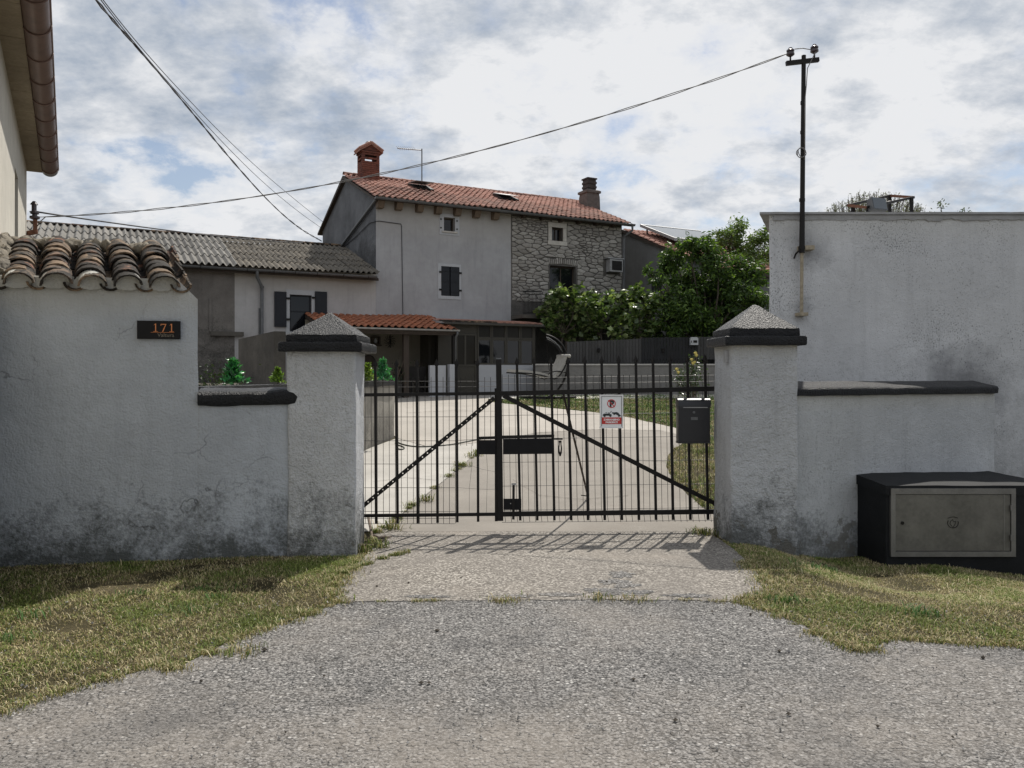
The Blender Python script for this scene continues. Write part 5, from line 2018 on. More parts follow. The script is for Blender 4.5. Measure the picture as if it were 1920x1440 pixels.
# ================================================================== PORCH
def porch():
    s0 = -2.3
    t1 = HT(859, s0)
    t0 = HT(606, s0)
    zf = HZ(617, t1, s0)
    zb = 3.5
    sl = (zb - zf) / (-s0)
    root = thing('porch', (H(-.5, -1.2, .95).x, H(-.5, -1.2, .95).y, .95), 'shady lean-to porch under bright orange roof tiles against the plaster house', 'porch')
    rp = lambda t, s, off=0.0: H(t, s0 + s, zf + sl * s + off)
    sdir = Vector((V3.x, V3.y, sl)).normalized()
    nrm = U3.cross(sdir).normalized()
    roof = obj('roof', MB().prism([rp(t0, .02, -.05), rp(t0, 2.28, -.05), rp(t0, 2.28, -.16), rp(t0, .02, -.16)], U3 * (t1 - t0 - .03)), M['wood_dark'], root)
    tile_field(roof, M['tile_porch'], lambda t, s: rp(t, s, -.02), nrm, sdir, t0, t1, 7, 2.3, .212, .325, .07, 300, jit_=.004)
    # gutter
    ring = []
    for t in (t0, t1 + .02):
        ring.append([H(t, s0 - .06 + .055 * math.cos(math.pi + math.pi * k / 8), zf - .03 + .055 * math.sin(math.pi + math.pi * k / 8)) for k in range(9)])
    obj('gutter', MB().loft(ring, True, True), M['zinc'], root, smooth=True, angle=50)
    e = H(t1 - .05, s0 - .06, zf - .09)
    obj('downpipe', MB().tube([e, e - Vector((0, 0, .08)), H(t1 - .06, s0 + .06, zf - .25), H(t1 - .06, s0 + .06, 1.0)], .035, 8), M['zinc_dark'], root, smooth=True)
    obj('beam', MB().boxf(H, t0, t1 - .05, s0 + .05, s0 + .17, zf - .2, zf - .06), M['wood_dark'], root)
    tw = HT(760, s0 + .3)
    obj('post', MB().boxf(H, tw - .085, tw + .085, s0 + .2, s0 + .36, .85, zf - .03), M['wood_dark'], root)
    obj('post', MB().boxf(H, t1 - .16, t1 - .04, s0 + .05, s0 + .16, .85, zf - .05), M['metal_black'], root)
    # wall at the back, painted cream, and a dark store on the right
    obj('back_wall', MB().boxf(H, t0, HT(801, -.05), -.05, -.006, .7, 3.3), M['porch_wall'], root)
    st = obj('store', MB().boxf(H, HT(803, -.8), t1 + .05, -.8, -.006, .8, zf + .1), M['olive_panel'], root)
    for k in range(4):
        x0 = HT(803, -.8) + (t1 + .05 - HT(803, -.8)) * k / 4
        obj('panel', MB().boxf(H, x0 + .01, x0 + (t1 + .05 - HT(803, -.8)) / 4 - .01, -.83, -.8, .9, zf - .2), M['olive_frame'], st)
    # low white walls
    a = px_rect(806, 836, 685, 737, s0 + .1)
    obj('low_wall', MB().boxf(H, a[0], a[1], s0 + .1, s0 + .22, .85, a[3]), M['white_paint'], root)
    a = px_rect(843, 852, 683, 737, s0)
    obj('pier', MB().boxf(H, a[0], a[1], s0 - .02, s0 + .2, .85, a[3]), M['white_paint'], root)

    # things inside
    g = 'wall ornaments in the porch'
    a = px_rect(696, 712, 631, 646, -.12)
    bx = thing('wall_cabinet', H((a[0] + a[1]) / 2, -.1, a[2]), 'small dark open box hung on the cream porch wall', 'shelf')
    obj('box_frame', frame_ring(MB(), a, .04, -.2, -.06), M['wood_dark'], bx)
    m_ = ((a[0] + a[1]) / 2, (a[2] + a[3]) / 2)
    obj('vase', MB().lathe(H(m_[0], -.12, a[2] + .045), [(.03, 0), (.06, .05), (.05, .1), (.025, .14), (.03, .16)], 10), M['white_paint'], bx, smooth=True)
    obj('bottom_shelf', MB().boxf(H, a[0] - .04, a[1] + .04, -.2, -.06, a[2] - .05, a[2] - .005), M['wood_dark'], bx)
    orn = thing('wall_ornament', H(HT(731, -.1), -.1, HZ(655, HT(731, -.1), -.1)), 'dark metal tree ornament on the cream porch wall', 'ornament')
    c = (HT(731, -.08), HZ(640, HT(731, -.08), -.08))
    obj('trunk', MB().tube([H(c[0], -.08, c[1] - .2), H(c[0] + .02, -.08, c[1] + .02), H(c[0], -.08, c[1] + .2)], .014, 6), M['metal_black'], orn)
    rr = random.Random(5)
    for k in range(13):
        an = k / 13 * 2 * math.pi
        p0 = H(c[0] + .01, -.08, c[1] + rr.uniform(-.1, .08))
        p2 = H(c[0] + math.cos(an) * .2, -.08, c[1] + math.sin(an) * .22)
        pm = H(c[0] + math.cos(an + .4) * .11, -.08, c[1] + math.sin(an + .4) * .12)
        obj('branch', MB().tube([p0, pm, p2], .009, 5), M['metal_black'], orn)
    wl = thing('round_tray', H(HT(691, -.1), -.1, HZ(690, HT(691, -.1), -.1)), 'big dark round tray leaning on the porch wall', 'tray')
    cc = H(HT(691, -.1), -.12, HZ(678, HT(691, -.1), -.1))
    obj('disc', MB().lathe(cc, [(.2, 0), (.21, .02), (.2, .035)], 22, -V3), M['wood_dark'], wl)
    obj('rim', MB().tube([cc - V3 * .03 + U3 * (.205 * math.cos(a_)) + Vector((0, 0, .205 * math.sin(a_))) for a_ in lin(0, 2 * math.pi, 24) + [2 * math.pi]], .014, 6), M['metal_black'], wl, smooth=True)
    # garden chairs under the porch
    for px, lab in ((752, 'dark garden chair left of the other under the porch'), (779, 'dark garden chair nearest the low white porch wall')):
        s = s0 + .75
        t = HT(px, s)
        gz = .95
        r = thing('garden_chair', H(t, s, gz), lab, 'chair', 'garden chairs under the porch')
        obj('seat', MB().boxf(H, t - .24, t + .24, s - .24, s + .24, gz + .40, gz + .44), M['metal_black'], r)
        obj('backrest', MB().boxf(H, t - .24, t + .24, s - .27, s - .235, gz + .45, gz + .86), M['metal_black'], r)
        for x in (-.21, .21):
            for y in (-.21, .21):
                obj('leg', MB().boxf(H, t + x - .018, t + x + .018, s + y - .018, s + y + .018, gz - .05, gz + .4), M['metal_black'], r)
            obj('armrest', MB().boxf(H, t + x - .025, t + x + .025, s - .235, s + .2, gz + .60, gz + .63), M['metal_black'], r)
    # potted plants
    for px, py, lab in ((743, 684, 'leggy potted plant before the wooden porch post'), (787, 684, 'spiky potted plant behind the porch low wall')):
        s = s0 + .25 if px < 760 else s0 + 1.5
        t = HT(px, s)
        r = thing('potted_plant', H(t, s, .95), lab, 'plant', 'potted plants in the porch')
        obj('pot', MB().lathe(H(t, s, .9), [(.13, 0), (.17, .32), (.19, .33), (.19, .37), (.16, .37)], 14), M['terracotta_pot'], r, smooth=True, angle=40)
        st = MB()
        vs, cs = [], []
        for k in range(16):
            an = rr.uniform(0, 6.28)
            lean = rr.uniform(.05, .3)
            h = rr.uniform(.35, .75)
            p0, p1 = H(t, s, 1.25), H(t + math.cos(an) * lean, s + math.sin(an) * lean, 1.25 + h)
            st.tube([p0, p0.lerp(p1, .5) + Vector((0, 0, .05)), p1], .007, 4)
        obj('stems', st, M['twig'], r)
        fl = leaf_cloud([p for p in [H(t + rr.gauss(0, .14), s + rr.gauss(0, .12), 1.35 + abs(rr.gauss(.2, .2))) for _ in range(150)]], .07, .35, [(.03, .05, .02), (.045, .07, .03)], 'foliage')
        obj('foliage', fl, M['leaf'], r)


# ------------------------------------------------------------------ leaves
def leaf_cloud(pts, size, asp, cols, name, droop=0.0, up=0.3, var=.35, fold=.25, colf=None):
    """one small folded four-sided leaf at each point"""
    pts = np.array([tuple(p) for p in pts])
    n = len(pts)
    d = rng.normal(0, 1, (n, 3))
    d[:, 2] = d[:, 2] * .6 - droop
    d /= np.linalg.norm(d, axis=1)[:, None]
    nn = rng.normal(0, 1, (n, 3))
    nn[:, 2] = np.abs(nn[:, 2]) + up
    sd = np.cross(d, nn)
    sd /= np.linalg.norm(sd, axis=1)[:, None] + 1e-9
    nn = np.cross(sd, d)
    L = size * rng.uniform(1 - var, 1 + var, n)
    W = L * asp * rng.uniform(.8, 1.2, n)
    a = pts
    b = pts + d * L[:, None]
    m1 = pts + d * (L * .45)[:, None]
    l = m1 + sd * (W / 2)[:, None] + nn * (W * fold)[:, None]
    r = m1 - sd * (W / 2)[:, None] + nn * (W * fold)[:, None]
    v = np.stack([a, l, b, r], 1).reshape(-1, 3)
    i = np.arange(n) * 4
    f = np.concatenate([np.stack([i, i + 1, i + 2], 1), np.stack([i, i + 2, i + 3], 1)])
    c = np.array(cols)[rng.integers(0, len(cols), n)] * rng.uniform(.75, 1.25, n)[:, None]
    if colf is not None:
        c = c * colf(pts)[:, None]
    return mesh_cols(name, v, f, c, 4)


porch()


# ================================================================== GLAZED LEAN-TO
def lean_to():
    s0 = -1.6
    ta, tb = HT(822, s0), HT(1004, s0)
    root = thing('lean_to', H((ta + tb) / 2, s0, .95), 'olive glazed lean-to with a small tiled roof against the house', 'porch')
    hz = lambda py, t: HZ(py, t, s0)
    tm = HT(900, s0)
    zt = HZ(606, tm, s0)
    # frame members from the picture
    def rect(pa, pb, ya, yb):
        return px_rect(pa, pb, ya, yb, s0)
    zl = HZ(684, tm, s0)
    zmid = HZ(634, tm, s0)
    obj('low_wall', MB().boxf(H, HT(897, s0), tb, s0, s0 + .14, .8, zl), M['white_paint'], root)
    dx0, dx1 = HT(855, s0), HT(894, s0)
    door = obj('door', frame_ring(MB(), (dx0, dx1, .92, HZ(625, dx0, s0)), .06, s0 - .005, s0 + .06), M['olive_frame'], root)
    zd = HZ(685, dx0, s0)
    obj('door_panel', MB().boxf(H, dx0 + .06, dx1 - .06, s0 + .02, s0 + .04, .98, zd - .03), M['olive_panel'], door)
    obj('rail', MB().boxf(H, dx0 + .06, dx1 - .06, s0, s0 + .05, zd - .03, zd + .03), M['olive_frame'], door)
    md = HT(872.5, s0)
    obj('stile', MB().boxf(H, md - .03, md + .03, s0, s0 + .05, zd + .03, HZ(625, dx0, s0) - .06), M['olive_frame'], door)
    for a, b in ((dx0 + .06, md - .03), (md + .03, dx1 - .06)):
        obj('pane', MB().boxf(H, a, b, s0 + .02, s0 + .03, zd + .03, HZ(625, dx0, s0) - .06), M['glass_olive'], door)
    obj('handle', MB().boxf(H, dx1 - .1, dx1 - .03, s0 - .05, s0 - .006, zd + .10, zd + .14), M['metal_black'], door)
    obj('fascia', MB().boxf(H, ta, HT(895, s0), s0 + .02, s0 + .06, HZ(625, dx0, s0) + .004, zt - .02), M['olive_panel'], root)
    obj('side_panel', MB().boxf(H, ta, dx0 - .004, s0 + .02, s0 + .06, .9, HZ(625, dx0, s0)), M['olive_panel'], root)
    xs = [895, 922, 949, 975.5, 1001]
    for i in range(4):
        a, b = HT(xs[i], s0), HT(xs[i + 1], s0)
        w_ = obj('window', frame_ring(MB(), (a + .004, b - .004, zl + .004, zmid - .012), .055, s0, s0 + .06), M['olive_frame'], root)
        obj('pane', MB().boxf(H, a + .06, b - .06, s0 + .025, s0 + .035, zl + .06, zmid - .068), M['glass'], w_)
        w_ = obj('window', frame_ring(MB(), (a + .004, b - .004, zmid - .008, zt - .03), .05, s0, s0 + .06), M['olive_frame'], root)
        obj('pane', MB().boxf(H, a + .055, b - .055, s0 + .025, s0 + .035, zmid + .042, zt - .08), M['glass_olive'], w_)
    obj('end_wall', MB().boxf(H, HT(1001, s0) + .004, tb, s0 + .02, -.01, zl + .004, zt - .02), M['olive_panel'], root)
    # roof: shallow deck with a row of small barrel tiles showing at the edge
    zf = zt + .02
    sl = .10
    rp = lambda t, s, off=0.0: H(t, s, zf + sl * (s - s0) + off)
    rf = obj('roof', MB().prism([rp(ta, s0 - .2, -.05), rp(ta, -.01, -.05), rp(ta, -.01, .01), rp(ta, s0 - .2, .01)], U3 * (HT(1014, s0) - ta)), M['grey_sheet'], root)
    n = 34
    wd = (HT(1012, s0) - ta - .1) / n
    for i in range(n):
        t = ta + .05 + (i + .5) * wd
        rings = []
        for s, rr in ((s0 - .27, .062), (s0 + .2, .052)):
            rings.append([rp(t + math.cos(a) * rr, s, .012 + math.sin(a) * rr * .8) for a in lin(0, math.pi, 6) + [math.pi]])
        obj('tile', MB().loft(rings, True, True), M['tile_old' if i < 18 else 'tile_house'], rf, smooth=True, angle=40)
    rows = MB()
    for r in range(1, 4):
        for i in range(n):
            t = ta + .05 + (i + .5) * wd
            a0 = s0 - .27 + r * .36
            rings = []
            for s, rr in ((a0, .062), (a0 + .42, .052)):
                rings.append([rp(t + math.cos(a) * rr, s, .02 + math.sin(a) * rr * .8) for a in lin(0, math.pi, 6) + [math.pi]])
            rows.loft(rings, True, True)
    obj('far_tiles', rows.mesh('far_tiles', True, 40), M['tile_house_j'], rf, kind='stuff')
    obj('gutter', MB().bar(H(ta + .1, s0 - .28, zf - .07), H(HT(1014, s0), s0 - .28, zf - .07), .05, .06), M['olive_frame'], root)
    # bulkhead lamp under the roof edge
    q = P(933, 607, H(HT(933, s0), s0, 0).y - .2)
    obj('eave_lamp', MB().lathe(q, [(.03, 0), (.045, .03), (.03, .06)], 10), M['white_paint'], root)


lean_to()

# ================================================================== YARD
def planter():
    e1 = G(740, 820)
    e0 = Vector((-3.45, 8.75, 0))
    root = thing('terrace_wall', (e1.x, e1.y, e1.z), 'weathered concrete terrace wall with a dark flat coping left of the drive', 'wall')
    a, b = Vector((e0.x, e0.y)), Vector((e1.x, e1.y))
    d = (b - a).normalized()
    n = Vector((-d.y, d.x))
    mb = MB()
    wall_loft(mb, [a, b, b + n * .22, a + n * .22], -.1, 1.36, .02, .12, .012, 1.5, 3.0)
    # short return at the far end
    q = b + n * .22
    wall_loft(mb, [b + n * .225 - d * .22, b + n * 3.2 - d * .22, b + n * 3.2, b + n * .225], .2, 1.36, .01, .15, .01, 1.5, 3.0)
    obj('wall_body', mb, M['old_concrete'], root, smooth=True, angle=50)
    mb = MB()
    ring = ring2d([a - n * .04, b - n * .04 + d * .03, b + n * .27 + d * .03, a + n * .27], .01, .2)
    mb.loft([[wob((p.x, p.y, z), .004, 4, 2) for p in ring] for z in (1.362, 1.45)], True, True)
    obj('coping', mb, M['cap_black'], root)
    # garden soil behind the wall, up to the annex
    z = 1.33
    sp = [(a.x - .4, a.y), (a.x, a.y + .2), (b.x + n.x * .22, b.y), H(-1.5, -2.5, 0)[:2], H(-3.4, -.05, 0)[:2], H(-10, -.05, 0)[:2], (-12, 14), (-9, 9.5)]
    sp = [(p[0] + n.x * .24, p[1] + n.y * .24) if i in (1, 2) else p for i, p in enumerate(sp)]
    obj('terrace_ground', MB().prism([Vector((p[0], p[1], .4)) for p in sp], (0, 0, z - .4)), M['soil'], kind='structure')
    # parapet of dark concrete behind it
    p0, p1 = P(447, 636, 18.5), P(514, 621, 16.2)
    pr = thing('parapet', (p1.x, p1.y, z), 'dark streaked concrete parapet with a sloping top behind the terrace', 'wall')
    dv = Vector((p1.x - p0.x, p1.y - p0.y, 0)).normalized()
    nv = Vector((dv.y, -dv.x, 0)) * -.24
    poly = [Vector((p0.x, p0.y, 1.0)), Vector((p1.x, p1.y, 1.0)), p1 + Vector((0, 0, 0)), p0]
    obj('wall_body', MB().prism(poly, nv), M['dark_concrete'], pr)
    # small conifers standing on the coping
    cz = 1.452
    spots = [(437, 10.2, .30, [(.05, .30, .09), (.07, .36, .12)], 'bright green dwarf conifer nearest the tall white wall'),
             (521, 11.0, .20, [(.20, .36, .04), (.26, .40, .06)], 'lime green dwarf conifer just left of the left gate pillar'),
             (688, 14.0, .30, [(.22, .36, .05), (.30, .42, .07)], 'lime green dwarf conifer just right of the left gate pillar'),
             (718, 14.6, .40, [(.045, .26, .09), (.06, .32, .12)], 'bright emerald dwarf conifer at the end of the terrace wall')]
    for px, y, h, cols, lab in spots:
        k = (y - a.y) / (b.y - a.y)
        x = (px - 960) / F * y
        r = thing('dwarf_conifer', (x, y, cz), lab, 'shrub', 'dwarf conifers on the terrace wall')
        obj('stem', MB().tube([(x, y, cz - .1), (x, y, cz + h * .8)], [.012, .004], 6), M['bark'], r)
        pts = []
        for _ in range(520):
            t = rng.uniform(0, 1) ** 1.25
            rr = (1 - t) * h * .42 + .012
            an = rng.uniform(0, 6.283)
            q = math.sqrt(rng.uniform(.05, 1)) * rr * (1 + .35 * math.sin(an * 3 + t * 13))
            pts.append((x + q * math.cos(an), y + q * math.sin(an), cz + .02 + t * h * .93))
        obj('foliage', leaf_cloud(pts, .075 if h > .25 else .05, .42, [tuple(q * .8 + .012 for q in c_) for c_ in cols] + [tuple(q * .35 + .01 for q in cols[0])], 'foliage', -.9, .2), M['leaf_gloss'], r)
    # shady planting at the foot of the rough wall
    for (px, py, dd, rr, lab) in ((400, 690, 15.5, .32, 'dark shady shrub at the foot of the rough grey wall'), (1, 1, 0, 0, '')):
        if not dd:
            continue
        p = P(px, py, dd)
        r = thing('shady_shrub', (p.x, p.y, z), lab, 'shrub')
        pts = [(p.x + rng.normal(0, rr), p.y + rng.normal(0, rr), z + abs(rng.normal(0, .22))) for _ in range(260)]
        obj('foliage', leaf_cloud(pts, .08, .5, [(.02, .035, .016), (.03, .045, .02)], 'foliage'), M['leaf'], r)
        obj('stem', MB().tube([(p.x, p.y, z - .05), (p.x + .03, p.y, z + .3)], .02, 6), M['bark'], r)


planter()


def hose():
    pts = [g2(744, 842), g2(752, 846), g2(760, 842), g2(752, 838), g2(742, 836), g2(742, 828), g2(748, 833), g2(765, 838), g2(785, 840), g2(810, 839), g2(845, 836), g2(880, 829), g2(905, 824)]
    q = [Vector((x, y, zg(x, y) + .022)) for x, y in pts]
    # smooth it
    for _ in range(2):
        s = [q[0]]
        for a, b in zip(q, q[1:]):
            s += [a.lerp(b, .25), a.lerp(b, .75)]
        q = s + [q[-1]]
    tag(obj('garden_hose', MB().tube(q, .012, 6), M['hose'], smooth=True), 'dark garden hose lying along the joint in the concrete drive', 'hose')


hose()


def root_strands():
    mb = MB()
    for k, (pp) in enumerate(([(690, 990), (697, 1006), (712, 1012), (735, 1010)], [(692, 993), (698, 1012), (716, 1018), (728, 1013)], [(676, 1018), (690, 1020), (706, 1016), (722, 1008)], [(680, 1026), (698, 1027), (715, 1020)])):
        q = [G(*p) + Vector((0, 0, .02)) for p in pp]
        q[0].z += .10 * (k < 2)
        mb.tube(q, [.013] * (len(q) - 1) + [.006], 6)
    tag(obj('root_strands', mb, M['twig'], smooth=True), 'bare woody root strands at the foot of the left gate pillar', 'root')


root_strands()


def garden_wall():
    y0 = 26.0
    x0, x1 = (1000 - 960) / F * y0, 9.6
    z1 = EYE + (HOR - 685) / F * y0
    root = thing('garden_wall', ((x0 + x1) / 2, y0, .9), 'long pale rendered retaining wall behind the lawn', 'wall')
    mb = wall_loft(MB(), [(x0, y0), (x1, y0), (x1, y0 + .25), (x0, y0 + .25)], .5, z1, .02, .2, .012, .8, 3.0)
    obj('wall_body', mb, M['yard_wall'], root, smooth=True, angle=50)
    obj('coping', MB().box(x0 - .03, x1, y0 - .04, y0 + .30, z1 + .002, z1 + .05), M['kerb_pale'], root)
    # raised ground behind
    obj('terrace_ground', MB().prism([Vector((x0 + .02, y0 + .26, .5)), Vector((x1 + 6, y0 + .26, .5)), Vector((x1 + 6, y0 + 9, .5)), Vector((5.2, y0 + 9, .5)), Vector((4.9, y0 + 3.3, .5)), Vector((x0 + .1, y0 + 1.0, .5))], (0, 0, z1 - .52)), M['soil'], kind='structure')
    # fence on top of the terrace
    yf = 26.6
    X = lambda px: (px - 960) / F * yf
    Z = lambda py: EYE + (HOR - py) / F * yf
    fe = thing('board_fence', (X(1190), yf, z1), 'grey and black board fence standing above the pale retaining wall', 'fence')
    secs = [(1063, 1203, 641, 635, 681, 'slat'), (1203, 1308, 633, 632, 683, 'slat_dark'), (1308, 1400, 632, 630, 674, 'slat')]
    for a, b, ya, yb, y2, mt in secs:
        xa, xb = X(a), X(b)
        n = int(round((xb - xa) / .105))
        w_ = (xb - xa) / n
        for i in range(n):
            k = (i + .5) / n
            top = Z(ya + (yb - ya) * k) + random.uniform(-.004, .004)
            obj('board', MB().box(xa + i * w_ + .006, xa + (i + 1) * w_ - .006, yf + random.uniform(-.004, .004), yf + .022, Z(y2), top), M[mt], fe)
        for py in (ya + 9, y2 - 9):
            obj('rail', MB().box(xa + .003, xb - .003, yf + .027, yf + .07, Z(py) - .03, Z(py) + .03), M['wood_dark'], fe)
        obj('post', MB().box(xa - .04, xa + .04, yf + .072, yf + .15, z1 - .1, Z(ya) + .02), M['wood_dark'], fe)
    # lamps and the little white box on the fence
    for px, lab in ((1122, 'small black lantern on the grey boards of the fence'), (1243, 'small black lantern on the black boards of the fence')):
        c = Vector((X(px), yf - .06, Z(657)))
        lt = thing('fence_lantern', c, lab, 'lamp', 'lanterns on the fence')
        obj('lantern_body', MB().lathe(c - Vector((0, 0, .07)), [(.03, 0), (.05, .02), (.05, .11), (.065, .115), (.02, .15)], 8), M['metal_black'], lt)
        obj('arm', MB().box(c.x - .012, c.x + .012, c.y, yf - .003, c.z + .05, c.z + .07), M['metal_black'], lt)
    bx = thing('white_box', (X(1300), yf - .1, Z(647)), 'small white box with a rounded top and a dark opening on the fence', 'box')
    cx, w2 = X(1300), .13
    sec = [Vector((cx - w2, yf - .16, Z(647))), Vector((cx + w2, yf - .16, Z(647))), Vector((cx + w2, yf - .16, Z(635))), Vector((cx + w2 * .7, yf - .16, Z(632.5))), Vector((cx - w2 * .7, yf - .16, Z(632.5))), Vector((cx - w2, yf - .16, Z(635)))]
    obj('box_body', MB().prism(sec, (0, .155, 0)), M['white_paint'], bx)
    obj('opening', MB().box(X(1298), X(1305), yf - .168, yf - .161, Z(643), Z(638.5)), M['metal_black'], bx)
    obj('switch', MB().box(X(1293.6), X(1295), yf - .168, yf - .161, Z(643), Z(639)), M['metal_black'], bx)


garden_wall()


def lounger():
    d = 24.2
    Q = lambda px, py, o=0.0: P(px, py, d + o)
    root = thing('hanging_lounger', G(1040, 745), 'black framed hanging sun lounger with a striped pale cushion behind the gate', 'lounger')
    base = G(1045, 746)
    # curved post
    arc = [Q(1022, 748), Q(1040, 738), Q(1053, 722), Q(1061, 705), Q(1065, 688), Q(1064, 668), Q(1057, 651), Q(1046, 638), Q(1034, 631), Q(1024, 628)]
    s = arc
    for _ in range(2):
        n = [s[0]]
        for a, b in zip(s, s[1:]):
            n += [a.lerp(b, .25), a.lerp(b, .75)]
        s = n + [s[-1]]
    obj('frame', MB().tube(s, .035, 8), M['metal_black'], root, smooth=True)
    ring = [Vector((base.x + .85 * math.cos(a) - .3, d + .55 * math.sin(a), zg(base.x, d) + .03)) for a in lin(0, 2 * math.pi, 32) + [2 * math.pi]]
    obj('base_ring', MB().tube(ring, .035, 8), M['metal_black'], root, smooth=True)
    # cushion: side profile swept across
    prof = [(958, 697), (985, 699), (1005, 702), (1020, 706), (1030, 709), (1036, 707), (1042, 700), (1049, 688), (1055, 674), (1058, 669)]
    w2 = .21
    WV = Vector((.62, -.78, 0))          # the seat is turned towards the gate
    for k in range(4):
        y0 = -w2 + k * w2 / 2
        y1 = y0 + w2 / 2 - .014
        rings = []
        for i, (px, py) in enumerate(prof):
            p = Q(px, py)
            a = Q(*prof[max(0, i - 1)])
            b = Q(*prof[min(len(prof) - 1, i + 1)])
            t = (b - a).normalized()
            nn = Vector((-t.z, 0, t.x))
            if nn.z < 0:
                nn = -nn
            rings.append([p + WV * y0, p + WV * y1, p + WV * y1 + nn * .07, p + WV * y0 + nn * .07])
        obj('cushion', MB().loft(rings, True, True), M['lounge_fabric'], root, smooth=True, angle=40)
    for y in (-w2 - .02, w2 + .02):
        obj('side_rail', MB().tube([Q(px, py + 1.5) + WV * y for px, py in prof], .02, 6), M['metal_black'], root, smooth=True)
        arm = [Q(a_, b_) + WV * y for a_, b_ in ((1018, 702), (1024, 698), (1034, 696), (1046, 697), (1056, 700))]
        obj('armrest', MB().tube(arm, .016, 6), M['metal_black'], root, smooth=True)
    obj('pillow', MB().lathe(Q(1056.5, 668) - WV * .3, [(.02, 0), (.06, .03), (.065, .3), (.06, .57), (.02, .6)], 10, WV), M['lounge_fabric'], root, smooth=True)
    # canopy, folded back: ribs and a dark cloth
    rings = []
    for px, py in ((1025, 634), (1031, 637), (1040, 643), (1048, 651), (1054, 660)):
        p = Q(px, py)
        rings.append([p + Vector((0, y, -.05 * abs(y) * 2)) for y in (-.55, -.28, 0, .28, .55)])
    obj('canopy', MB().loft(rings, False, False, closed=False), M['plate_black'], root, smooth=True)
    for y in (-.55, 0, .55):
        obj('canopy_rib', MB().tube([Q(px, py, y) for px, py in ((1024, 632), (1031, 635), (1040, 641), (1048, 649), (1055, 660))], .012, 6), M['zinc_dark'], root, smooth=True)
    obj('hanger', MB().tube([Q(1025, 629), Q(1026, 645), Q(1030, 700)], .01, 5), M['metal_black'], root)


lounger()


def rose_bush():
    d = 21.0
    c = G(1298, 758)
    d = c.y
    root = thing('rose_bush', c, 'rose bush with yellow blooms on the lawn behind the mailbox', 'bush')
    rr = random.Random(4)
    pts = []
    heads = [(1304, 664), (1302, 681), (1297, 676), (1269, 694), (1272, 700), (1306, 668), (1300, 683)]
    st = MB()
    for px, py in heads + [(1285, 700), (1310, 705), (1280, 690), (1318, 690), (1262, 712)]:
        p = P(px, py, d + rr.uniform(-.2, .2))
        m_ = c.lerp(p, .5) + Vector((rr.uniform(-.1, .1), rr.uniform(-.1, .1), .08))
        st.tube([c + Vector((rr.uniform(-.1, .1), 0, -.02)), m_, p], [.014, .01, .006], 5)
        for k in range(60):
            q = m_.lerp(p, rr.uniform(-.5, 1)) + Vector((rr.gauss(0, .11), rr.gauss(0, .11), rr.gauss(0, .09)))
            pts.append(q)
    obj('stems', st, M['twig'], root)
    obj('foliage', leaf_cloud(pts, .075, .6, [(.035, .06, .025), (.05, .085, .03), (.06, .1, .04)], 'foliage'), M['leaf_gloss'], root)
    for px, py in heads:
        p = P(px, py, d - .25)
        mb = MB()
        for k in range(9):
            a = k / 9 * 6.283
            r1 = .055 if k % 2 else .042
            q = p + Vector((math.cos(a) * .02, math.sin(a) * .02, -.01))
            e1 = p + Vector((math.cos(a - .4) * r1, math.sin(a - .4) * r1, .035))
            e2 = p + Vector((math.cos(a + .4) * r1, math.sin(a + .4) * r1, .035))
            e3 = p + Vector((math.cos(a) * r1 * .7, math.sin(a) * r1 * .7, .07))
            mb.add([q, e1, e3, e2], [(0, 1, 2, 3)])
        mb.lathe(p - Vector((0, 0, .02)), [(.01, 0), (.035, .03), (.03, .07), (.01, .085)], 8)
        obj('bloom', mb, M['rose_yellow'], root)


rose_bush()


# ------------------------------------------------------------------ trees
def limb(mb, p, q, r0, r1, bend=.15, n=5):
    pts = []
    off = Vector((random.gauss(0, 1), random.gauss(0, 1), random.gauss(0, .4))) * bend * (Vector(q) - Vector(p)).length * .4
    for i in range(n + 1):
        k = i / n
        pts.append(Vector(p).lerp(Vector(q), k) + off * math.sin(math.pi * k))
    mb.tube(pts, [r0 + (r1 - r0) * i / n for i in range(n + 1)], 7)
    return pts


def crown_tree(name, root_p, h_trunk, clumps, n_leaf, lsize, asp, cols, label, cat, sig=.28, droop=.4, trunk_r=.09, mat='leaf', depth_pts=None, gloss_up=.3):
    root = thing(name, root_p, label, cat)
    rp = Vector(root_p)
    mb = MB()
    fork = rp + Vector((0, 0, h_trunk))
    limb(mb, rp - Vector((0, 0, .1)), fork, trunk_r, trunk_r * .75, .05)
    obj('trunk', mb, M['bark'], root, smooth=True)
    lm = MB()
    pts = []
    tot = sum(c[3] ** 2 for c in clumps)
    for (x, y, z, r) in clumps:
        c = Vector((x, y, z))
        path = limb(lm, fork - Vector((0, 0, random.uniform(0, h_trunk * .2))), c, trunk_r * .5, .012, .2)
        k = int(n_leaf * r * r / tot)
        # twigs within the clump, leaves strung along them
        nt_ = max(6, k // 22)
        for _ in range(nt_):
            d = Vector((random.gauss(0, 1), random.gauss(0, 1), random.gauss(.15, .8))).normalized()
            e = c + d * r * random.uniform(.55, 1.12)
            s = c.lerp(path[-2], random.uniform(0, .6)) + d * r * .1
            lm.tube([s, s.lerp(e, .5) + Vector((0, 0, .04)), e], [.008, .006, .003], 4, False)
            for _ in range(k // nt_):
                u = random.uniform(.2, 1.0) ** .6
                q = s.lerp(e, u)
                pts.append((q.x + random.gauss(0, sig * r * .35), q.y + random.gauss(0, sig * r * .35), q.z + random.gauss(0, sig * r * .35)))
    obj('limbs', lm, M['bark'], root, smooth=True)
    obj('crown', leaf_cloud(pts, lsize, asp, cols, 'crown', droop, gloss_up), M[mat], root)
    return root


def clumps_from_px(lst, d, dy=.7):
    out = []
    for px, py, rpx in lst:
        dd = d + random.uniform(-dy, dy)
        p = P(px, py, dd)
        out.append((p.x, p.y, p.z, rpx / F * d))
    return out


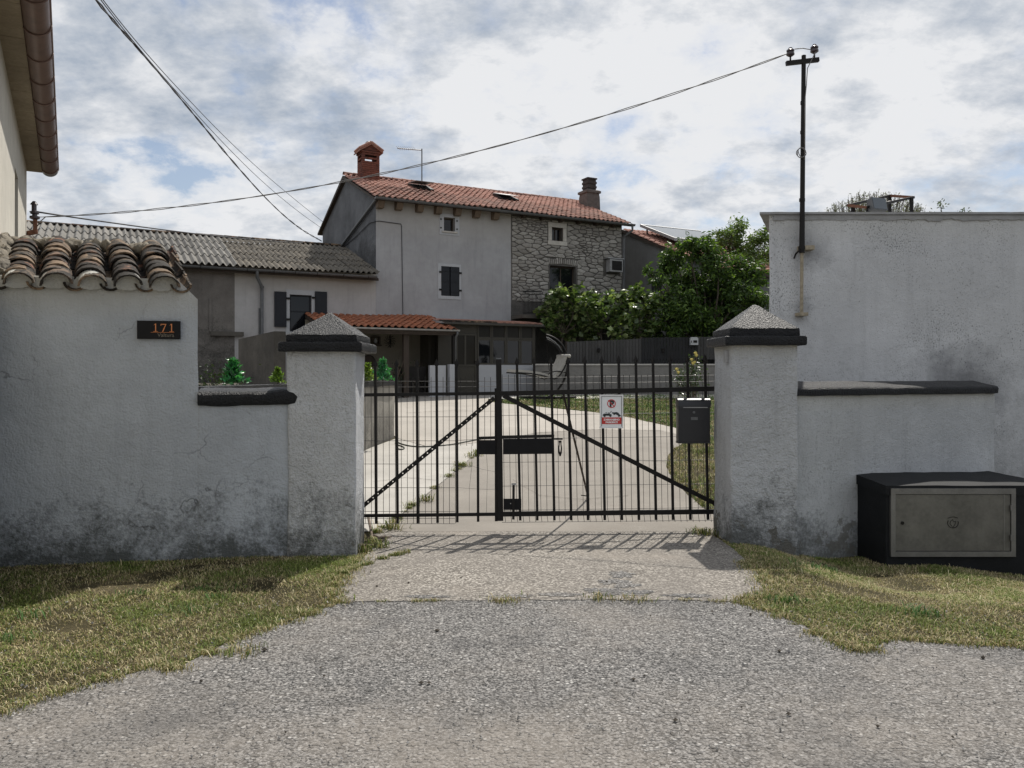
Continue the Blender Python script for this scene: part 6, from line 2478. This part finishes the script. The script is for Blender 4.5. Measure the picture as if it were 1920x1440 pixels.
TZ = 1.84
cherry = [(1240, 500, 26), (1262, 478, 30), (1230, 520, 18), (1300, 465, 30), (1322, 470, 32), (1345, 492, 36), (1280, 520, 40), (1320, 530, 44), (1360, 540, 44), (1275, 570, 42), (1320, 585, 46), (1370, 585, 44), (1400, 555, 36), (1250, 555, 28), (1410, 520, 34), (1385, 500, 32), (1425, 570, 30), (1250, 600, 30), (1300, 618, 30), (1345, 622, 28), (1395, 615, 30), (1430, 610, 26), (1225, 625, 26), (1265, 632, 26), (1320, 600, 40), (1370, 635, 26), (1415, 640, 24), (1290, 590, 40), (1215, 510, 13), (1288, 450, 18), (1322, 447, 11)]
crown_tree('cherry_tree', (P(1322, 600, 27.6).x, 27.6, TZ), .75, clumps_from_px(cherry, 27.6, .8), 21000, .175, .36, [(.05, .095, .025), (.065, .12, .03), (.04, .075, .022), (.055, .10, .025), (.09, .15, .035), (.16, .25, .055)], 'dense broad cherry tree with drooping dark green leaves by the outbuilding', 'tree', .3, .55, .10)
back = [(1358, 440, 22), (1380, 430, 26), (1372, 458, 26), (1395, 470, 28), (1420, 455, 24), (1438, 478, 24), (1432, 440, 17), (1412, 492, 26), (1450, 500, 26), (1455, 455, 20), (1345, 458, 12)]
crown_tree('ash_tree', (P(1405, 600, 31).x, 31, TZ), 2.2, clumps_from_px(back, 31, .6), 6500, .14, .4, [(.13, .19, .06), (.16, .22, .08), (.10, .16, .05)], 'pale green airy tree rising behind the dense cherry tree', 'tree', .4, .1, .09)


def vine():
    d = 27.4
    lst = [(1035, 560, 16), (1050, 575, 22), (1072, 562, 20), (1095, 572, 22), (1060, 600, 24), (1092, 600, 26), (1120, 575, 22), (1145, 565, 20), (1125, 605, 26), (1155, 595, 26), (1180, 575, 24), (1200, 560, 22), (1185, 605, 26), (1212, 592, 24), (1215, 625, 20), (1040, 615, 16), (1075, 625, 18), (1110, 628, 18), (1150, 625, 18), (1188, 628, 16), (1226, 568, 18), (1194, 540, 10), (1232, 610, 20), (1024, 585, 16), (1030, 603, 14), (1052, 548, 12), (1080, 548, 13), (1110, 556, 14), (1160, 552, 13)]
    root = thing('kiwi_vine', (P(1130, 600, d).x, d, TZ), 'sprawling kiwi vine with large glossy leaves above the grey fence', 'vine')
    tr = MB()
    bases = [P(1050, 640, d), P(1120, 640, d), P(1195, 640, d)]
    for b in bases:
        limb(tr, Vector((b.x, b.y, TZ - .1)), Vector((b.x + .1, b.y, b.z + .3)), .05, .035, .2)
    obj('stems', tr, M['bark'], root, smooth=True)
    lm = MB()
    pts = []
    for px, py, rp in lst:
        c = P(px, py, d + random.uniform(-.5, .5))
        r = rp / F * d
        b = min(bases, key=lambda q: abs(q.x - c.x))
        limb(lm, Vector((b.x + .1, b.y, b.z + .25)), c, .02, .008, .35)
        for _ in range(9):
            dv = Vector((random.gauss(0, 1), random.gauss(0, 1), random.gauss(.1, .7))).normalized()
            e = c + dv * r * random.uniform(.6, 1.25)
            lm.tube([c, c.lerp(e, .6) + Vector((0, 0, .05)), e + Vector((0, 0, -.04))], .005, 4, False)
            for _ in range(int(19 * (r / .4) ** 1.3)):
                q = c.lerp(e, random.uniform(.3, 1.05))
                pts.append((q.x + random.gauss(0, .06), q.y + random.gauss(0, .06), q.z + random.gauss(0, .06)))
    # bare hanging shoots
    for px, py, qx, qy in ((1028, 575, 1008, 586), (1020, 580, 1042, 606), (1045, 590, 1030, 622), (1038, 560, 1012, 578), (1060, 610, 1050, 632)):
        a, b = P(px, py, d - .4), P(qx, qy, d - .5)
        lm.tube([a, a.lerp(b, .5) + Vector((0, 0, -.08)), b], .006, 4, False)
    obj('shoots', lm, M['bark'], root)
    obj('leaves', leaf_cloud(pts, .19, .78, [(.08, .13, .04), (.12, .18, .055), (.055, .09, .03), (.26, .32, .14)], 'leaves', .1, .55, .3, .12), M['leaf_gloss'], root)


vine()


def olive():
    d = 15.0
    c = P(1640, 400, d)
    root = thing('olive_tree', (c.x, d, 0), 'olive tree with fine grey twigs showing over the outbuilding roof', 'tree')
    mb = MB()
    fork = Vector((c.x, d, 2.3))
    limb(mb, Vector((c.x, d, -.1)), fork, .13, .10, .05)
    obj('trunk', mb, M['bark'], root, smooth=True)
    lm = MB()
    pts = []
    for k in range(380):
        px = random.uniform(1530, 1762)
        prof = 362 + 46 * abs((px - 1642) / 112) ** 2.2
        py = random.uniform(prof, 440) if random.random() < .45 else random.uniform(prof - 4, prof + 14)
        e = P(px, py, d + random.uniform(-.9, .9))
        s = Vector((fork.x + (e.x - fork.x) * .55, d + (e.y - d) * .5, 2.3 + (e.z - 2.3) * .45))
        m_ = s.lerp(e, .55) + Vector((random.gauss(0, .07), random.gauss(0, .07), .03))
        lm.tube([s, m_, e], [.012, .0065, .0035], 4, False)
        for _ in range(30):
            q = s.lerp(e, random.uniform(.45, 1.0))
            pts.append((q.x + random.gauss(0, .022), q.y + random.gauss(0, .022), q.z + random.gauss(0, .022)))
    for k in range(8):
        a = k / 8 * 6.283
        limb(lm, fork, Vector((c.x + math.cos(a) * .7, d + math.sin(a) * .6, 3.6)), .06, .015, .15)
    obj('limbs', lm, M['bark'], root)
    obj('crown', leaf_cloud(pts, .055, .24, [(.12, .13, .10), (.16, .165, .13), (.085, .095, .07)], 'crown', -.3, .2), M['leaf'], root)
    for px, py, lab in ((1763, 376, 'taller leafy shoot standing over the outbuilding roof'), (1808, 391, 'short leafy shoot furthest along the outbuilding roof')):
        p = P(px, py, 13.0)
        r = thing('leafy_shoot', (p.x, 15.2, 0), lab, 'plant', 'leafy shoots beyond the outbuilding')
        b = Vector((p.x + .1, 15.2, p.z * 15.2 / 13.0 - .25))
        dd = 15.2
        p = P(px, py, dd)
        obj('stem', MB().tube([(p.x + .06, dd, -.1), (p.x + .04, dd, p.z - .4), (p.x, dd, p.z)], [.03, .015, .005], 6), M['bark'], r)
        pp = [(p.x + random.gauss(0, .06), dd + random.gauss(0, .06), p.z - abs(random.gauss(0, .16))) for _ in range(46)]
        obj('foliage', leaf_cloud(pp, .06, .4, [(.05, .07, .03), (.07, .1, .04)], 'foliage', -.4), M['leaf'], r)


olive()


# ------------------------------------------------------------------ neighbour's house
def neighbour():
    R0 = P(1170, 432, 33.0)
    root = thing('neighbour_house', (R0.x, R0.y, 1.5), 'dark grey neighbouring house with a red roof carrying a solar panel', 'house')
    v = Vector((-UY, UX, 0))
    u = Vector((UX, UY, 0))
    Lg = 5.6
    drop = .405
    N = lambda a, b, z: Vector((R0.x, R0.y, 0)) + u * a - v * b + Vector((0, 0, z))     # a along the front, b down towards the viewer
    zr = R0.z
    mb = MB()
    mb.add([N(0, 0, .5), N(0, Lg, .5), N(0, Lg, zr - drop * Lg), N(0, 0, zr)], [(0, 1, 2, 3)])
    mb.add([N(0, 0, .5), N(0, -3.5, .5), N(0, -3.5, zr - drop * 3.5), N(0, 0, zr)], [(0, 3, 2, 1)])
    mb.quad(N(0, Lg, .5), N(3.8, Lg, .5), N(3.8, Lg, zr - drop * Lg), N(0, Lg, zr - drop * Lg))
    obj('wall', mb, M['grey_house'], root)
    c = math.hypot(1, drop)
    sdir = Vector((v.x, v.y, drop)).normalized()
    nrm = u.cross(sdir).normalized()
    roof = obj('roof', MB().prism([N(-.1, Lg + .2, zr - drop * (Lg + .2) + .03), N(-.1, 0, zr + .03), N(-.1, -3.6, zr - drop * 3.6 + .03), N(-.1, -3.6, zr - drop * 3.6 - .09), N(-.1, 0, zr - .09), N(-.1, Lg + .2, zr - drop * (Lg + .2) - .09)], u * 4.0), M['wood_dark'], root)
    tile_field(roof, M['tile_house'], lambda t, s: N(t, Lg + .2 - s / c, zr - drop * (Lg + .2 - s / c) + .045), nrm, sdir, -.12, 3.9, 17, 6.0, .22, .36, .062, 0, far_mat=M['tile_house_j'], udir=u)
    # window slit in the gable
    obj('window', MB().boxf(lambda a, b, cc: N(a, b, cc), -.03, .02, 1.9, 2.5, 4.3, 5.6), M['shutter'], root)
    # solar panel on a frame above the tiles
    sp = thing('solar_panel', N(1.0, 1.5, zr - .4), 'solar collector tilted on the neighbouring red roof', 'panel')
    q = lambda a, b, o: N(a, b, zr - drop * b + o)
    P0 = lambda a, b, o: q(.35 + a, .75 + b, .36 + .0 * b + o)
    obj('panel', MB().boxf(lambda a, b, cc: P0(a, b, cc), 0, 3.1, 0, 2.1, 0, .08), M['panel_glass'], sp)
    fr = MB()
    fr.boxf(lambda a, b, cc: P0(a, b, cc), -.05, 3.15, -.05, -.003, -.02, .1)
    fr.boxf(lambda a, b, cc: P0(a, b, cc), -.05, 3.15, 2.103, 2.15, -.02, .1)
    fr.boxf(lambda a, b, cc: P0(a, b, cc), -.05, -.003, -.003, 2.103, -.02, .1)
    obj('panel_frame', fr, M['zinc'], sp)
    for a in (.2, 1.6, 2.9):
        for b in (.1, 2.0):
            obj('support', MB().bar(q(.35 + a, .75 + b, .0), P0(a, b, 0), .05, .05, u), M['zinc_dark'], sp)


neighbour()


# ================================================================== GATE
def GDp(px):
    return 8.22 + (px - 685) / (1342 - 685) * .20


def GP(px, py, off=0.0):
    return P(px, py, GDp(px) - off)


def spear_bar(name, parent, px0, py0, px1, py1, wd, pts_up=True):
    """square bar from the foot (px0, py0) up to the tip of its spear (px1, py1)"""
    a, t = GP(px0, py0), GP(px1, py1)
    d = (t - a).normalized()
    hd = .085
    b = t - d * hd
    mb = MB().bar(a, b, wd, wd)
    sd = Vector((1, 0, 0))
    m1 = b + d * .028
    k = wd * .95
    mb.add([b + sd * wd * .45, b - sd * wd * .45, m1 + sd * k, m1 - sd * k, t,
            b + Vector((0, -wd * .45, 0)), b + Vector((0, wd * .45, 0)), m1 + Vector((0, -.008, 0)), m1 + Vector((0, .008, 0))],
           [(0, 2, 7, 5), (5, 7, 3, 1), (1, 3, 8, 6), (6, 8, 2, 0), (2, 4, 7), (7, 4, 3), (3, 4, 8), (8, 4, 2)])
    return obj(name, mb, M['metal_black'], parent)


def wires(xs_bot, xs_top, y_bot, y_top, ys, px0, px1, r=.0028, off=-.022, prong=True):
    mb = MB()
    for xb, xt in zip(xs_bot, xs_top):
        p = [GP(xb, y_bot, off), GP(xb + (xt - xb) * .3, y_bot - 14, off - .0), GP(xb + (xt - xb) * .96, y_top + 18, off), GP(xt, y_top + 12, off - .014), GP(xt, y_top, off)]
        mb.tube(p, r, 5)
    for ya, yb in ys:
        mb.tube([GP(px0, ya, off - .004), GP(px1, yb, off - .004)], r, 5)
    return mb


def gate_left():
    root = thing('gate_leaf', GP(690, 980), 'narrow left leaf of the black iron gate with a perforated diagonal brace', 'gate')
    bars = [(704.5, 744), (745, 0), (783, 0), (819.5, 0), (857, 0), (896, 0)]
    top_px = [703.5, 743, 781.5, 818.5, 856, 895.5]
    for i, tp in enumerate(top_px):
        bx = [705.5, 745.5, 783.5, 820.5, 857.5, 896.5][i]
        by = [981.5, 981, 981, 980, 979, 978][i]
        spear_bar('bar', root, bx, by, tp, 673 - i * .2, .026)
    o = .0
    obj('top_rail', MB().bar(GP(676, 740.5, .017), GP(931, 737.5, .017), .034, .02), M['metal_black'], root)
    obj('bottom_rail', MB().bar(GP(676, 967, .017), GP(933, 964, .017), .034, .02), M['metal_black'], root)
    # meeting stile
    obj('stile', MB().bar(GP(930.5, 977, .0), GP(930, 728, .0), .03, .03), M['metal_black'], root)
    # perforated diagonal
    a, b = GP(672, 956, .036), GP(927, 746, .036)
    ax = (b - a)
    L = ax.length
    d = ax.normalized()
    nv = Vector((-d.z, 0, d.x))
    mb = MB()
    w_, h_ = .044, .011
    for s in (-1, 1):
        c = nv * s * (w_ / 2 - (w_ - h_) / 4)
        mb.bar(a + c, b + c, (w_ - h_) / 2, .006)
    n = int(L / .066)
    for i in range(n + 1):
        p0 = a + d * (i * .066 + .004)
        p1 = a + d * min(L, i * .066 + .058)
        if (p1 - p0).length > .01:
            mb.bar(p0, p1, h_, .0058)
    obj('diagonal_brace', mb, M['metal_black'], root)
    # lock strip on this leaf
    obj('lock_plate', MB().boxf(lambda x, y, z: GP(x, z, y), 896.5, 929, .034, .037, 852, 825), M['plate_black'], root)
    obj('lock_rail', MB().bar(GP(895, 821.5, .02), GP(930, 820.5, .02), .03, .02), M['metal_black'], root)
    # welded wire fencing behind
    xs = [686, 694 + 1.5] + [695 + 11.25 * k for k in range(1, 15)]
    xs = [684.5 + 11.25 * k for k in range(0, 16)]
    mb = wires([x + 1 for x in xs], xs, 981.5, 707, [(715, 715), (726, 725.5), (782, 781.5), (826.5, 826.5), (870, 870), (914.5, 914.5), (959, 959), (972, 972), (982, 982)], 680, 853)
    xs2 = [852.5 + 11.25 * k for k in range(1, 7)]
    o2 = wires(xs2, xs2, 836, 707, [(715, 715), (725.5, 724.5), (781.5, 781.5), (826, 822)], 853, 930)
    obj('wire_mesh', mb, M['wire'], root, kind='stuff')
    obj('wire_mesh', o2, M['wire'], root, kind='stuff')
    # loose patch of square netting low down
    nt = MB()
    for pp in ([(857, 875), (886, 874), (905, 880), (931, 885)], [(857, 914), (882, 916), (912, 917.5), (931, 917)], [(884, 830), (885, 870), (880, 916), (880, 962)], [(911, 832), (914, 882), (913, 918), (912, 962)]):
        nt.tube([GP(x, y, -.02) for x, y in pp], .0016, 5)
    obj('wire_netting', nt, M['wire'], root, kind='stuff')
    return root


gate_left()


def gate_right():
    root = thing('gate_leaf', GP(1330, 980), 'wide right leaf of the black iron gate carrying sign and mailbox', 'gate')
    bot = [975.5, 1007.5, 1039.5, 1071, 1102.5, 1134, 1166, 1198, 1230, 1262, 1294.5, 1327.5]
    for i, bx in enumerate(bot):
        top = bx - 6.5 + i * .05
        spear_bar('bar', root, bx, 975.5 - i * .1, top, 669.5 - i * .55, .026)
    obj('post', MB().bar(GP(938.5, 976, .005), GP(935, 674, .005), .058, .05), M['metal_black'], root)
    obj('post_cap', MB().boxf(lambda x, y, z: GP(x, z, y), 930, 940, -.025, .035, 673.5, 671), M['zinc_dark'], root)
    obj('top_rail', MB().bar(GP(938, 738, .022), GP(1352, 728.5, .022), .05, .028), M['metal_black'], root)
    obj('bottom_rail', MB().bar(GP(941, 963.8, .022), GP(1352, 959, .022), .05, .028), M['metal_black'], root)
    obj('diagonal_brace', MB().bar(GP(944, 742, .046), GP(1350, 949, .046), .046, .01), M['metal_black'], root)
    obj('lock_plate', MB().boxf(lambda x, y, z: GP(x, z - (x - 942) * .012, y), 943, 1037.5, .034, .037, 852, 823), M['plate_black'], root)
    obj('lock_rail', MB().bar(GP(941, 819.5, .02), GP(1039, 817.5, .02), .032, .024), M['metal_black'], root)
    # hasp with a slot
    hs = MB()
    hs.bar(GP(1037, 823, .04), GP(1055, 823, .04), .018, .008)
    outer = [(1047, 826), (1047.6, 833), (1046.2, 840), (1047, 849), (1049, 855.5), (1051.5, 855.5), (1053.5, 849), (1054, 840), (1052.8, 833), (1053, 826)]
    inner = [(1049.5, 830), (1049.4, 834), (1048.9, 840), (1049.4, 845), (1049.8, 847.5), (1050.4, 847.5), (1051, 845), (1051.5, 840), (1050.8, 834), (1050.6, 830)]
    rings = [[GP(x, y, .044) for x, y in outer], [GP(x, y, .044) for x, y in inner], [GP(x, y, .037) for x, y in inner], [GP(x, y, .037) for x, y in outer], [GP(x, y, .044) for x, y in outer]]
    hs.loft(rings, False, False, closed=True)
    obj('hasp', hs, M['metal_black'], root)
    # drop bolt and its case
    bc = obj('bolt_case', MB().boxf(lambda x, y, z: GP(x, z, y), 944, 977.5, .034, .052, 956, 935), M['plate_black'], root)
    obj('bolt', MB().bar(GP(962.5, 974, .06), GP(963, 908, .06), .026, .014), M['metal_black'], bc)
    obj('bolt_handle', MB().boxf(lambda x, y, z: GP(x, z, y), 959, 968.5, .05, .085, 909.5, 906), M['zinc'], bc)
    obj('rivet', MB().disc(GP(957.5, 944, .052), .006, (0, -1, 0), .003, 8), M['zinc'], bc)
    xs = [942 + 11.35 * k for k in range(0, 36)]
    xs = [x for x in xs if x < 1343]
    mb = wires([x + 6 for x in xs], xs, 978.5, 702, [(709, 703.5), (720, 715), (779, 773), (823, 817.5), (867, 862), (911.5, 907), (957, 951.5), (979.5, 975.5)], 941, 1343)
    obj('wire_mesh', mb, M['wire'], root, kind='stuff')
    # long prop rod hinged on the leaf, its foot on the drive
    f = G(1103, 935)
    rod = thing('prop_rod', f, 'long thin brown prop rod leaning from the drive against the gate', 'rod')
    t = P(1056, 738, 8.5)
    obj('rod', MB().tube([f + Vector((0, 0, .012)), f.lerp(t, .3) + Vector((0, 0, .01)), t], .013, 8), M['wood_dark'], rod, smooth=True)
    obj('peg', MB().bar(f.lerp(t, .03), f.lerp(t, .03) + Vector((-.085, 0, .01)), .012, .012), M['metal_black'], rod)


gate_right()


# ------------------------------------------------------------------ sign on the gate
def text_mesh(body, size, extrude, bold=0.0, align='CENTER'):
    cu = bpy.data.curves.new('lettering', 'FONT')
    cu.body = body
    cu.size = size
    cu.extrude = extrude
    cu.offset = bold
    cu.align_x = align
    cu.resolution_u = 4
    t = bpy.data.objects.new('lettering', cu)
    COL.objects.link(t)
    dg = bpy.context.evaluated_depsgraph_get()
    dg.update()
    me = bpy.data.meshes.new_from_object(t.evaluated_get(dg))
    bpy.data.objects.remove(t)
    me.name = 'lettering'
    return me


def sign():
    d0 = .075
    p0, p1 = GP(1124.5, 803, d0), GP(1168, 740, d0)
    W_, H_ = p1.x - p0.x, p1.z - p0.z
    root = thing('no_parking_sign', p0, 'small white and red no parking sign fixed to the right gate leaf', 'sign')
    y0 = p0.y
    S = lambda x, y, o=0.0: Vector((p0.x + W_ * x, y0 - o, p0.z + H_ * y))
    B = lambda mb, x0, x1, y0_, y1_, o0, o1: mb.boxf(lambda a, b, c: S(a, c, b), x0, x1, o0, o1, y0_, y1_)
    obj('board', B(MB(), .06, .94, .03, .97, -.004, .002), M['sign_white'], root)
    fr = MB()
    B(fr, -.01, 1.01, .965, 1.0, -.012, .010)
    B(fr, -.01, 1.01, .0, .03, -.012, .010)
    B(fr, .0, .055, .03, .965, -.012, .0095)
    B(fr, .945, 1., .03, .965, -.012, .0095)
    obj('sign_frame', fr, M['alu'], root)
    bd = MB()
    B(bd, .075, .09, .06, .945, .002, .0035)
    B(bd, .925, .94, .06, .945, .002, .0035)
    B(bd, .075, .94, .945, .955, .002, .0035)
    obj('sign_border', bd, M['sign_black'], root)
    obj('red_band', B(MB(), .09, .925, .125, .325, .002, .004), M['sign_red'], root)
    asp = H_ / W_

    def poly(mb, pts, o=.002, th=.0016):
        mb.prism([S(x, y, o) for x, y in pts], Vector((0, -th, 0)))
    # P
    cx, cy, r = .5, .735, .185
    mb = MB()
    me = text_mesh('P', .20 * W_ / .58, .0008, .006)
    R = Matrix.Rotation(math.radians(90), 4, 'X')
    obj('letter', me, M['sign_black'], root, Matrix.Translation(S(cx + .01, cy - .082, .003)) @ R)
    # ring and slash
    ring = MB()
    n = 40
    ro = [S(cx + (r) * math.cos(a), cy + r / asp * math.sin(a), .0045) for a in lin(0, 2 * math.pi, n)]
    ri = [S(cx + (r - .035) * math.cos(a), cy + (r - .035) / asp * math.sin(a), .0045) for a in lin(0, 2 * math.pi, n)]
    ring.loft([ro, ri, [p + Vector((0, .002, 0)) for p in ri], [p + Vector((0, .002, 0)) for p in ro], ro], False, False)
    a = .14
    poly(ring, [(cx - a - .012, cy + (a - .012) / asp), (cx - a + .012, cy + (a + .012) / asp), (cx + a + .012, cy - (a - .012) / asp), (cx + a - .012, cy - (a + .012) / asp)], .0047)
    obj('prohibition_ring', ring, M['sign_red'], root)
    # tow truck and towed car
    tk = MB()
    poly(tk, [(.13, .375), (.13, .41), (.16, .43), (.21, .435), (.24, .475), (.31, .475), (.325, .435), (.50, .42), (.51, .375)])
    poly(tk, [(.38, .43), (.49, .515), (.505, .51), (.41, .425)], .0022)
    poly(tk, [(.365, .43), (.37, .475), (.395, .475), (.395, .43)], .0024)
    for x in (.205, .455):
        tk.disc(S(x, .372, .002), .05 * W_, (0, -1, 0), .0018, 14)
    obj('tow_truck_picture', tk, M['sign_black'], root)
    obj('truck_window', B(MB(), .235, .295, .437, .462, .0036, .0042), M['sign_white'], root)
    tc_ = MB()
    poly(tc_, [(.52, .455), (.54, .475), (.64, .475), (.72, .485), (.79, .465), (.83, .425), (.90, .385), (.90, .36), (.80, .375), (.66, .42), (.53, .44)])
    for x, y in ((.62, .43), (.82, .372)):
        tc_.disc(S(x, y, .002), .045 * W_, (0, -1, 0), .0018, 14)
    obj('towed_car_picture', tc_, M['sign_black'], root)
    ln = MB()
    ln.bar(S(.50, .512, .003), S(.535, .46, .003), .0022, .0012)
    obj('tow_line', ln, M['sign_black'], root)
    for body, y in (('ZABRANJENO', .245), ('PARKIRATI', .165)):
        me = text_mesh(body, .108 * W_, .0006, .0012)
        obj('lettering', me, M['sign_white'], root, Matrix.Translation(S(.507, y - .012, .0045)) @ R)


sign()


def mailbox():
    d0 = .02
    p0, p1 = GP(1267, 827, d0), GP(1324, 746, d0)
    y1 = p0.y - .02
    dep = .13
    x0, x1, z0, z1 = p0.x, p1.x, p0.z, p1.z
    root = thing('mailbox', ((x0 + x1) / 2, y1, z0), 'dark anthracite mailbox with a shiny curved lid hung on the gate', 'mailbox')
    y0 = y1 - dep
    # scale to the depth of its face
    prof = [(y1, z0), (y0, z0), (y0, z1 - .10), (y1, z1 - .10)]
    mb = MB().prism([Vector((x0, y, z)) for y, z in prof], (x1 - x0, 0, 0))
    obj('box_body', mb, M['mailbox'], root)
    lid = [(y1, z1 - .098), (y0 - .012, z1 - .098), (y0 - .012, z1 - .05), (y0 - .002, z1 - .022), (y0 + .03, z1 - .004), (y0 + .06, z1), (y1, z1 + .004)]
    obj('lid', MB().prism([Vector((x0 - .006, y, z)) for y, z in lid], (x1 - x0 + .012, 0, 0)), M['mailbox'], root, smooth=True, angle=50)
    obj('lid_edge', MB().box(x0 + .045, x1 - .03, y0 - .016, y0 - .0125, z1 - .098, z1 - .09), M['zinc'], root)
    lk = obj('lock', MB().disc(Vector(((x0 + x1) / 2 - .005, y0, z1 - .145)), .013, (0, -1, 0), .006, 14), M['zinc_dark'], root)
    obj('name_plate', MB().box((x0 + x1) / 2 - .035, (x0 + x1) / 2 + .035, y0 - .003, y0 - .0005, z1 - .225, z1 - .195), M['zinc_dark'], root)
    obj('edge_strip', MB().box(x0 - .004, x0 + .008, y0 - .004, y0 + .012, z0, z1 - .1), M['mailbox'], root)
    obj('foot_lip', MB().box(x0 - .006, x1 + .006, y0 - .006, y1, z0 - .012, z0 - .001), M['mailbox'], root)


mailbox()


# ================================================================== WIRES
def cat(p, q, sag, n=40):
    p, q = Vector(p), Vector(q)
    return [p.lerp(q, i / n) - Vector((0, 0, sag * 4 * (i / n) * (1 - i / n))) for i in range(n + 1)]


def wire(name, pts, r, mat, label, twist=0, group=None):
    mb = MB()
    if twist:
        for ph in (0, math.pi):
            q = []
            for i, p in enumerate(pts):
                k = i / (len(pts) - 1)
                a = k * twist + ph
                e = .35 + .65 * abs(math.sin(k * 9))
                q.append(p + Vector((0, math.cos(a), math.sin(a))) * r * 1.9 * e)
            mb.tube(q, r, 6)
    else:
        mb.tube(pts, r, 6)
    tag(obj(name, mb, mat, smooth=True), label, 'wire', group or 'overhead wires')


A_ = P(74, 407, 11.85)
B_ = P(1478, 100, GY - .1)
wire('overhead_wire', cat(A_, B_, .43, 160), .0055, M['cable_grey'], 'long pale twin cable from the cream house bracket to the steel pole', 60)
wire('overhead_wire', [A_ + Vector((.1, 0, .01)), A_ + Vector((.02, 0, -.06)), P(70, 424, 11.9)], .008, M['cable_grey'], 'short pale tail of cable at the cream house bracket')
gx = H(0, 6.9, HZ(455, 0, 6.9))
wire('overhead_wire', cat(P(68, 397, 11.9), H(-.05, 6.9, HZ(456, 0, 6.9)), .12), .013, M['cable_dark'], 'nearly level dark cable above the annex roof')
O_ = P(20, -190, 9.5)


def through(px, py, d):
    return P(px, py, d)


def wire_px(pts, d0, d1, r, label, twist=0):
    n = len(pts) - 1
    q = [P(px, py, d0 + (d1 - d0) * ((i / n) ** 1.15)) for i, (px, py) in enumerate(pts)]
    for _ in range(3):
        s = [q[0]]
        for a, b in zip(q, q[1:]):
            s += [a.lerp(b, .25), a.lerp(b, .75)]
        q = s + [q[-1]]
    wire('overhead_wire', q, r, M['cable_dark'], label, twist)


wire_px([(100, -110), (180, 2), (265, 98), (350, 198), (430, 296), (505, 380), (560, 428), (603, 452)], 9.0, 32.0, .012, 'thick sagging dark cable from the top left to the gable', 90)
wire_px([(115, -110), (192, 0), (270, 96), (345, 178), (420, 256), (495, 326), (560, 380), (608, 418)], 9.0, 31.9, .008, 'upper of two thin dark wires to the gable')
wire_px([(110, -112), (188, 0), (266, 98), (338, 180), (412, 262), (488, 338), (555, 394), (606, 430)], 9.0, 31.8, .008, 'lower of two thin dark wires to the gable')
